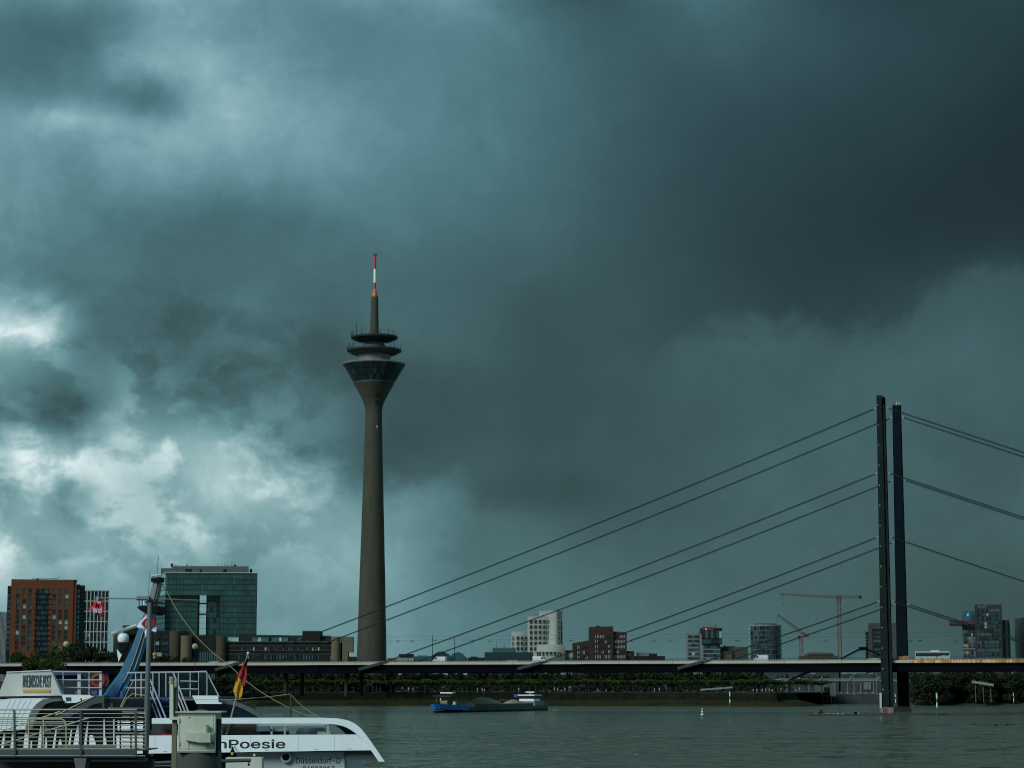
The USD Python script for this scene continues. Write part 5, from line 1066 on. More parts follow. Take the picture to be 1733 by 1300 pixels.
part(T, "wall", MB().box(x(1413), x(1545), Y + 18, Y + 30, 5.0, z(1154)), mat("dim_green_grey", (.024, .034, .034), .7))
for k in range(10): part(T, "window_post", MB().box(x(1417 + 7 * k), x(1418 + 7 * k), Y + 17.7, Y + 18, 5.0, z(1154.5)), mat("post_dim", (.05, .062, .06), .7))
for k in range(6): part(T, "pale_rib", MB().box(x(1470 + 2.1 * k), x(1471.2 + 2.1 * k), Y + 17.3, Y + 17.7, z(1168), z(1155.5)), M_pw)
for px in (1448, 1486): part(T, "mast_pole", MB().cyl((x(px), Y + 5, 5.2), (x(px), Y + 5, z(1138)), .25, .16, 6), mat("pole_grey", (.13, .15, .145), .7))
T = thing("quay_railing", "grey railing with small pale lamps along the top of the quay wall", "railing", (x(1450), Y + 15, 5.2))
for zz in (5.75, 6.3): part(T, "rail", MB().bar((x(1380), Y + 15.5, zz), (x(1560), Y + 15.5, zz), .12), mat("rail_grey", (.16, .18, .175), .7))
for px in np.arange(1382, 1560, 5.6): part(T, "post", MB().box(x(px) - .06, x(px) + .06, Y + 15.44, Y + 15.56, 5.2, 6.3), mat("rail_grey2", (.13, .15, .145), .7))
for px in np.arange(1397, 1492, 10.8): part(T, "lamp", MB().ball((x(px), Y + 15.4, 6.55), .3, 1), mat("lamp_white", (.5, .52, .48), .4))
T = thing("quay_gate", "dark recessed lock gate with two rust red door leaves in the quay wall", "gate", (x(1400), Y + 10, 0))
part(T, "wall", MB().box(x(1380), x(1414), Y + 12, Y + 16, -.5, 5.2), M_wall); part(T, "ladder", MB().box(x(1411), x(1412.5), Y + 11.6, Y + 12, 0, 5), M_grey)
for a in (1392.5, 1402.5): part(T, "door_leaf", MB().box(x(a), x(a + 4.5), Y + 11.8, Y + 12, .6, 4.4), mat("rust_door", (.085, .03, .025), .9, .35, .9))
part(T, "post", MB().box(x(1397.6), x(1398.8), Y + 11.6, Y + 12, 0, 5.2), mat("post_pale", (.16, .16, .15)))
Y = 1480.; x, z = PX(Y, 1150), PZ(Y)
T = thing("low_block", "dim low grey green block below the deck right of the pylons behind the bushes", "building", (x(1590), Y, GZ))
part(T, "wall", MB().box(x(1530), x(1622), Y, Y + 20, GZ, z(1139)).box(x(1622), x(1680), Y + 4, Y + 20, GZ, z(1136)), mat("dim_block", (.030, .040, .040), .8))
for k in range(14): part(T, "window", MB().box(x(1534 + 6.2 * k), x(1537 + 6.2 * k), Y - .1, Y, z(1150), z(1143)), GLASS[0])
Y = 1470.; x, z = PX(Y, 1150), PZ(Y)
T = thing("low_block", "dim grey green sheds below the deck between the riverside trees and the nearer pylon", "building", (x(1340), Y, GZ))
part(T, "wall", MB().box(x(1262), x(1330), Y, Y + 20, GZ, z(1138.5)).box(x(1330), x(1400), Y + 4, Y + 20, GZ, z(1136)).box(x(1400), x(1530), Y + 2, Y + 20, GZ, z(1140.5)), LOOKS["dim_block"])
for k in range(20): part(T, "window", MB().box(x(1266 + 7 * k), x(1269.5 + 7 * k), Y - .1, Y + 4.1, z(1150), z(1144)), pane((5, 3, 2, .3)))
for px in (1372, 1424, 1441, 1470): part(T, "lit_panel", MB().box(x(px), x(px + 8), Y - .2, Y, z(1141.5), z(1139.8)), M_pw, label="small pale roof sign")
# white roof strips and small pale objects under the trees
def strip(label, pa, pb, Yk, hgt=.8, w=5):
    A_, B_ = at(*pa, Yk), at(*pb, Yk); T = thing("pale_canopy", label, "canopy", ((A_[0] + B_[0]) / 2, Yk, GZ))
    d = np.array([0, 0, hgt]); e = np.array([0, w, 0])
    part(T, "roof", MB().hexa([A_, B_, B_ + e, A_ + e], [A_ + d, B_ + d, B_ + d + e, A_ + d + e]), M_pw)
    for s_ in (.12, .5, .88):
        q = A_ + (B_ - A_) * s_; part(T, "post", MB().bar((q[0], Yk + 2, 2.0), (q[0], Yk + 2, q[2]), .2), M_grey)
strip("narrow sloping pale roof strip under the clipped trees near the white green beacon", (1186, 1169.5), (1240, 1165.5), 1186)
strip("sloping pale ramp roof among the bushes right of the pylons", (1648, 1157), (1682, 1162.5), 1168, 1.3)
spots = [(692, 1168), (699, 1167), (808, 1166.5), (816, 1167), (820, 1168), (878, 1165.5), (938, 1166), (944, 1167), (950, 1166), (956, 1165), (1012, 1167), (1026, 1166.5), (1108, 1168), (1116, 1169), (1275, 1166), (1281, 1167.5), (1290, 1167), (1296, 1167), (1302, 1166.5), (1307, 1167.5), (1322, 1168), (1347, 1166), (1353, 1165)]
for i, (px, py) in enumerate(spots):
    Yk = 1188.0; p = at(px, py, Yk); b = (p[0], Yk, GZ)
    if i < 1:
        PS = thing("folded_parasol", "small folded pale parasol standing under the clipped riverside trees", "parasol", b, "folded pale parasols under the riverside trees", rot=0.0)
        part(PS, "cloth", MB().lathe((0, 0, 0), [(.08, .9), (.38, 1.1), (.26, 2.2), (.05, 2.7)], 8), mat("parasol_white", (.24, .25, .24), .8)); part(PS, "pole", MB().cyl((0, 0, -.2), (0, 0, 1.0), .06, .06, 6), M_grey)
    else: copy_of(PS, b, rng.uniform(0, 3), "small folded pale parasol standing under the clipped riverside trees", "parasol", "folded pale parasols under the riverside trees", (rng.uniform(.7, 1.3), 1, rng.uniform(.55, .95)))

# ------------------------------------------------------------------ river marks
M_bw, M_bg = mat("mark_white", (.62, .66, .62), .5), mat("mark_green", (.010, .10, .045), .5)
def beacon(px, foot, top, label, whites, lean=0.0):
    p = onz(px, foot); Yk = p[1]; T = thing("river_beacon", label, "beacon", p); zz = lambda py: ZW(py, Yk, px)
    r_ = .20; ys = [foot] + [y for w in whites for y in w] + [top]
    for k, (a, b) in enumerate(zip(ys[:-1], ys[1:])):
        part(T, "white_band" if k % 2 else "green_band", MB().cyl((p[0], Yk, zz(a) - (.4 if k == 0 else 0)), (p[0], Yk, zz(b)), r_, r_, 8), M_bw if k % 2 else M_bg)
    part(T, "top_mark", MB().cyl((p[0], Yk, zz(top)), (p[0], Yk, zz(top - 2)), r_ * 1.5, r_ * 1.5, 8), M_bg)
    return T
beacon(1235.5, 1213, 1171, "green and white pole beacon in the river left of the pylons", ((1190, 1184), (1179, 1172)))
beacon(1586.5, 1228, 1174, "nearest and tallest green and white pole beacon right of the pylons", ((1198, 1190), (1183, 1174.5)))
beacon(1716, 1205, 1174, "thin green and white pole beacon at the right edge before the bushes", ((1188, 1182), (1179, 1173)))
beacon(1516, 1207, 1176, "small green and white pole beacon between the two pylon feet", ((1190, 1184), (1180, 1176)))
p = onz(1188.5, 1213.5); T = thing("river_buoy", "small cone shaped green and white banded buoy afloat left of the tall beacon", "buoy", p)
zz = lambda py: ZW(py, p[1], 1188)
part(T, "float", MB().lathe(p, [(.1, -.3), (.95, -.3), (.95, .25), (.6, .5), (.1, .5)], 16), M_bg, smooth=30)
prof = [(.52, .5), (.46, .95), (.40, 1.4), (.32, 1.85), (.24, 2.3), (.12, 2.7)]
for k in range(5): part(T, "white_band" if k in (0, 2, 4) else "green_band", MB().lathe(p, [(prof[k][0], prof[k][1]), (prof[k + 1][0], prof[k + 1][1])], 12), M_bw if k in (0, 2, 4) else M_bg, smooth=30)
part(T, "top_mark", MB().cyl(p + [0, 0, 2.7], p + [0, 0, 3.2], .08, .02, 6), M_bg)

# ------------------------------------------------------------------ river barge
bow, stern = onz(735.5, 1207.2), onz(911, 1202.9)
axis = (bow - stern) / np.linalg.norm(bow - stern); BL = np.linalg.norm(bow - stern); brot = math.atan2(axis[1], axis[0])
T = thing("river_barge", "long low cargo barge with blue bow heading left across the river", "barge", stern, rot=brot)
bw = 5.2
hull = [(0, -bw * .8), (2, -bw), (BL - 14, -bw), (BL - 6, -bw * .8), (BL - 1.5, -bw * .3), (BL, 0), (BL - 1.5, bw * .3), (BL - 6, bw * .8), (BL - 14, bw), (2, bw), (0, bw * .8)]
bowp = [(BL - 24, -bw - .03)] + [(a, b * 1.008) for a, b in hull[2:9]] + [(BL - 24, bw + .03)]
M_hull, M_bblue = mat("barge_grey", (.045, .052, .052), .7, .3, .3), mat("barge_blue", (.025, .18, .60), .5, .15, .3)
cut = [(a, b) for a, b in hull if a < BL - 20]; cut = cut[:2] + [(BL - 21, -bw), (BL - 21, bw)] + cut[2:]
part(T, "hull", MB().polyz(cut, -.8, 1.9), M_hull); part(T, "waterline", MB().polyz([(a, b * 1.006) for a, b in cut[:3]] + [(BL - 7, -bw * .72), (BL - 2.6, 0), (BL - 7, bw * .72)] + [(a, b * 1.006) for a, b in cut[3:]], -.8, .62), M_black)
ext = MB(); lo_, hi_ = [], []
for a, b in bowp:
    q = max(0, (a - (BL - 24)) / 24); lo_.append((a - .6 * q, b * .97, .56 + .7 * q)); hi_.append((a + .9 * q, b * (1 + .10 * q), 2.2 + 1.15 * q ** 1.3))
n = len(bowp); v = lo_ + hi_; f = [(i, (i + 1) % n, n + (i + 1) % n, n + i) for i in range(n)]
ext.add(v, f); ext.add(hi_, [(0, i, i + 1) for i in range(1, n - 1)])
part(T, "bow", ext, M_bblue)
part(T, "bulwark", MB().box(BL - 21, BL - 4, -.6, .6, 2.3, 2.9), M_grey)
for k in range(2): part(T, "winch", MB().cyl((BL - 9 - 4 * k, -1.4, 3.8), (BL - 9 - 4 * k, 1.4, 3.8), .8, .8, 10), mat("winch_ochre", (.22, .17, .07), .7))
bc = MB().cyl((BL - 12, 0, 3.6), (BL - 12, 0, 7.4), .2, .14, 6).cyl((BL - 9.5, -3.5, 3.9), (BL - 9.5, -3.5, 6.2), .12, .12, 5).cyl((BL - 14, -3.6, 3.4), (BL - 14, -3.6, 6.2), .12, .12, 5).cyl((BL - 12, 3.5, 3.4), (BL - 12, 3.5, 6.0), .12, .12, 5)
part(T, "bow_mast", bc, M_grey); part(T, "bow_awning", MB().box(BL - 17, BL - 6.5, -3.9, -1.0, 6.2, 6.35).box(BL - 17, BL - 6.5, -1, 3.6, 6.15, 6.3), mat("awning_dim", (.06, .09, .07), .7)); part(T, "radar", MB().box(BL - 13.5, BL - 10.5, -2.6, 2.6, 7.3, 7.75), M_white)
part(T, "side_light", MB().box(BL - 14.2, BL - 13.4, -4.0, -3.6, 4.6, 5.3), M_white)
part(T, "white_tank", MB().ball((BL - 26, -3.6, 3.2), .95, 2), M_white, smooth=True)
part(T, "coaming", MB().box(16, BL - 28, -4.3, -4.0, 1.9, 3.1).box(16, BL - 28, 4.0, 4.3, 1.9, 3.1).box(16, 16.3, -4, 4, 1.9, 3.1).box(BL - 28.3, BL - 28, -4, 4, 1.9, 3.1), M_hull)
M_sand = mat("cargo_sand", (.24, .21, .15), .95, .2, .4, bump=.05)
def heap(x0, x1, h, sd):
    g = np.linspace(0, 1, 19); hh = np.linspace(-1, 1, 9); rows = []
    for q in hh: rows.append([(x0 + (x1 - x0) * s_, q * 3.9, 2.2 + h * math.sin(math.pi * s_) ** .8 * (1 - q * q) * (.8 + .5 * meshkit.fbm(np.array([[s_ * 5, q * 2, sd]]), 3)[0])) for s_ in g])
    return sheet([np.array(r_) for r_ in rows])
part(T, "sand_heap", heap(BL - 64, BL - 30, 3.3, 1.), M_sand, smooth=True, label="sand heap towards the bow"); part(T, "sand_heap", heap(17, BL - 68, 2.4, 2.), M_sand, smooth=True, label="sand heap towards the stern")
for a, b in ((BL - 62, BL - 34), (19, 36)):
    ar = MB(); ps = [(a + (b - a) * k / 12, -4.35, 2.4 + 2.2 * math.sin(math.pi * k / 12)) for k in range(13)]
    ar.tube(ps, .22, 4); part(T, "hatch_bow", ar, mat("hatch_dull", (.14, .13, .11), .7))
part(T, "deckhouse", MB().box(3.5, 14, -4.2, 4.2, 1.9, 3.9), mat("deckhouse_grey", (.15, .165, .165), .6)); part(T, "aft_bulwark", MB().box(0.2, 3.2, -4.4, 4.4, 1.9, 3.3), mat("aft_blue", (.04, .09, .16), .6))
wh = part(T, "wheelhouse", MB().box(6, 13, -3.3, 3.3, 3.9, 4.8), M_white); part(wh, "window", MB().box(6.2, 12.8, -3.2, 3.2, 4.8, 6.1), GLASS[0]); part(wh, "roof", MB().box(5.6, 13.6, -3.8, 3.8, 6.1, 6.55), M_white)
part(wh, "radar", MB().cyl((9, 0, 6.5), (9, 0, 7.5), .1, .1, 5).box(8.7, 9.3, -1.9, 1.9, 7.4, 7.8), M_white); part(wh, "blue_board", MB().box(13.6, 13.75, -5.4, -3.7, 5.5, 6.8), mat("board_blue", (.02, .05, .20), .5))
for k in range(5): part(T, "deck_locker", MB().box(.6 + 1.0 * k, 1.3 + 1.0 * k, -4.6, -4.1, 1.9, 3.6 + .4 * (k % 2)), mat("locker_pale", (.34, .36, .34), .7))
for k in range(6): part(T, "deckhouse_window", MB().box(4.3 + 1.55 * k, 5.2 + 1.55 * k, -4.26, -4.18, 3.0, 3.8), GLASS[0])
FO = MB()
for k in range(26):
    q = rng.random() ** 1.4; c = stern - axis * (1 + 16 * q) + np.array([-axis[1], axis[0], 0]) * rng.uniform(-3.2, 3.2) * (.5 + q * .6); w_ = rng.uniform(.5, 2.2)
    FO.add([c + [-w_, -.4, .02], c + [0, -.9, .03], c + [w_, 0, .02], c + [.2, 1.0, .03]], [(0, 1, 2, 3)])
struct("wake_foam", FO, mat("foam", (.42, .46, .44), .8, .2, 1.0), "pale foam of the wake behind the barge's stern", "foam", kind="stuff")

# ------------------------------------------------------------------ excursion ship at the landing stage
def clear_glass(name, tint, k=.35):
    nd = {"t": ("transparent_bsdf", {"color": tint}), "g": ("glossy_bsdf", {"roughness": .03, "color": (.9, .95, .95)}), "f": ("fresnel", {"IOR": 1.5}), "m": ("mix_closure", {})}
    return usdkit.material(stage, f"/World/Looks/{name}", nd, [("f.fac", "m.fac"), ("t.BSDF", "m.closure1"), ("g.BSDF", "m.closure2")], surface="m.closure")
M_screen = clear_glass("screen_glass", (.42, .52, .55))
M_ship = mat("ship_white", (.76, .80, .84), .30, .05, 2.6, stretch=(1.2, 1, .16))
M_shipgrey = mat("ship_grey", (.36, .40, .42), .4, .08, 2.0)
M_rail = mat("rail_white", (.46, .50, .54), .35, .04, 2)
M_navy = mat("navy_cover", (.005, .008, .018), .7, .3, 2)
M_mast = mat("mast_blue", (.017, .105, .205), .42, .10, 1.2)
M_mastup = mat("mast_grey", (.13, .17, .19), .5, .15, 2)
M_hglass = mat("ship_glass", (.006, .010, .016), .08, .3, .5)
M_cream = mat("cream_rail", (.38, .36, .25), .5, .12, 2.5)
M_rope = mat("rope", (.40, .33, .20), .9, .2, 6)
M_gang = mat("stage_steel", (.045, .055, .060), .55, .25, 1.5)
M_letter = mat("letter_black", (.012, .014, .018), .5)
def xz(px, py, Y): p = at(px, py, Y); return p[0], p[2]
def ppoly(pts, Y0, Y1, mb=None): return (mb or MB()).poly([xz(a, b, Y0) for a, b in pts], Y0, Y1)
def pbox(a, b, top, bot, Y0, Y1, mb=None): return ppoly([(a, bot), (b, bot), (b, top), (a, top)], Y0, Y1, mb)
def ptube(pts, Y, r, n=6, mb=None): return (mb or MB()).tube([at(a, b, Y) for a, b in pts], r, n)
def curve(pts, n=6):
    """Rounded run through the points (Catmull-Rom)."""
    p = np.array([pts[0]] + list(pts) + [pts[-1]], float); out = []
    for i in range(1, len(p) - 2):
        for k in range(n):
            t = k / n; out.append(tuple(.5 * ((2 * p[i]) + (-p[i - 1] + p[i + 1]) * t + (2 * p[i - 1] - 5 * p[i] + 4 * p[i + 1] - p[i + 2]) * t * t + (-p[i - 1] + 3 * p[i] - 3 * p[i + 1] + p[i + 2]) * t ** 3)))
    return out + [tuple(p[-2])]
SY = 80.0
S = thing("excursion_ship", "white excursion ship with blue slanted mast and curved stern rim at the landing stage", "ship", (XW(300, SY), SY + 5, 0))
# hull and stern
part(S, "bulwark", ppoly([(197, 1246), (610, 1244), (630, 1270.5), (197, 1277)], SY, SY + .12), M_ship)
outer = [(257, 1216.2), (400, 1215.8), (540, 1215.6), (570, 1216.6)] + curve([(570, 1216.6), (592, 1221.5), (609, 1232.5), (624, 1251), (638, 1271), (651, 1290)], 5)[1:]
inner = curve([(641, 1290), (628, 1271.5), (613, 1252.5), (599, 1239.5), (583, 1230.5), (565, 1226.4)], 5) + [(540, 1225.6), (400, 1225.5), (257, 1225.8)]
for px in (262, 424, 505, 566): part(S, "plate_seam", pbox(px, px + .55, 1245.5, 1273 if px < 400 else 1271.5, SY - .003, SY - .001), mat("seam_blue_grey", (.36, .41, .45), .5))
for px, y in ((276, 1272), (448, 1270), (532, 1269), (588, 1268)): part(S, "scuff", pbox(px, px + 7, y, y + .9, SY - .003, SY - .001), mat("scuff_grey", (.22, .22, .20), .8, .4, 9))
part(S, "stern_rim", ppoly(outer + inner, SY - .12, SY + .16), M_ship)
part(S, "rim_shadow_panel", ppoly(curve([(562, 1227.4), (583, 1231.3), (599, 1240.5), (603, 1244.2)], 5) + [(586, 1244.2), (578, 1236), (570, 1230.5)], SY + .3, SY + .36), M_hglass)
part(S, "rim_foot", ppoly([(586, 1271), (629, 1271), (641, 1289.5), (584, 1286.5)], SY + .25, SY + 1.6), mat("foot_grey", (.05, .06, .065), .6))
part(S, "hull", pbox(400, 583, 1273, 1340, SY + .45, SY + 10).box(XW(-40, SY + .7), XW(400, SY + .7), SY + .75, SY + 10, -.5, ZW(1276, SY + .7)), M_shipgrey)
part(S, "hull", MB().box(XW(120, SY), XW(400, SY + .6), SY + .6, SY + .74, ZW(1340, SY), ZW(1277.5, SY)), M_black, label="black lower side of the hull under the white bulwark")
part(S, "locker", pbox(382, 443, 1283, 1330, SY - .9, SY - .2), mat("locker_cream", (.46, .47, .42), .6))
part(S, "lettering", MB().text("RheinPoesie", xz(306, 1266, SY)[0], xz(483, 1266, SY)[0], ZW(1267, SY), ZW(1253, SY) - ZW(1267, SY), SY, True, .004), M_letter)
part(S, "lettering", MB().text("Düsseldorf-D", xz(500.5, 1293, SY + .45)[0], xz(576.5, 1293, SY + .45)[0], ZW(1292.8, SY + .45), ZW(1283.6, SY + .45) - ZW(1292.8, SY + .45), SY + .45, True, .004), M_letter)
part(S, "lettering", MB().text("04803017", xz(512, 1305, SY + .45)[0], xz(566, 1305, SY + .45)[0], ZW(1307, SY + .45), ZW(1298, SY + .45) - ZW(1307, SY + .45), SY + .45, True, .004), M_letter)
c = at(484, 1282, SY + .35); part(S, "hawse_ring", MB().lathe((0, 0, 0), [(.13, 0), (.20, .03), (.20, .10), (.13, .12)], 20).xf(np.array([[1, 0, 0, c[0]], [0, 0, -1, c[1] + .06], [0, 1, 0, c[2]], [0, 0, 0, 1.]])), M_shipgrey, smooth=30)
part(S, "hawse_hole", MB().ball(c - [0, -.05, .03], .15, 2, (1, .6, .8)), M_black, smooth=True)
# open stern deck
zd = ZW(1262, SY)
part(S, "stern_deck", MB().box(XW(100, SY), XW(600, SY), SY + .2, SY + 10, zd - .15, zd), mat("deck_grey", (.10, .11, .11), .7))
part(S, "mesh_screen", pbox(376, 434, 1226, 1246, SY + .5, SY + .53), mat("brown_mesh", (.075, .062, .046), .8, .4, 14))
part(S, "dark_panel", pbox(257, 300, 1226.5, 1246, SY + .5, SY + .55), mat("panel_brown", (.032, .028, .026), .7))
ms = MB()
for k in range(24): ms.bar(at(376 + k * 2.6 - 4, 1246, SY + .48), at(376 + k * 2.6 + 4, 1226, SY + .48), .008).bar(at(376 + k * 2.6 + 4, 1246, SY + .48), at(376 + k * 2.6 - 4, 1226, SY + .48), .008)
part(S, "mesh_wire", ms, mat("mesh_wire", (.14, .12, .09), .7), kind="stuff")
for px in (459.5, 482, 555): part(S, "rim_post", pbox(px - 1.6, px + 1.6, 1229, 1248, SY + 2, SY + 2.1), mat("post_blue", (.28, .40, .48), .5))
part(S, "rim_brace", ppoly([(437, 1226), (560, 1226), (548, 1229), (437, 1230)], SY + 1.2, SY + 1.3), mat("brace_grey", (.30, .36, .36), .5))
part(S, "side_awning", ppoly([(434, 1230), (452, 1228), (463, 1238), (434, 1239)], SY + 2, SY + 3), mat("awning_blue", (.06, .11, .15), .6)); part(S, "side_seat", pbox(434, 486, 1239, 1250, SY + 2.4, SY + 3.2), M_black)
c = at(526.5, 1256, SY + 4); rr0 = .56
part(S, "capstan", MB().lathe(c, [(.1, -.3), (rr0 * .72, -.3), (rr0 * .72, .17), (rr0, .22), (rr0, .38), (rr0 * .86, .50), (.05, .53)], 28), mat("capstan_blue", (.03, .05, .065), .35), smooth=30)
part(S, "bench", pbox(537, 560, 1239.5, 1250, SY + 3, SY + 3.3), mat("bench_cream", (.36, .33, .25), .7))
# aft deckhouse with curved dark glass
part(S, "deckhouse", MB().box(XW(330, SY + 2), XW(400, SY + 2), SY + 2.8, SY + 8.5, ZW(1230, SY + 2), ZW(1192, SY + 2)).box(XW(60, SY + 2), XW(331, SY + 2), SY + 6, SY + 8.5, ZW(1240, SY + 2), ZW(1180, SY + 2)), M_hglass)
part(S, "aft_window", ppoly([(337, 1190)] + curve([(384, 1190.5), (408, 1197), (428, 1206), (445, 1217)], 4) + [(337, 1217)], SY + 2, SY + 2.3), mat("navy_glass", (.006, .016, .034), .1))
part(S, "roof_edge", ppoly(curve([(372, 1185), (390, 1187), (412, 1194.5), (431, 1204), (449, 1216)], 4) + curve([(441, 1217), (426, 1208.5), (407, 1199), (388, 1193), (372, 1192.5)], 4), SY + 1.9, SY + 2.5), mat("roof_grey", (.085, .10, .11), .4))
for a, b in ((352, 398), (366, 415)): part(S, "window_bar", ptube([(a, 1192), (b, 1216)], SY + 1.98, .012, 4), mat("bar_navy", (.02, .035, .05), .5))
part(S, "beige_shelf", ppoly(curve([(318, 1208), (335, 1202), (352, 1204), (368, 1210)], 4) + [(368, 1216), (318, 1216)], SY + 1.5, SY + 1.9), mat("shelf_dull", (.16, .15, .12), .7))
part(S, "white_fairing", ppoly([(325, 1178), (369, 1178), (369.5, 1192.3), (332.5, 1192.3)], SY + 1.5, SY + 1.7), M_ship); part(S, "fairing_lip", ppoly([(369.5, 1188.5), (375, 1190.5), (375, 1192.3), (369.5, 1192.3)], SY + 1.5, SY + 1.7), M_ship)
# sun deck, wind screen, rails
zs_ = ZW(1181, SY + 3)
part(S, "sun_deck", MB().box(XW(-60, SY + 2), XW(371, SY + 3), SY + 3.2, SY + 10, zs_ - .12, zs_), mat("deck_dark", (.05, .055, .06), .7))
for a, b in ((251, 271), (272, 301), (304, 322), (323, 336)): part(S, "wind_screen", pbox(a + .4, b - .4, 1139.5, 1178, SY + 4, SY + 4.02), M_screen)
part(S, "wind_screen", ppoly([(337, 1138), (349.5, 1138), (370, 1179), (337, 1179)], SY + 4, SY + 4.02), M_screen, label="slanted end pane of the wind screen")
part(S, "end_frame", ptube([(349.5, 1137.6), (371, 1180)], SY + 4, .022, 5), M_rail)
part(S, "brace", ptube([(349, 1154), (334, 1176)], SY + 4.05, .02, 5), M_rail)
part(S, "top_rail", ptube([(215, 1139.5), (300, 1138.4), (350, 1137.5)], SY + 4, .032, 6), M_rail)
for px in (259, 269.5, 281, 302, 322, 336, 350.5): part(S, "rail_post", ptube([(px, 1139), (px, 1180)], SY + 3.96, .022, 5), mat("post_pale2", (.40, .46, .48), .4))
for y in (1153.5, 1166.5): part(S, "rail", ptube([(305, y), (336, y + .8)], SY + 3.9, .02, 5), M_rail)
for px in (88, 107, 151): part(S, "rail_post", ptube([(px, 1138), (px, 1178)], SY + 3, .026, 5), M_rail)
for a, b in ((131, 136.5), (168, 172)): part(S, "gate_post", pbox(a, b, 1138, 1180, SY + 2.9, SY + 3.0), M_rail)
for y, t in ((1137.5, .03), (1151.2, .022), (1164.2, .022)): part(S, "rail", ptube([(86, y), (172, y + .4)], SY + 2.85, t, 6), M_rail)
for y in (1139.5, 1152.2, 1165.2): part(S, "rail", ptube([(214.5 + (1165 - y) * .45, y), (256, y - .6)], SY + 3, .026, 6), M_rail)
for px in (229.5, 239): part(S, "rail_post", ptube([(px, 1140), (px, 1180)], SY + 3, .024, 5), M_rail)
part(S, "deck_cover", pbox(86, 175, 1140, 1180, SY + 6.0, SY + 7.2), M_navy); part(S, "deck_cover", pbox(206, 300, 1144, 1181, SY + 6.2, SY + 7.2), mat("dark_cover", (.007, .010, .016), .7)); part(S, "cover_band", pbox(88, 134, 1139.5, 1143.5, SY + 5.8, SY + 6.0), mat("band_blue", (.015, .035, .12), .6))
for px in (127, 155): part(S, "blue_bracket", pbox(px, px + 9, 1170, 1176, SY + 5.6, SY + 5.9), mat("bracket_blue", (.03, .09, .26), .6))
# blue deck chairs and tables below the screen
for k, (a, b, y) in enumerate(((253, 291, 1181), (254, 288, 1187), (256, 292, 1195), (258, 286, 1203), (256, 290, 1210))):
    part(S, "blue_seat", pbox(a, b, y, y + 3.2, SY + 1.6 + .2 * k, SY + 2.2 + .2 * k), mat("seat_blue", (.02, .07, .30), .5)); part(S, "seat_leg", ptube([(a + 6, y + 3), (a + 4, y + 8)], SY + 1.8 + .2 * k, .015, 4).tube([at(b - 6, y + 3, SY + 1.8 + .2 * k), at(b - 4, y + 8, SY + 1.8 + .2 * k)], .015, 4), M_navy)
# stairs with parallel hand rails
for a, b in (((251, 1143), (283, 1222)), ((250, 1158), (275, 1222)), ((250, 1173), (267, 1219)), ((293, 1138), (320, 1208)), ((296, 1161), (314.5, 1208)), ((299, 1183), (308.5, 1208))):
    part(S, "stair_rail", ptube([a, b], SY + 1.2, .030, 6), M_rail)
for k in range(6): part(S, "stair_tread", pbox(272 + 1.2 * k, 284 + 1.2 * k, 1224 + 3.4 * k, 1225.4 + 3.4 * k, SY + .6, SY + 1.4), M_rail)
part(S, "stair_foot", pbox(274, 290, 1243, 1245.5, SY + .3, SY + .8), M_red)
for a, b in (((278, 1153), (273, 1178)), ((290, 1158), (277, 1178)), ((322, 1156), (313, 1175))): part(S, "chain", ptube([a, ((a[0] + b[0]) / 2 - 1, (a[1] + b[1]) / 2 + 2), b], SY + 4.3, .014, 4), mat("chain_yellow", (.30, .22, .04), .6, .6, 12))
# sign board like a low funnel
part(S, "sign_board", MB().hexa([at(-4, 1179.5, SY + 2), at(104.5, 1178, SY + 2), at(104.5, 1178, SY + 2) + [-.03, .7, 0], at(-4, 1179.5, SY + 2) + [.03, .7, 0]], [at(12, 1138.8, SY + 2), at(86.5, 1135.5, SY + 2), at(86.5, 1135.5, SY + 2) + [-.06, .6, 0], at(12, 1138.8, SY + 2) + [.06, .6, 0]]), mat("sign_white", (.50, .55, .56)))
part(S, "sign_cap", MB().bar(at(11.5, 1138.4, SY + 1.98), at(87, 1135.1, SY + 1.98), .06, .03), M_ship)
part(S, "lettering", MB().text("RHEINISCHE POST", xz(38.5, 1163, SY + 2)[0], xz(86, 1163, SY + 2)[0], ZW(1163.8, SY + 2), ZW(1143.5, SY + 2) - ZW(1163.8, SY + 2), SY + 2, False, .03), mat("letter_navy", (.05, .065, .085), .5))
part(S, "yellow_bar", pbox(38.5, 85, 1167.8, 1172.8, SY + 1.97, SY + 1.998), mat("bar_yellow", (.46, .26, .03), .6))
part(S, "sign_base", pbox(-10, 108, 1178.6, 1182.5, SY + 2.05, SY + 4.2), M_navy)
# streamlined white housing and dark saloon glass
part(S, "white_housing", ppoly([(-12, 1186), (20, 1183)] + curve([(60, 1182.4), (73, 1184.5), (63, 1191), (53, 1203), (46, 1220), (42, 1236)], 5) + [(-12, 1239)], SY + .6, SY + 2.6), M_ship)
for k in range(5): part(S, "housing_seam", ptube([(18 + 9 * k, 1185), (6 + 8 * k, 1212), (2 + 8 * k, 1236)], SY + .6, .009, 4), mat("seam_grey", (.30, .35, .38), .6))
part(S, "housing_edge", ppoly(curve([(73, 1184.2), (90, 1183.2), (107, 1186.5)], 4) + curve([(90, 1188.5), (77, 1193), (66, 1205), (58, 1220), (54, 1236)], 5) + curve([(42, 1236), (46, 1220), (53, 1203), (63, 1191), (73, 1184.2)], 5), SY + .55, SY + 2.6), mat("edge_grey", (.11, .12, .12), .5))
part(S, "saloon_wall", MB().box(XW(-40, SY), XW(250, SY), SY + .9, SY + 6, ZW(1276, SY), ZW(1184, SY)), M_hglass)
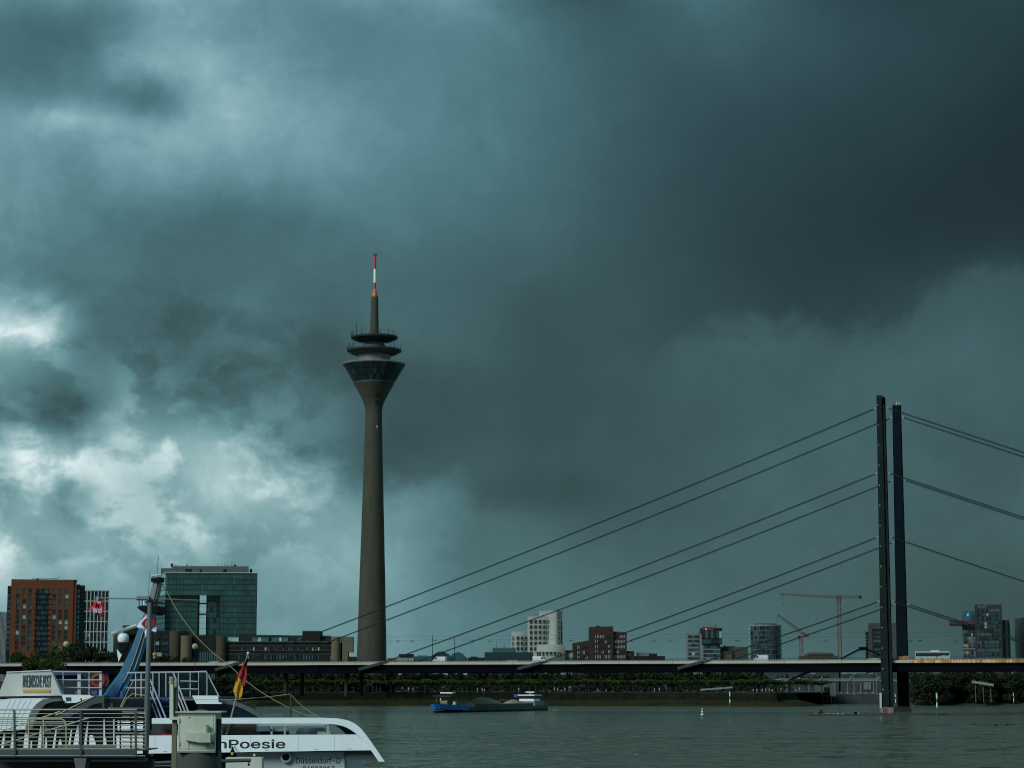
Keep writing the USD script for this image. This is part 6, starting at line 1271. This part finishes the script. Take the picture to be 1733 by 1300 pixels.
part(S, "white_coaming", ppoly([(104, 1176.5), (152, 1177), (157, 1180), (128, 1190.5), (109, 1191)], SY + .8, SY + .89), M_ship); part(S, "blue_mark", pbox(111.5, 119.5, 1180.8, 1186.5, SY + .77, SY + .795), mat("mark_blue", (.015, .05, .09), .5)); part(S, "vent", pbox(136, 137.6, 1182.5, 1186, SY + .77, SY + .795), M_black)
part(S, "ramp_beam", ppoly([(92, 1214), (160, 1179), (176, 1178), (176, 1190), (160, 1192), (118, 1214)], SY + .3, SY + .5), M_gang)
part(S, "ramp_rail", ptube([(94, 1212), (161, 1178.5)], SY + .28, .02, 5), M_cream)
for k, (px, w, y0, dx) in enumerate(((3, 5, 1240, 5), (20, 6, 1237, 2), (43, 8, 1230, 1.5), (52, 3, 1254, 1), (66, 6, 1230, 3), (77, 4, 1250, 1), (90, 4, 1236, 5), (100, 8, 1252, 2), (116, 3.5, 1236, 5), (127, 9, 1228, 5), (143, 4, 1222, 6), (155, 13, 1245, 1), (176, 3, 1218, 0), (177, 9, 1262, -1), (192.5, 2, 1218, 0), (178.5, 3, 1250, 0))):
    part(S, "white_frame", ppoly([(px - w / 2, 1272), (px + w / 2, 1272), (px + w / 2 + dx * .4, (1272 + y0) / 2), (px + dx + .8, y0), (px + dx - .8 - (w * .3 if w > 9 else 0), y0), (px - w / 3 + dx * .4, (1272 + y0) / 2)], SY + .78, SY + .86), M_ship)
for a, b in ((199, 222), (226, 246)):
    for y0, y1 in ((1220.5, 1224.5), (1226.5, 1237), (1246.5, 1252), (1254, 1259), (1261, 1266.5)): part(S, "white_slat", pbox(a, b, y0, y1, SY + .3, SY + .4), M_ship)
part(S, "yellow_stay", ptube([(203, 1199), (216, 1172), (226, 1152)], SY + .5, .018, 5).tube([at(206, 1198, SY + .5), at(213, 1184, SY + .5), at(224, 1175, SY + .5), at(246, 1178, SY + .5)], .016, 5), M_rope)
# mast
MY = SY + 4.6
secs = [(1192, 167, 207), (1179, 171, 212), (1160, 183.5, 219.5), (1140, 199, 227.5), (1115, 211.5, 236), (1090, 222.5, 243), (1060, 234, 251.5), (1040, 241.5, 257.5), (1010, 250, 266.5), (983, 257.5, 272)]
def loft(ss):
    V, F = [], []
    for y, l, r_ in ss:
        L_, R_ = at(l, y, MY), at(r_, y, MY); w = R_[0] - L_[0]
        V += [(L_[0], MY + .30, L_[2]), (L_[0] + .20 * w, MY, L_[2]), (L_[0] + .64 * w, MY - .03, L_[2]), (L_[0] + .68 * w, MY + .05, L_[2]), (L_[0] + .92 * w, MY + .04, L_[2]), (R_[0], MY + .2, L_[2]), (R_[0], MY + .55, L_[2]), (L_[0] + .2 * w, MY + .65, L_[2])]
    for k in range(len(ss) - 1):
        for i in range(8): F.append((k * 8 + i, k * 8 + (i + 1) % 8, (k + 1) * 8 + (i + 1) % 8, (k + 1) * 8 + i))
    n = (len(ss) - 1) * 8; F += [(n, n + 1, n + 2, n + 3), (n, n + 3, n + 4, n + 5), (n, n + 5, n + 6, n + 7)]
    return MB().add(V, F)
MA = part(S, "mast", loft(secs[:8]), M_mast, label="blue slanted mast")
part(S, "mast_top", loft(secs[7:]), M_mastup, label="grey upper end of the slanted mast")
def along(f, y0, y1, n=12):
    ys = np.linspace(y0, y1, n); out = []
    sy = [s_[0] for s_ in secs][::-1]; sl = [s_[1] for s_ in secs][::-1]; sr = [s_[2] for s_ in secs][::-1]
    for y in ys: l, r_ = np.interp(y, sy, sl), np.interp(y, sy, sr); out.append((l + (r_ - l) * f, y))
    return out
part(MA, "rope_strip", ptube(along(.66, 1156, 1066), MY - .05, .016, 4), mat("strip_orange", (.52, .30, .10), .7, .35, 5))
part(MA, "edge_strip", ptube(along(.93, 1135, 1066), MY + .02, .014, 4), M_rail); part(S, "mast_strip", ptube(along(.7, 1020, 990), MY - .05, .016, 4), mat("strip_orange2", (.50, .22, .06), .7))
part(S, "mast_foot", ppoly([(151, 1188), (163, 1177.5), (173, 1178.5), (170, 1190), (153, 1190)], MY - .4, MY + .8), mat("foot_blue", (.09, .22, .36), .4)); part(S, "mast_base", ppoly([(165, 1188), (211, 1186), (205, 1203), (170, 1203)], MY - .2, MY + .9), M_black)
part(S, "base_lug", pbox(203.5, 207.5, 1171, 1182, MY - .3, MY - .1).tm(trimesh.Trimesh(*pbox(166, 171.5, 1170, 1179, MY - .35, MY - .15).mesh())), mat("lug_blue", (.03, .10, .36), .5))
part(S, "crow_nest", ppoly([(231, 1028), (240, 1025.5), (268, 1026), (267, 1037), (258, 1040), (246, 1039), (238, 1034)], MY - .8, MY + 1.2), M_black)
for px in (235.5, 241.5, 249, 258, 265): part(S, "nest_rail", ptube([(px, 1027), (px, 1016.5)], MY - .75, .016, 4), M_dark)
part(S, "nest_rail", ptube([(231, 1015.5), (268, 1016.5)], MY - .75, .02, 4).tube([at(245, 1019.5, MY - .7), at(279, 1022, MY - .7)], .03, 4), M_dark); part(S, "nest_lamp", pbox(242, 244.5, 1017, 1025, MY - .9, MY - .78), M_ship)
part(S, "yard", ptube([(166, 1013), (233, 1014)], MY, .028, 6).tube([at(268, 1014.2, MY), at(336, 1016.8, MY)], .024, 6), mat("yard_grey", (.14, .17, .18), .5)); part(S, "yard_end", pbox(231, 252, 1009.5, 1016, MY - .2, MY + .3), mat("yard_grey2", (.16, .18, .18), .6))
part(S, "mast_head", ppoly([(255, 985), (256, 978.5), (272, 977), (271, 985)], MY - .1, MY + .8), M_black); part(S, "head_bar", ptube([(256.5, 976), (273, 973.5)], MY, .05, 5), M_rail)
for pts_, r_ in (([(265.5, 975), (268, 942)], .012), ([(251, 1010), (253, 968)], .010), ([(280, 1003), (283, 975)], .014), ([(279, 1020), (281, 1003), (270, 984)], .010)): part(S, "aerial", ptube(pts_, MY, r_, 4), M_grey)
part(S, "aerial_bracket", ptube([(271, 984), (281, 984.5), (279.5, 1021)], MY + .1, .016, 4).tube([at(272, 990, MY + .1), at(280.5, 997, MY + .1)], .014, 4), M_dark)
part(S, "boom", ptube([(189.5, 1073.5), (232, 1059)], MY + .9, .075, 6), mat("boom_pale", (.52, .55, .50), .5)); 
c = at(208.5, 1080.5, MY + .7); part(S, "radar_dome", MB().lathe(c - [0, 0, .16], [(.02, 0), (.17, .0), (.21, .08), (.215, .2), (.18, .29), (.1, .34), (.01, .35)], 24), M_ship, smooth=40); part(S, "dome_foot", MB().lathe(c - [0, 0, .30], [(.02, 0), (.16, 0), (.13, .05), (.06, .09), (.06, .15)], 16), M_shipgrey, smooth=30)
part(S, "dome_bracket", ppoly([(200, 1089), (216, 1089), (213, 1100), (204, 1104)], MY + .5, MY + 1.0), M_black); part(S, "white_fin", ppoly([(197.5, 1099), (206, 1109), (200.5, 1121)], MY + .5, MY + .56), M_ship)
# bulb rope from the mast to the stern, and the stern rope on its post
part(S, "light_rope", ptube(curve([(282, 1001), (300, 1034), (330, 1075), (362, 1107), (387, 1126), (415, 1152), (445, 1174), (478, 1193), (505, 1206), (522, 1211.5), (536, 1212.5)], 4), SY + 2.2, .012, 4), M_rope)
part(S, "stern_rope", ptube(curve([(300, 1184), (340, 1184.8), (372, 1185), (400, 1184.8), (430, 1182), (460, 1179.5), (491, 1175.5)], 4) + curve([(492, 1176), (505, 1190), (520, 1202), (537, 1213), (545, 1217)], 4), SY + 1.0, .010, 4), M_rope)
part(S, "rope_post", ptube([(492, 1175), (492, 1217)], SY + 1.0, .032, 6), mat("post_green", (.02, .05, .045), .5))

# flags
def cloth(quad, Y, mname, m, parent, name, nx=12, nz=10, amp=.07, ph=0.0, seed=0):
    """quad: top-left, top-right, bottom-right, bottom-left in photo pixels; folds run down the cloth."""
    q = [np.array(p, float) for p in quad]; rows = []
    for j in range(nz + 1):
        t = j / nz; row = []
        for i in range(nx + 1):
            s_ = i / nx; a = (q[0] * (1 - s_) + q[1] * s_) * (1 - t) + (q[3] * (1 - s_) + q[2] * s_) * t
            dy = amp * math.sin(s_ * 9 + t * 2.5 + ph) + .4 * amp * math.sin(s_ * 17 - t * 3 + ph)
            row.append(at(a[0], a[1], Y + dy))
        rows.append(np.array(row))
    n = nx + 1; F = [(k * n + i, (k + 1) * n + i, (k + 1) * n + i + 1, k * n + i + 1) for k in range(nz) for i in range(nx)]
    front = np.vstack(rows); back = front + [0, .012, 0]; N_ = len(front)
    F += [(a + N_, d + N_, c_ + N_, b + N_) for a, b, c_, d in F[:]]
    return part(parent, name, MB().add(np.vstack([front, back]), F), m, smooth=True)
M_fred, M_fwhite = mat("flag_red", (.42, .012, .022), .8, .1, 4), mat("flag_white", (.62, .62, .78), .8, .05, 4)
F1 = thing("red_pennant", "red flag with white lettering hanging from the left end of the ship's yard", "flag", at(174, 1047, MY))
cloth([(156, 1021), (174, 1013), (174, 1035), (150, 1032)], MY, "", M_fred, F1, "cloth"); cloth([(153, 1032.5), (174, 1034.5), (173, 1045), (161, 1041)], MY, "", M_fred, F1, "cloth", ph=1.5)
part(F1, "lettering", MB().text("Wol", xz(157.5, 1037, MY)[0], xz(173.5, 1037, MY)[0], ZW(1038, MY), ZW(1029.5, MY) - ZW(1038, MY), MY - .10, True, .01), M_fwhite); part(F1, "lettering", MB().text("er", xz(165.5, 1022, MY)[0], xz(172.5, 1022, MY)[0], ZW(1022, MY), ZW(1017, MY) - ZW(1022, MY), MY - .10, True, .01), M_fwhite)
part(F1, "halyard", ptube([(174.5, 1012), (173.5, 1048)], MY, .010, 4), M_rope)
F2 = thing("white_flag", "white flag with dark red emblem hanging below the black crow's nest", "flag", at(255, 1080, MY - .4))
cloth([(243, 1041), (264.5, 1038.5), (264.5, 1070.5), (231, 1062)], MY - .5, "", M_fwhite, F2, "cloth", amp=.05); cloth([(243, 1063), (256, 1066), (249, 1076), (246.5, 1080)], MY - .5, "", M_fwhite, F2, "cloth", amp=.03)
em = [(239, 1056.5), (245, 1048.5), (254, 1044.5), (261, 1046), (262, 1058), (257, 1059.5), (250, 1064.5), (243, 1061)]
part(F2, "emblem", ppoly(curve(em + [em[0]], 4), MY - .62, MY - .60), mat("emblem_red", (.20, .010, .018), .8)); part(F2, "emblem_mark", ptube([(247, 1061), (248, 1053), (251, 1050), (251.5, 1056)], MY - .63, .022, 5).tube([at(246, 1057, MY - .63), at(252, 1055, MY - .63)], .02, 5), mat("emblem_pale", (.45, .28, .28), .8))
part(F2, "halyard", ptube([(264, 1038), (262.5, 1072)], MY - .5, .008, 4), M_rope)
F3 = thing("stern_flag", "black red and gold flag drooping on a slanted staff at the ship's stern", "flag", at(383.5, 1244, SY + .4))
part(F3, "staff", MB().cyl(at(383.5, 1244, SY + .4), at(419.5, 1107, SY + .4), .034, .024, 8), mat("staff_grey", (.22, .23, .22), .4)); part(F3, "knob", MB().ball(at(419.8, 1106, SY + .4), .05, 2, (1, 1, .8)), M_ship, smooth=True)
cloth([(412.5, 1128), (419, 1110), (420, 1118), (418, 1126)], SY + .36, "", M_black, F3, "black_band", 6, 6, .03); cloth([(409, 1130), (418, 1116), (418, 1127), (406, 1140)], SY + .35, "", M_black, F3, "black_band", 6, 6, .03)
cloth([(408.5, 1127), (417.5, 1120), (417.5, 1150), (402, 1146)], SY + .33, "", mat("flag_crimson", (.25, .008, .010), .8), F3, "red_band", 8, 8, .05); cloth([(403, 1140), (417.5, 1144), (414, 1164), (400, 1152)], SY + .335, "", LOOKS["flag_crimson"], F3, "red_band", 8, 8, .05, 1.0)
M_gold = mat("flag_gold", (.46, .22, .012), .8, .12, 3)
cloth([(401.5, 1143), (411, 1156), (411, 1177), (394.5, 1171)], SY + .30, "", M_gold, F3, "gold_band", 8, 8, .05); cloth([(394.5, 1169), (411.5, 1166), (408, 1183.5), (399, 1182)], SY + .31, "", M_gold, F3, "gold_band", 8, 8, .05, 1.2)

# small things on the ship
def torus(c, R, r_, n=28, m=10):
    V = [(c[0] + (R + r_ * math.cos(b)) * math.cos(a), c[1] + r_ * math.sin(b), c[2] + (R + r_ * math.cos(b)) * math.sin(a)) for a in np.arange(n) * 2 * math.pi / n for b in np.arange(m) * 2 * math.pi / m]
    return MB().add(V, [(i * m + j, i * m + (j + 1) % m, ((i + 1) % n) * m + (j + 1) % m, ((i + 1) % n) * m + j) for i in range(n) for j in range(m)])
L1 = thing("life_ring", "orange red life ring hanging behind the sun deck rail beside the blue mast", "life ring", at(167, 1166, SY + 4))
part(L1, "ring", torus(at(167, 1153, SY + 4), .21, .085), mat("ring_orange", (.19, .028, .012), .7), smooth=True); part(L1, "cover", MB().cyl(at(176, 1153, SY + 5.2), at(176, 1153, SY + 5.4), .20, .20, 24), mat("ring_red", (.15, .014, .010), .7))
for px, py, pf, lb in ((112.2, 1091, 1137, "cream globe lamp on thin pole above the ship's sign board, before the trees"), (330, 1094.8, 1178, "cream globe lamp on thin pole above the ship's wind screen, before the parliament")):
    T = thing("globe_lamp", lb, "lamp", at(px, pf, SY + 5), "cream globe lamps on the ship's sun deck"); c = at(px, py, SY + 5)
    part(T, "globe", MB().ball(c, .115, 3), mat("globe_cream", (.38, .38, .20), .3, .05), smooth=True); part(T, "cap", MB().cyl(c + [.01, -.09, 0], c + [.01, -.118, .0], .03, .03, 8), M_grey); part(T, "pole", MB().cyl(at(px, pf, SY + 5), c - [0, 0, .1], .012, .012, 5), M_dark)
T = thing("signal_lamp", "small yellow signal lamp with grey board hanging right of the grey mast pole", "lamp", at(261.5, 1113, MY))
c = at(261.5, 1108, MY); part(T, "globe", MB().ball(c, .075, 2), mat("lamp_yellow", (.42, .28, .02), .4), smooth=True); part(T, "socket", MB().cyl(c - [0, 0, .06], c - [0, 0, .15], .05, .06, 8), mat("socket_ochre", (.28, .20, .05), .5)); part(T, "board", pbox(263.5, 273.5, 1105, 1111.5, MY, MY + .03), mat("board_pale", (.22, .24, .20), .7)); part(T, "line", ptube([(262.5, 1072), (261.6, 1104)], MY, .010, 4), M_grey)
T = thing("deck_lantern", "small brass and black lantern below the ship's black name lettering", "lantern", at(393.5, 1280, SY - .3)); c = at(393.5, 1276, SY - .3)
part(T, "cage", MB().cyl(c - [0, 0, .07], c + [0, 0, .07], .075, .075, 8), M_black); part(T, "glass", MB().cyl(c - [0, .03, .05], c + [0, -.03, .05], .055, .055, 8), mat("lantern_gold", (.50, .30, .03), .4)); part(T, "hood", MB().lathe(c + [0, 0, .07], [(.09, 0), (.05, .06), (.03, .16), (.01, .17)], 8), M_black); part(T, "bracket", MB().bar(c + [0, 0, .1], at(396, 1263, SY - .02), .03), M_ship)
T = thing("bulwark_lamp", "small pale lamp on the top of the cream locker below the bulwark", "lamp", at(430.5, 1283, SY - .5)); c = at(430.5, 1281.5, SY - .5)
part(T, "foot", MB().cyl(c - [0, 0, .04], c, .03, .03, 8), M_grey); part(T, "globe", MB().ball(c + [0, 0, .05], .05, 2), mat("lamp_ivory", (.5, .48, .38), .4), smooth=True)

# ------------------------------------------------------------------ landing stage in front of the ship
GY = 62.0
G = thing("landing_stage", "grey steel landing stage with pale horizontal pipe railings at the left", "landing stage", (XW(100, GY), GY, 0))
part(G, "side_beam", MB().box(XW(-40, GY), XW(232, GY), GY, GY + .2, ZW(1283.5, GY), ZW(1270.5, GY)), M_gang)
part(G, "beam_lip", MB().box(XW(-40, GY), XW(250, GY), GY - .06, GY - .002, ZW(1280.6, GY), ZW(1278.8, GY)), mat("lip_pale", (.20, .23, .23), .5))
part(G, "girder", MB().box(XW(-40, GY), XW(250, GY), GY + .1, GY + .4, ZW(1290, GY), ZW(1284, GY)).box(XW(-40, GY), XW(248, GY), GY + 1.5, GY + 1.9, ZW(1330, GY), ZW(1290, GY)), mat("girder_grey", (.028, .032, .032), .7))
part(G, "bracket", ppoly([(125, 1284), (146, 1284), (143, 1302), (128, 1302)], GY - .05, GY + .6), mat("bracket_grey", (.09, .10, .10), .6))
part(G, "deck", MB().box(XW(-40, GY), XW(248, GY), GY + .2, GY + 2.4, ZW(1272, GY), ZW(1270.5, GY)), mat("stage_deck", (.06, .06, .055), .8))
ys_ = [1201.8, 1208.5, 1215.2, 1221.9, 1228.5, 1235.1, 1241.8, 1248.5, 1255.2, 1261.9, 1268.5]
for k, y in enumerate(ys_): part(G, "rail", MB().cyl(at(-30, y + .15, GY), at(246 if k else 232, y, GY), .021 if k == 0 else .0125, None, 8), M_cream)
for px in (24.5, 136.5, 229.5): part(G, "post", MB().bar(at(px + .5, 1282, GY - .04), at(px, 1206, GY - .04), .055, .05).bar(at(px, 1206, GY - .04), at(px - 2, 1202.5, GY - .04), .05, .05), M_gang)
part(G, "inner_rail", ptube([(-20, 1218)] + curve([(100, 1218), (107, 1219), (111, 1224), (112, 1231)], 4) + [(112, 1270)], GY + 2.3, .022, 6), M_cream)
for px in (48.5, 73.5): part(G, "inner_post", ptube([(px, 1219), (px, 1270)], GY + 2.3, .02, 6), M_cream)
part(G, "inner_rail", ptube([(-20, 1225), (112, 1225)], GY + 2.3, .014, 5), M_cream)
for a, b in (((-20, 1246), (102, 1205)), ((-20, 1268), (152, 1215.5))): part(G, "sloping_rail", MB().cyl(at(*a, GY + 2.7), at(*b, GY + 2.7), .020, None, 6), M_cream)
part(G, "loop_rail", ptube(curve([(74, 1224), (79, 1234), (86, 1240)], 3), GY + 2.2, .012, 4).tube([at(112, 1228, GY + 2.2), at(98, 1240, GY + 2.2)], .012, 4), mat("rope_grey", (.2, .2, .18), .8))
part(G, "gate_frame", MB().bar(at(186, 1199, GY + .3), at(244, 1199.5, GY + .3), .03, .05).bar(at(175, 1189, GY + 3), at(175, 1200, GY + 3), .05).bar(at(189, 1191, GY + 3), at(189, 1200, GY + 3), .05), M_gang)
part(G, "gate_rail", MB().bar(at(184, 1198.6, GY + .32), at(243, 1198.9, GY + .32), .03, .035), M_cream)
for px in (203.5, 221.5, 243.2): 
    mb = MB()
    for k in range(18): mb.ball(at(px + .6 * (k % 2), 1214 + k * 3.1, GY + .5), .028, 1)
    part(G, "chain", mb, M_black)
for k in range(9): part(G, "gate_slat", MB().cyl(at(207, 1206 + 7.3 * k, GY + .6), at(246, 1206.5 + 7.3 * k, GY + .6), .014, None, 6), M_cream)
T = thing("mast_pole", "tall grey tapering steel pole standing at the right end of the landing stage", "pole", at(247, 1276, 64))
part(T, "pole", MB().cyl(at(246.5, 1282, 64), at(253.5, 1020, 64), .085, .060, 14), mat("pole_steel", (.10, .12, .13), .45), smooth=40); part(T, "top_cap", MB().cyl(at(253.5, 1020, 64), at(253.5, 1018, 64), .07, .04, 10), M_dark)
part(T, "foot_plate", MB().box(at(238, 1278, 64)[0], at(257, 1278, 64)[0], 63.8, 64.3, ZW(1281, 64), ZW(1277.5, 64)), M_gang)
# dolphin: dark steel pile with a cream housing
DY = 66.0
D_ = thing("mooring_dolphin", "dark round mooring pile with cream steel box housing on top before the ship", "mooring pile", at(338, 1300, DY) * [1, 1, 0])
M_box = mat("housing_cream", (.47, .50, .41), .55, .10, 3.0, stretch=(1.3, 1, .18)); M_pile = mat("pile_dark", (.055, .06, .055), .8, .35, 1.2, stretch=(1, 1, .3), bump=.01)
c = at(337, 1273, DY + .66); part(D_, "pile", MB().lathe((c[0], c[1], 0), [(.66, -1), (.66, c[2] + .01), (.1, c[2] + .02)], 40), M_pile, smooth=30)
b0, b1 = at(300.5, 1273, DY), at(363.5, 1273, DY); t1 = at(301, 1207, DY)
x0_, x1_, zb0, zt0 = b0[0], b1[0], b0[2], t1[2]
bx_ = trimesh.creation.box((x1_ - x0_, 1.32, zt0 - zb0)); bx_.apply_translation(((x0_ + x1_) / 2, DY + .66, (zb0 + zt0) / 2))
H_ = part(D_, "housing", MB().tm(bx_), M_box); part(H_, "lid", MB().box(x0_ - .08, x1_ + .16, DY - .08, DY + 1.4, zt0, zt0 + .035), mat("lid_pale", (.48, .49, .43), .5)); part(H_, "skirt", MB().box(x0_ - .012, x1_ + .012, DY - .012, DY + 1.33, zb0 - .03, zb0 + .015), mat("skirt_dull", (.20, .21, .18), .7))
part(H_, "side_plate", MB().box(x1_ + .005, x1_ + .05, DY + .25, DY + 1.05, ZW(1281, DY), ZW(1218, DY)), M_black)
B1 = ppoly([(313, 1240.5), (337, 1241.5), (337, 1257.5), (313, 1253.5)], DY - .16, DY).poly([xz(a, b, DY - .26) for a, b in ((337, 1241), (356, 1241), (356, 1257.5), (337, 1257.5))], DY - .26, DY).poly([xz(a, b, DY - .16) for a, b in ((356, 1241), (361, 1241), (361, 1255.5), (356, 1256))], DY - .16, DY)
part(D_, "step_bracket", B1, M_box); c = at(348.5, 1241, DY - .13); part(D_, "step_stub", MB().cyl(c, c + [0, 0, .2], .075, .075, 16), M_box, smooth=40); part(D_, "stub_cap", MB().cyl(c + [0, 0, .2], c + [0, 0, .225], .085, .085, 16), M_box)
for px, py in ((321, 1215), (360, 1259)): part(D_, "bolt_hole", MB().cyl(at(px, py, DY) - [0, .01, 0], at(px, py, DY) + [0, .02, 0], .018, .018, 8), M_black)
for a, b, y0, y1 in ((302.5, 362, 1211, 1211.6), (302.5, 362, 1268.2, 1268.8), (303, 303.5, 1211, 1268.5), (361.2, 361.7, 1211, 1268.5)): part(H_, "door_seam", pbox(a, b, y0, y1, DY - .004, DY - .001), mat("seam_shadow", (.12, .125, .10), .8))
for y in (1220, 1259): part(H_, "hinge", MB().cyl(at(303.5, y + 3, DY) - [0, .02, 0], at(303.5, y - 3, DY) - [0, .02, 0], .02, None, 8), M_box)
part(H_, "rust_streak", ppoly([(318, 1254), (321, 1254), (320.2, 1270), (318.8, 1271)], DY - .003, DY - .001).poly([xz(a, b, DY) for a, b in ((350, 1258), (353.5, 1258), (352, 1270.5), (351, 1268))], DY - .003, DY - .001), mat("rust_stain", (.27, .24, .16), .8, .25, 6))
# slim cream post left of the housing
T = thing("rail_post", "slim two tone cream and brown guide post left of the cream housing", "post", at(293, 1245, DY + 2) * [1, 1, 0])
Yp = DY + 2
part(T, "front_plate", pbox(286.8, 293, 1157, 1219, Yp, Yp + .12), M_box); part(T, "post", MB().box(XW(292.5, Yp), XW(300.3, Yp), Yp + .12, Yp + .3, -.5, ZW(1164, Yp)), mat("post_brown", (.13, .115, .08), .7)); part(T, "bracket", pbox(288.5, 302, 1214, 1219, Yp - .1, Yp + .3), M_box)
part(T, "cap", MB().lathe(at(290.5, 1157, Yp + .06), [(.09, 0), (.09, .05), (.07, .06), (.085, .14), (.085, .19), (.01, .2)], 12), mat("cap_dull", (.26, .25, .19), .6), smooth=30); part(T, "roller", MB().lathe(at(297, 1165, Yp + .1), [(.05, 0), (.075, .04), (.075, .2), (.05, .28), (.01, .29)], 12), mat("roller_tan", (.36, .27, .17), .6), smooth=30)
# mooring boom
T = thing("mooring_boom", "dark horizontal steel boom reaching past both sides of the mooring pile", "boom", at(338, 1290, 70))
part(T, "tube", MB().cyl(at(252, 1292.5, 70), at(424.5, 1287.5, 70), .055, None, 12), mat("boom_dark", (.05, .065, .07), .4), smooth=40); part(T, "hook", MB().cyl(at(421, 1288, 70), at(421, 1294, 70), .018, None, 6).ball(at(421, 1295, 70), .04, 1), M_black); part(T, "tube", MB().cyl(at(225, 1297.5, 70), at(300, 1297, 70), .035, None, 8), M_gang)
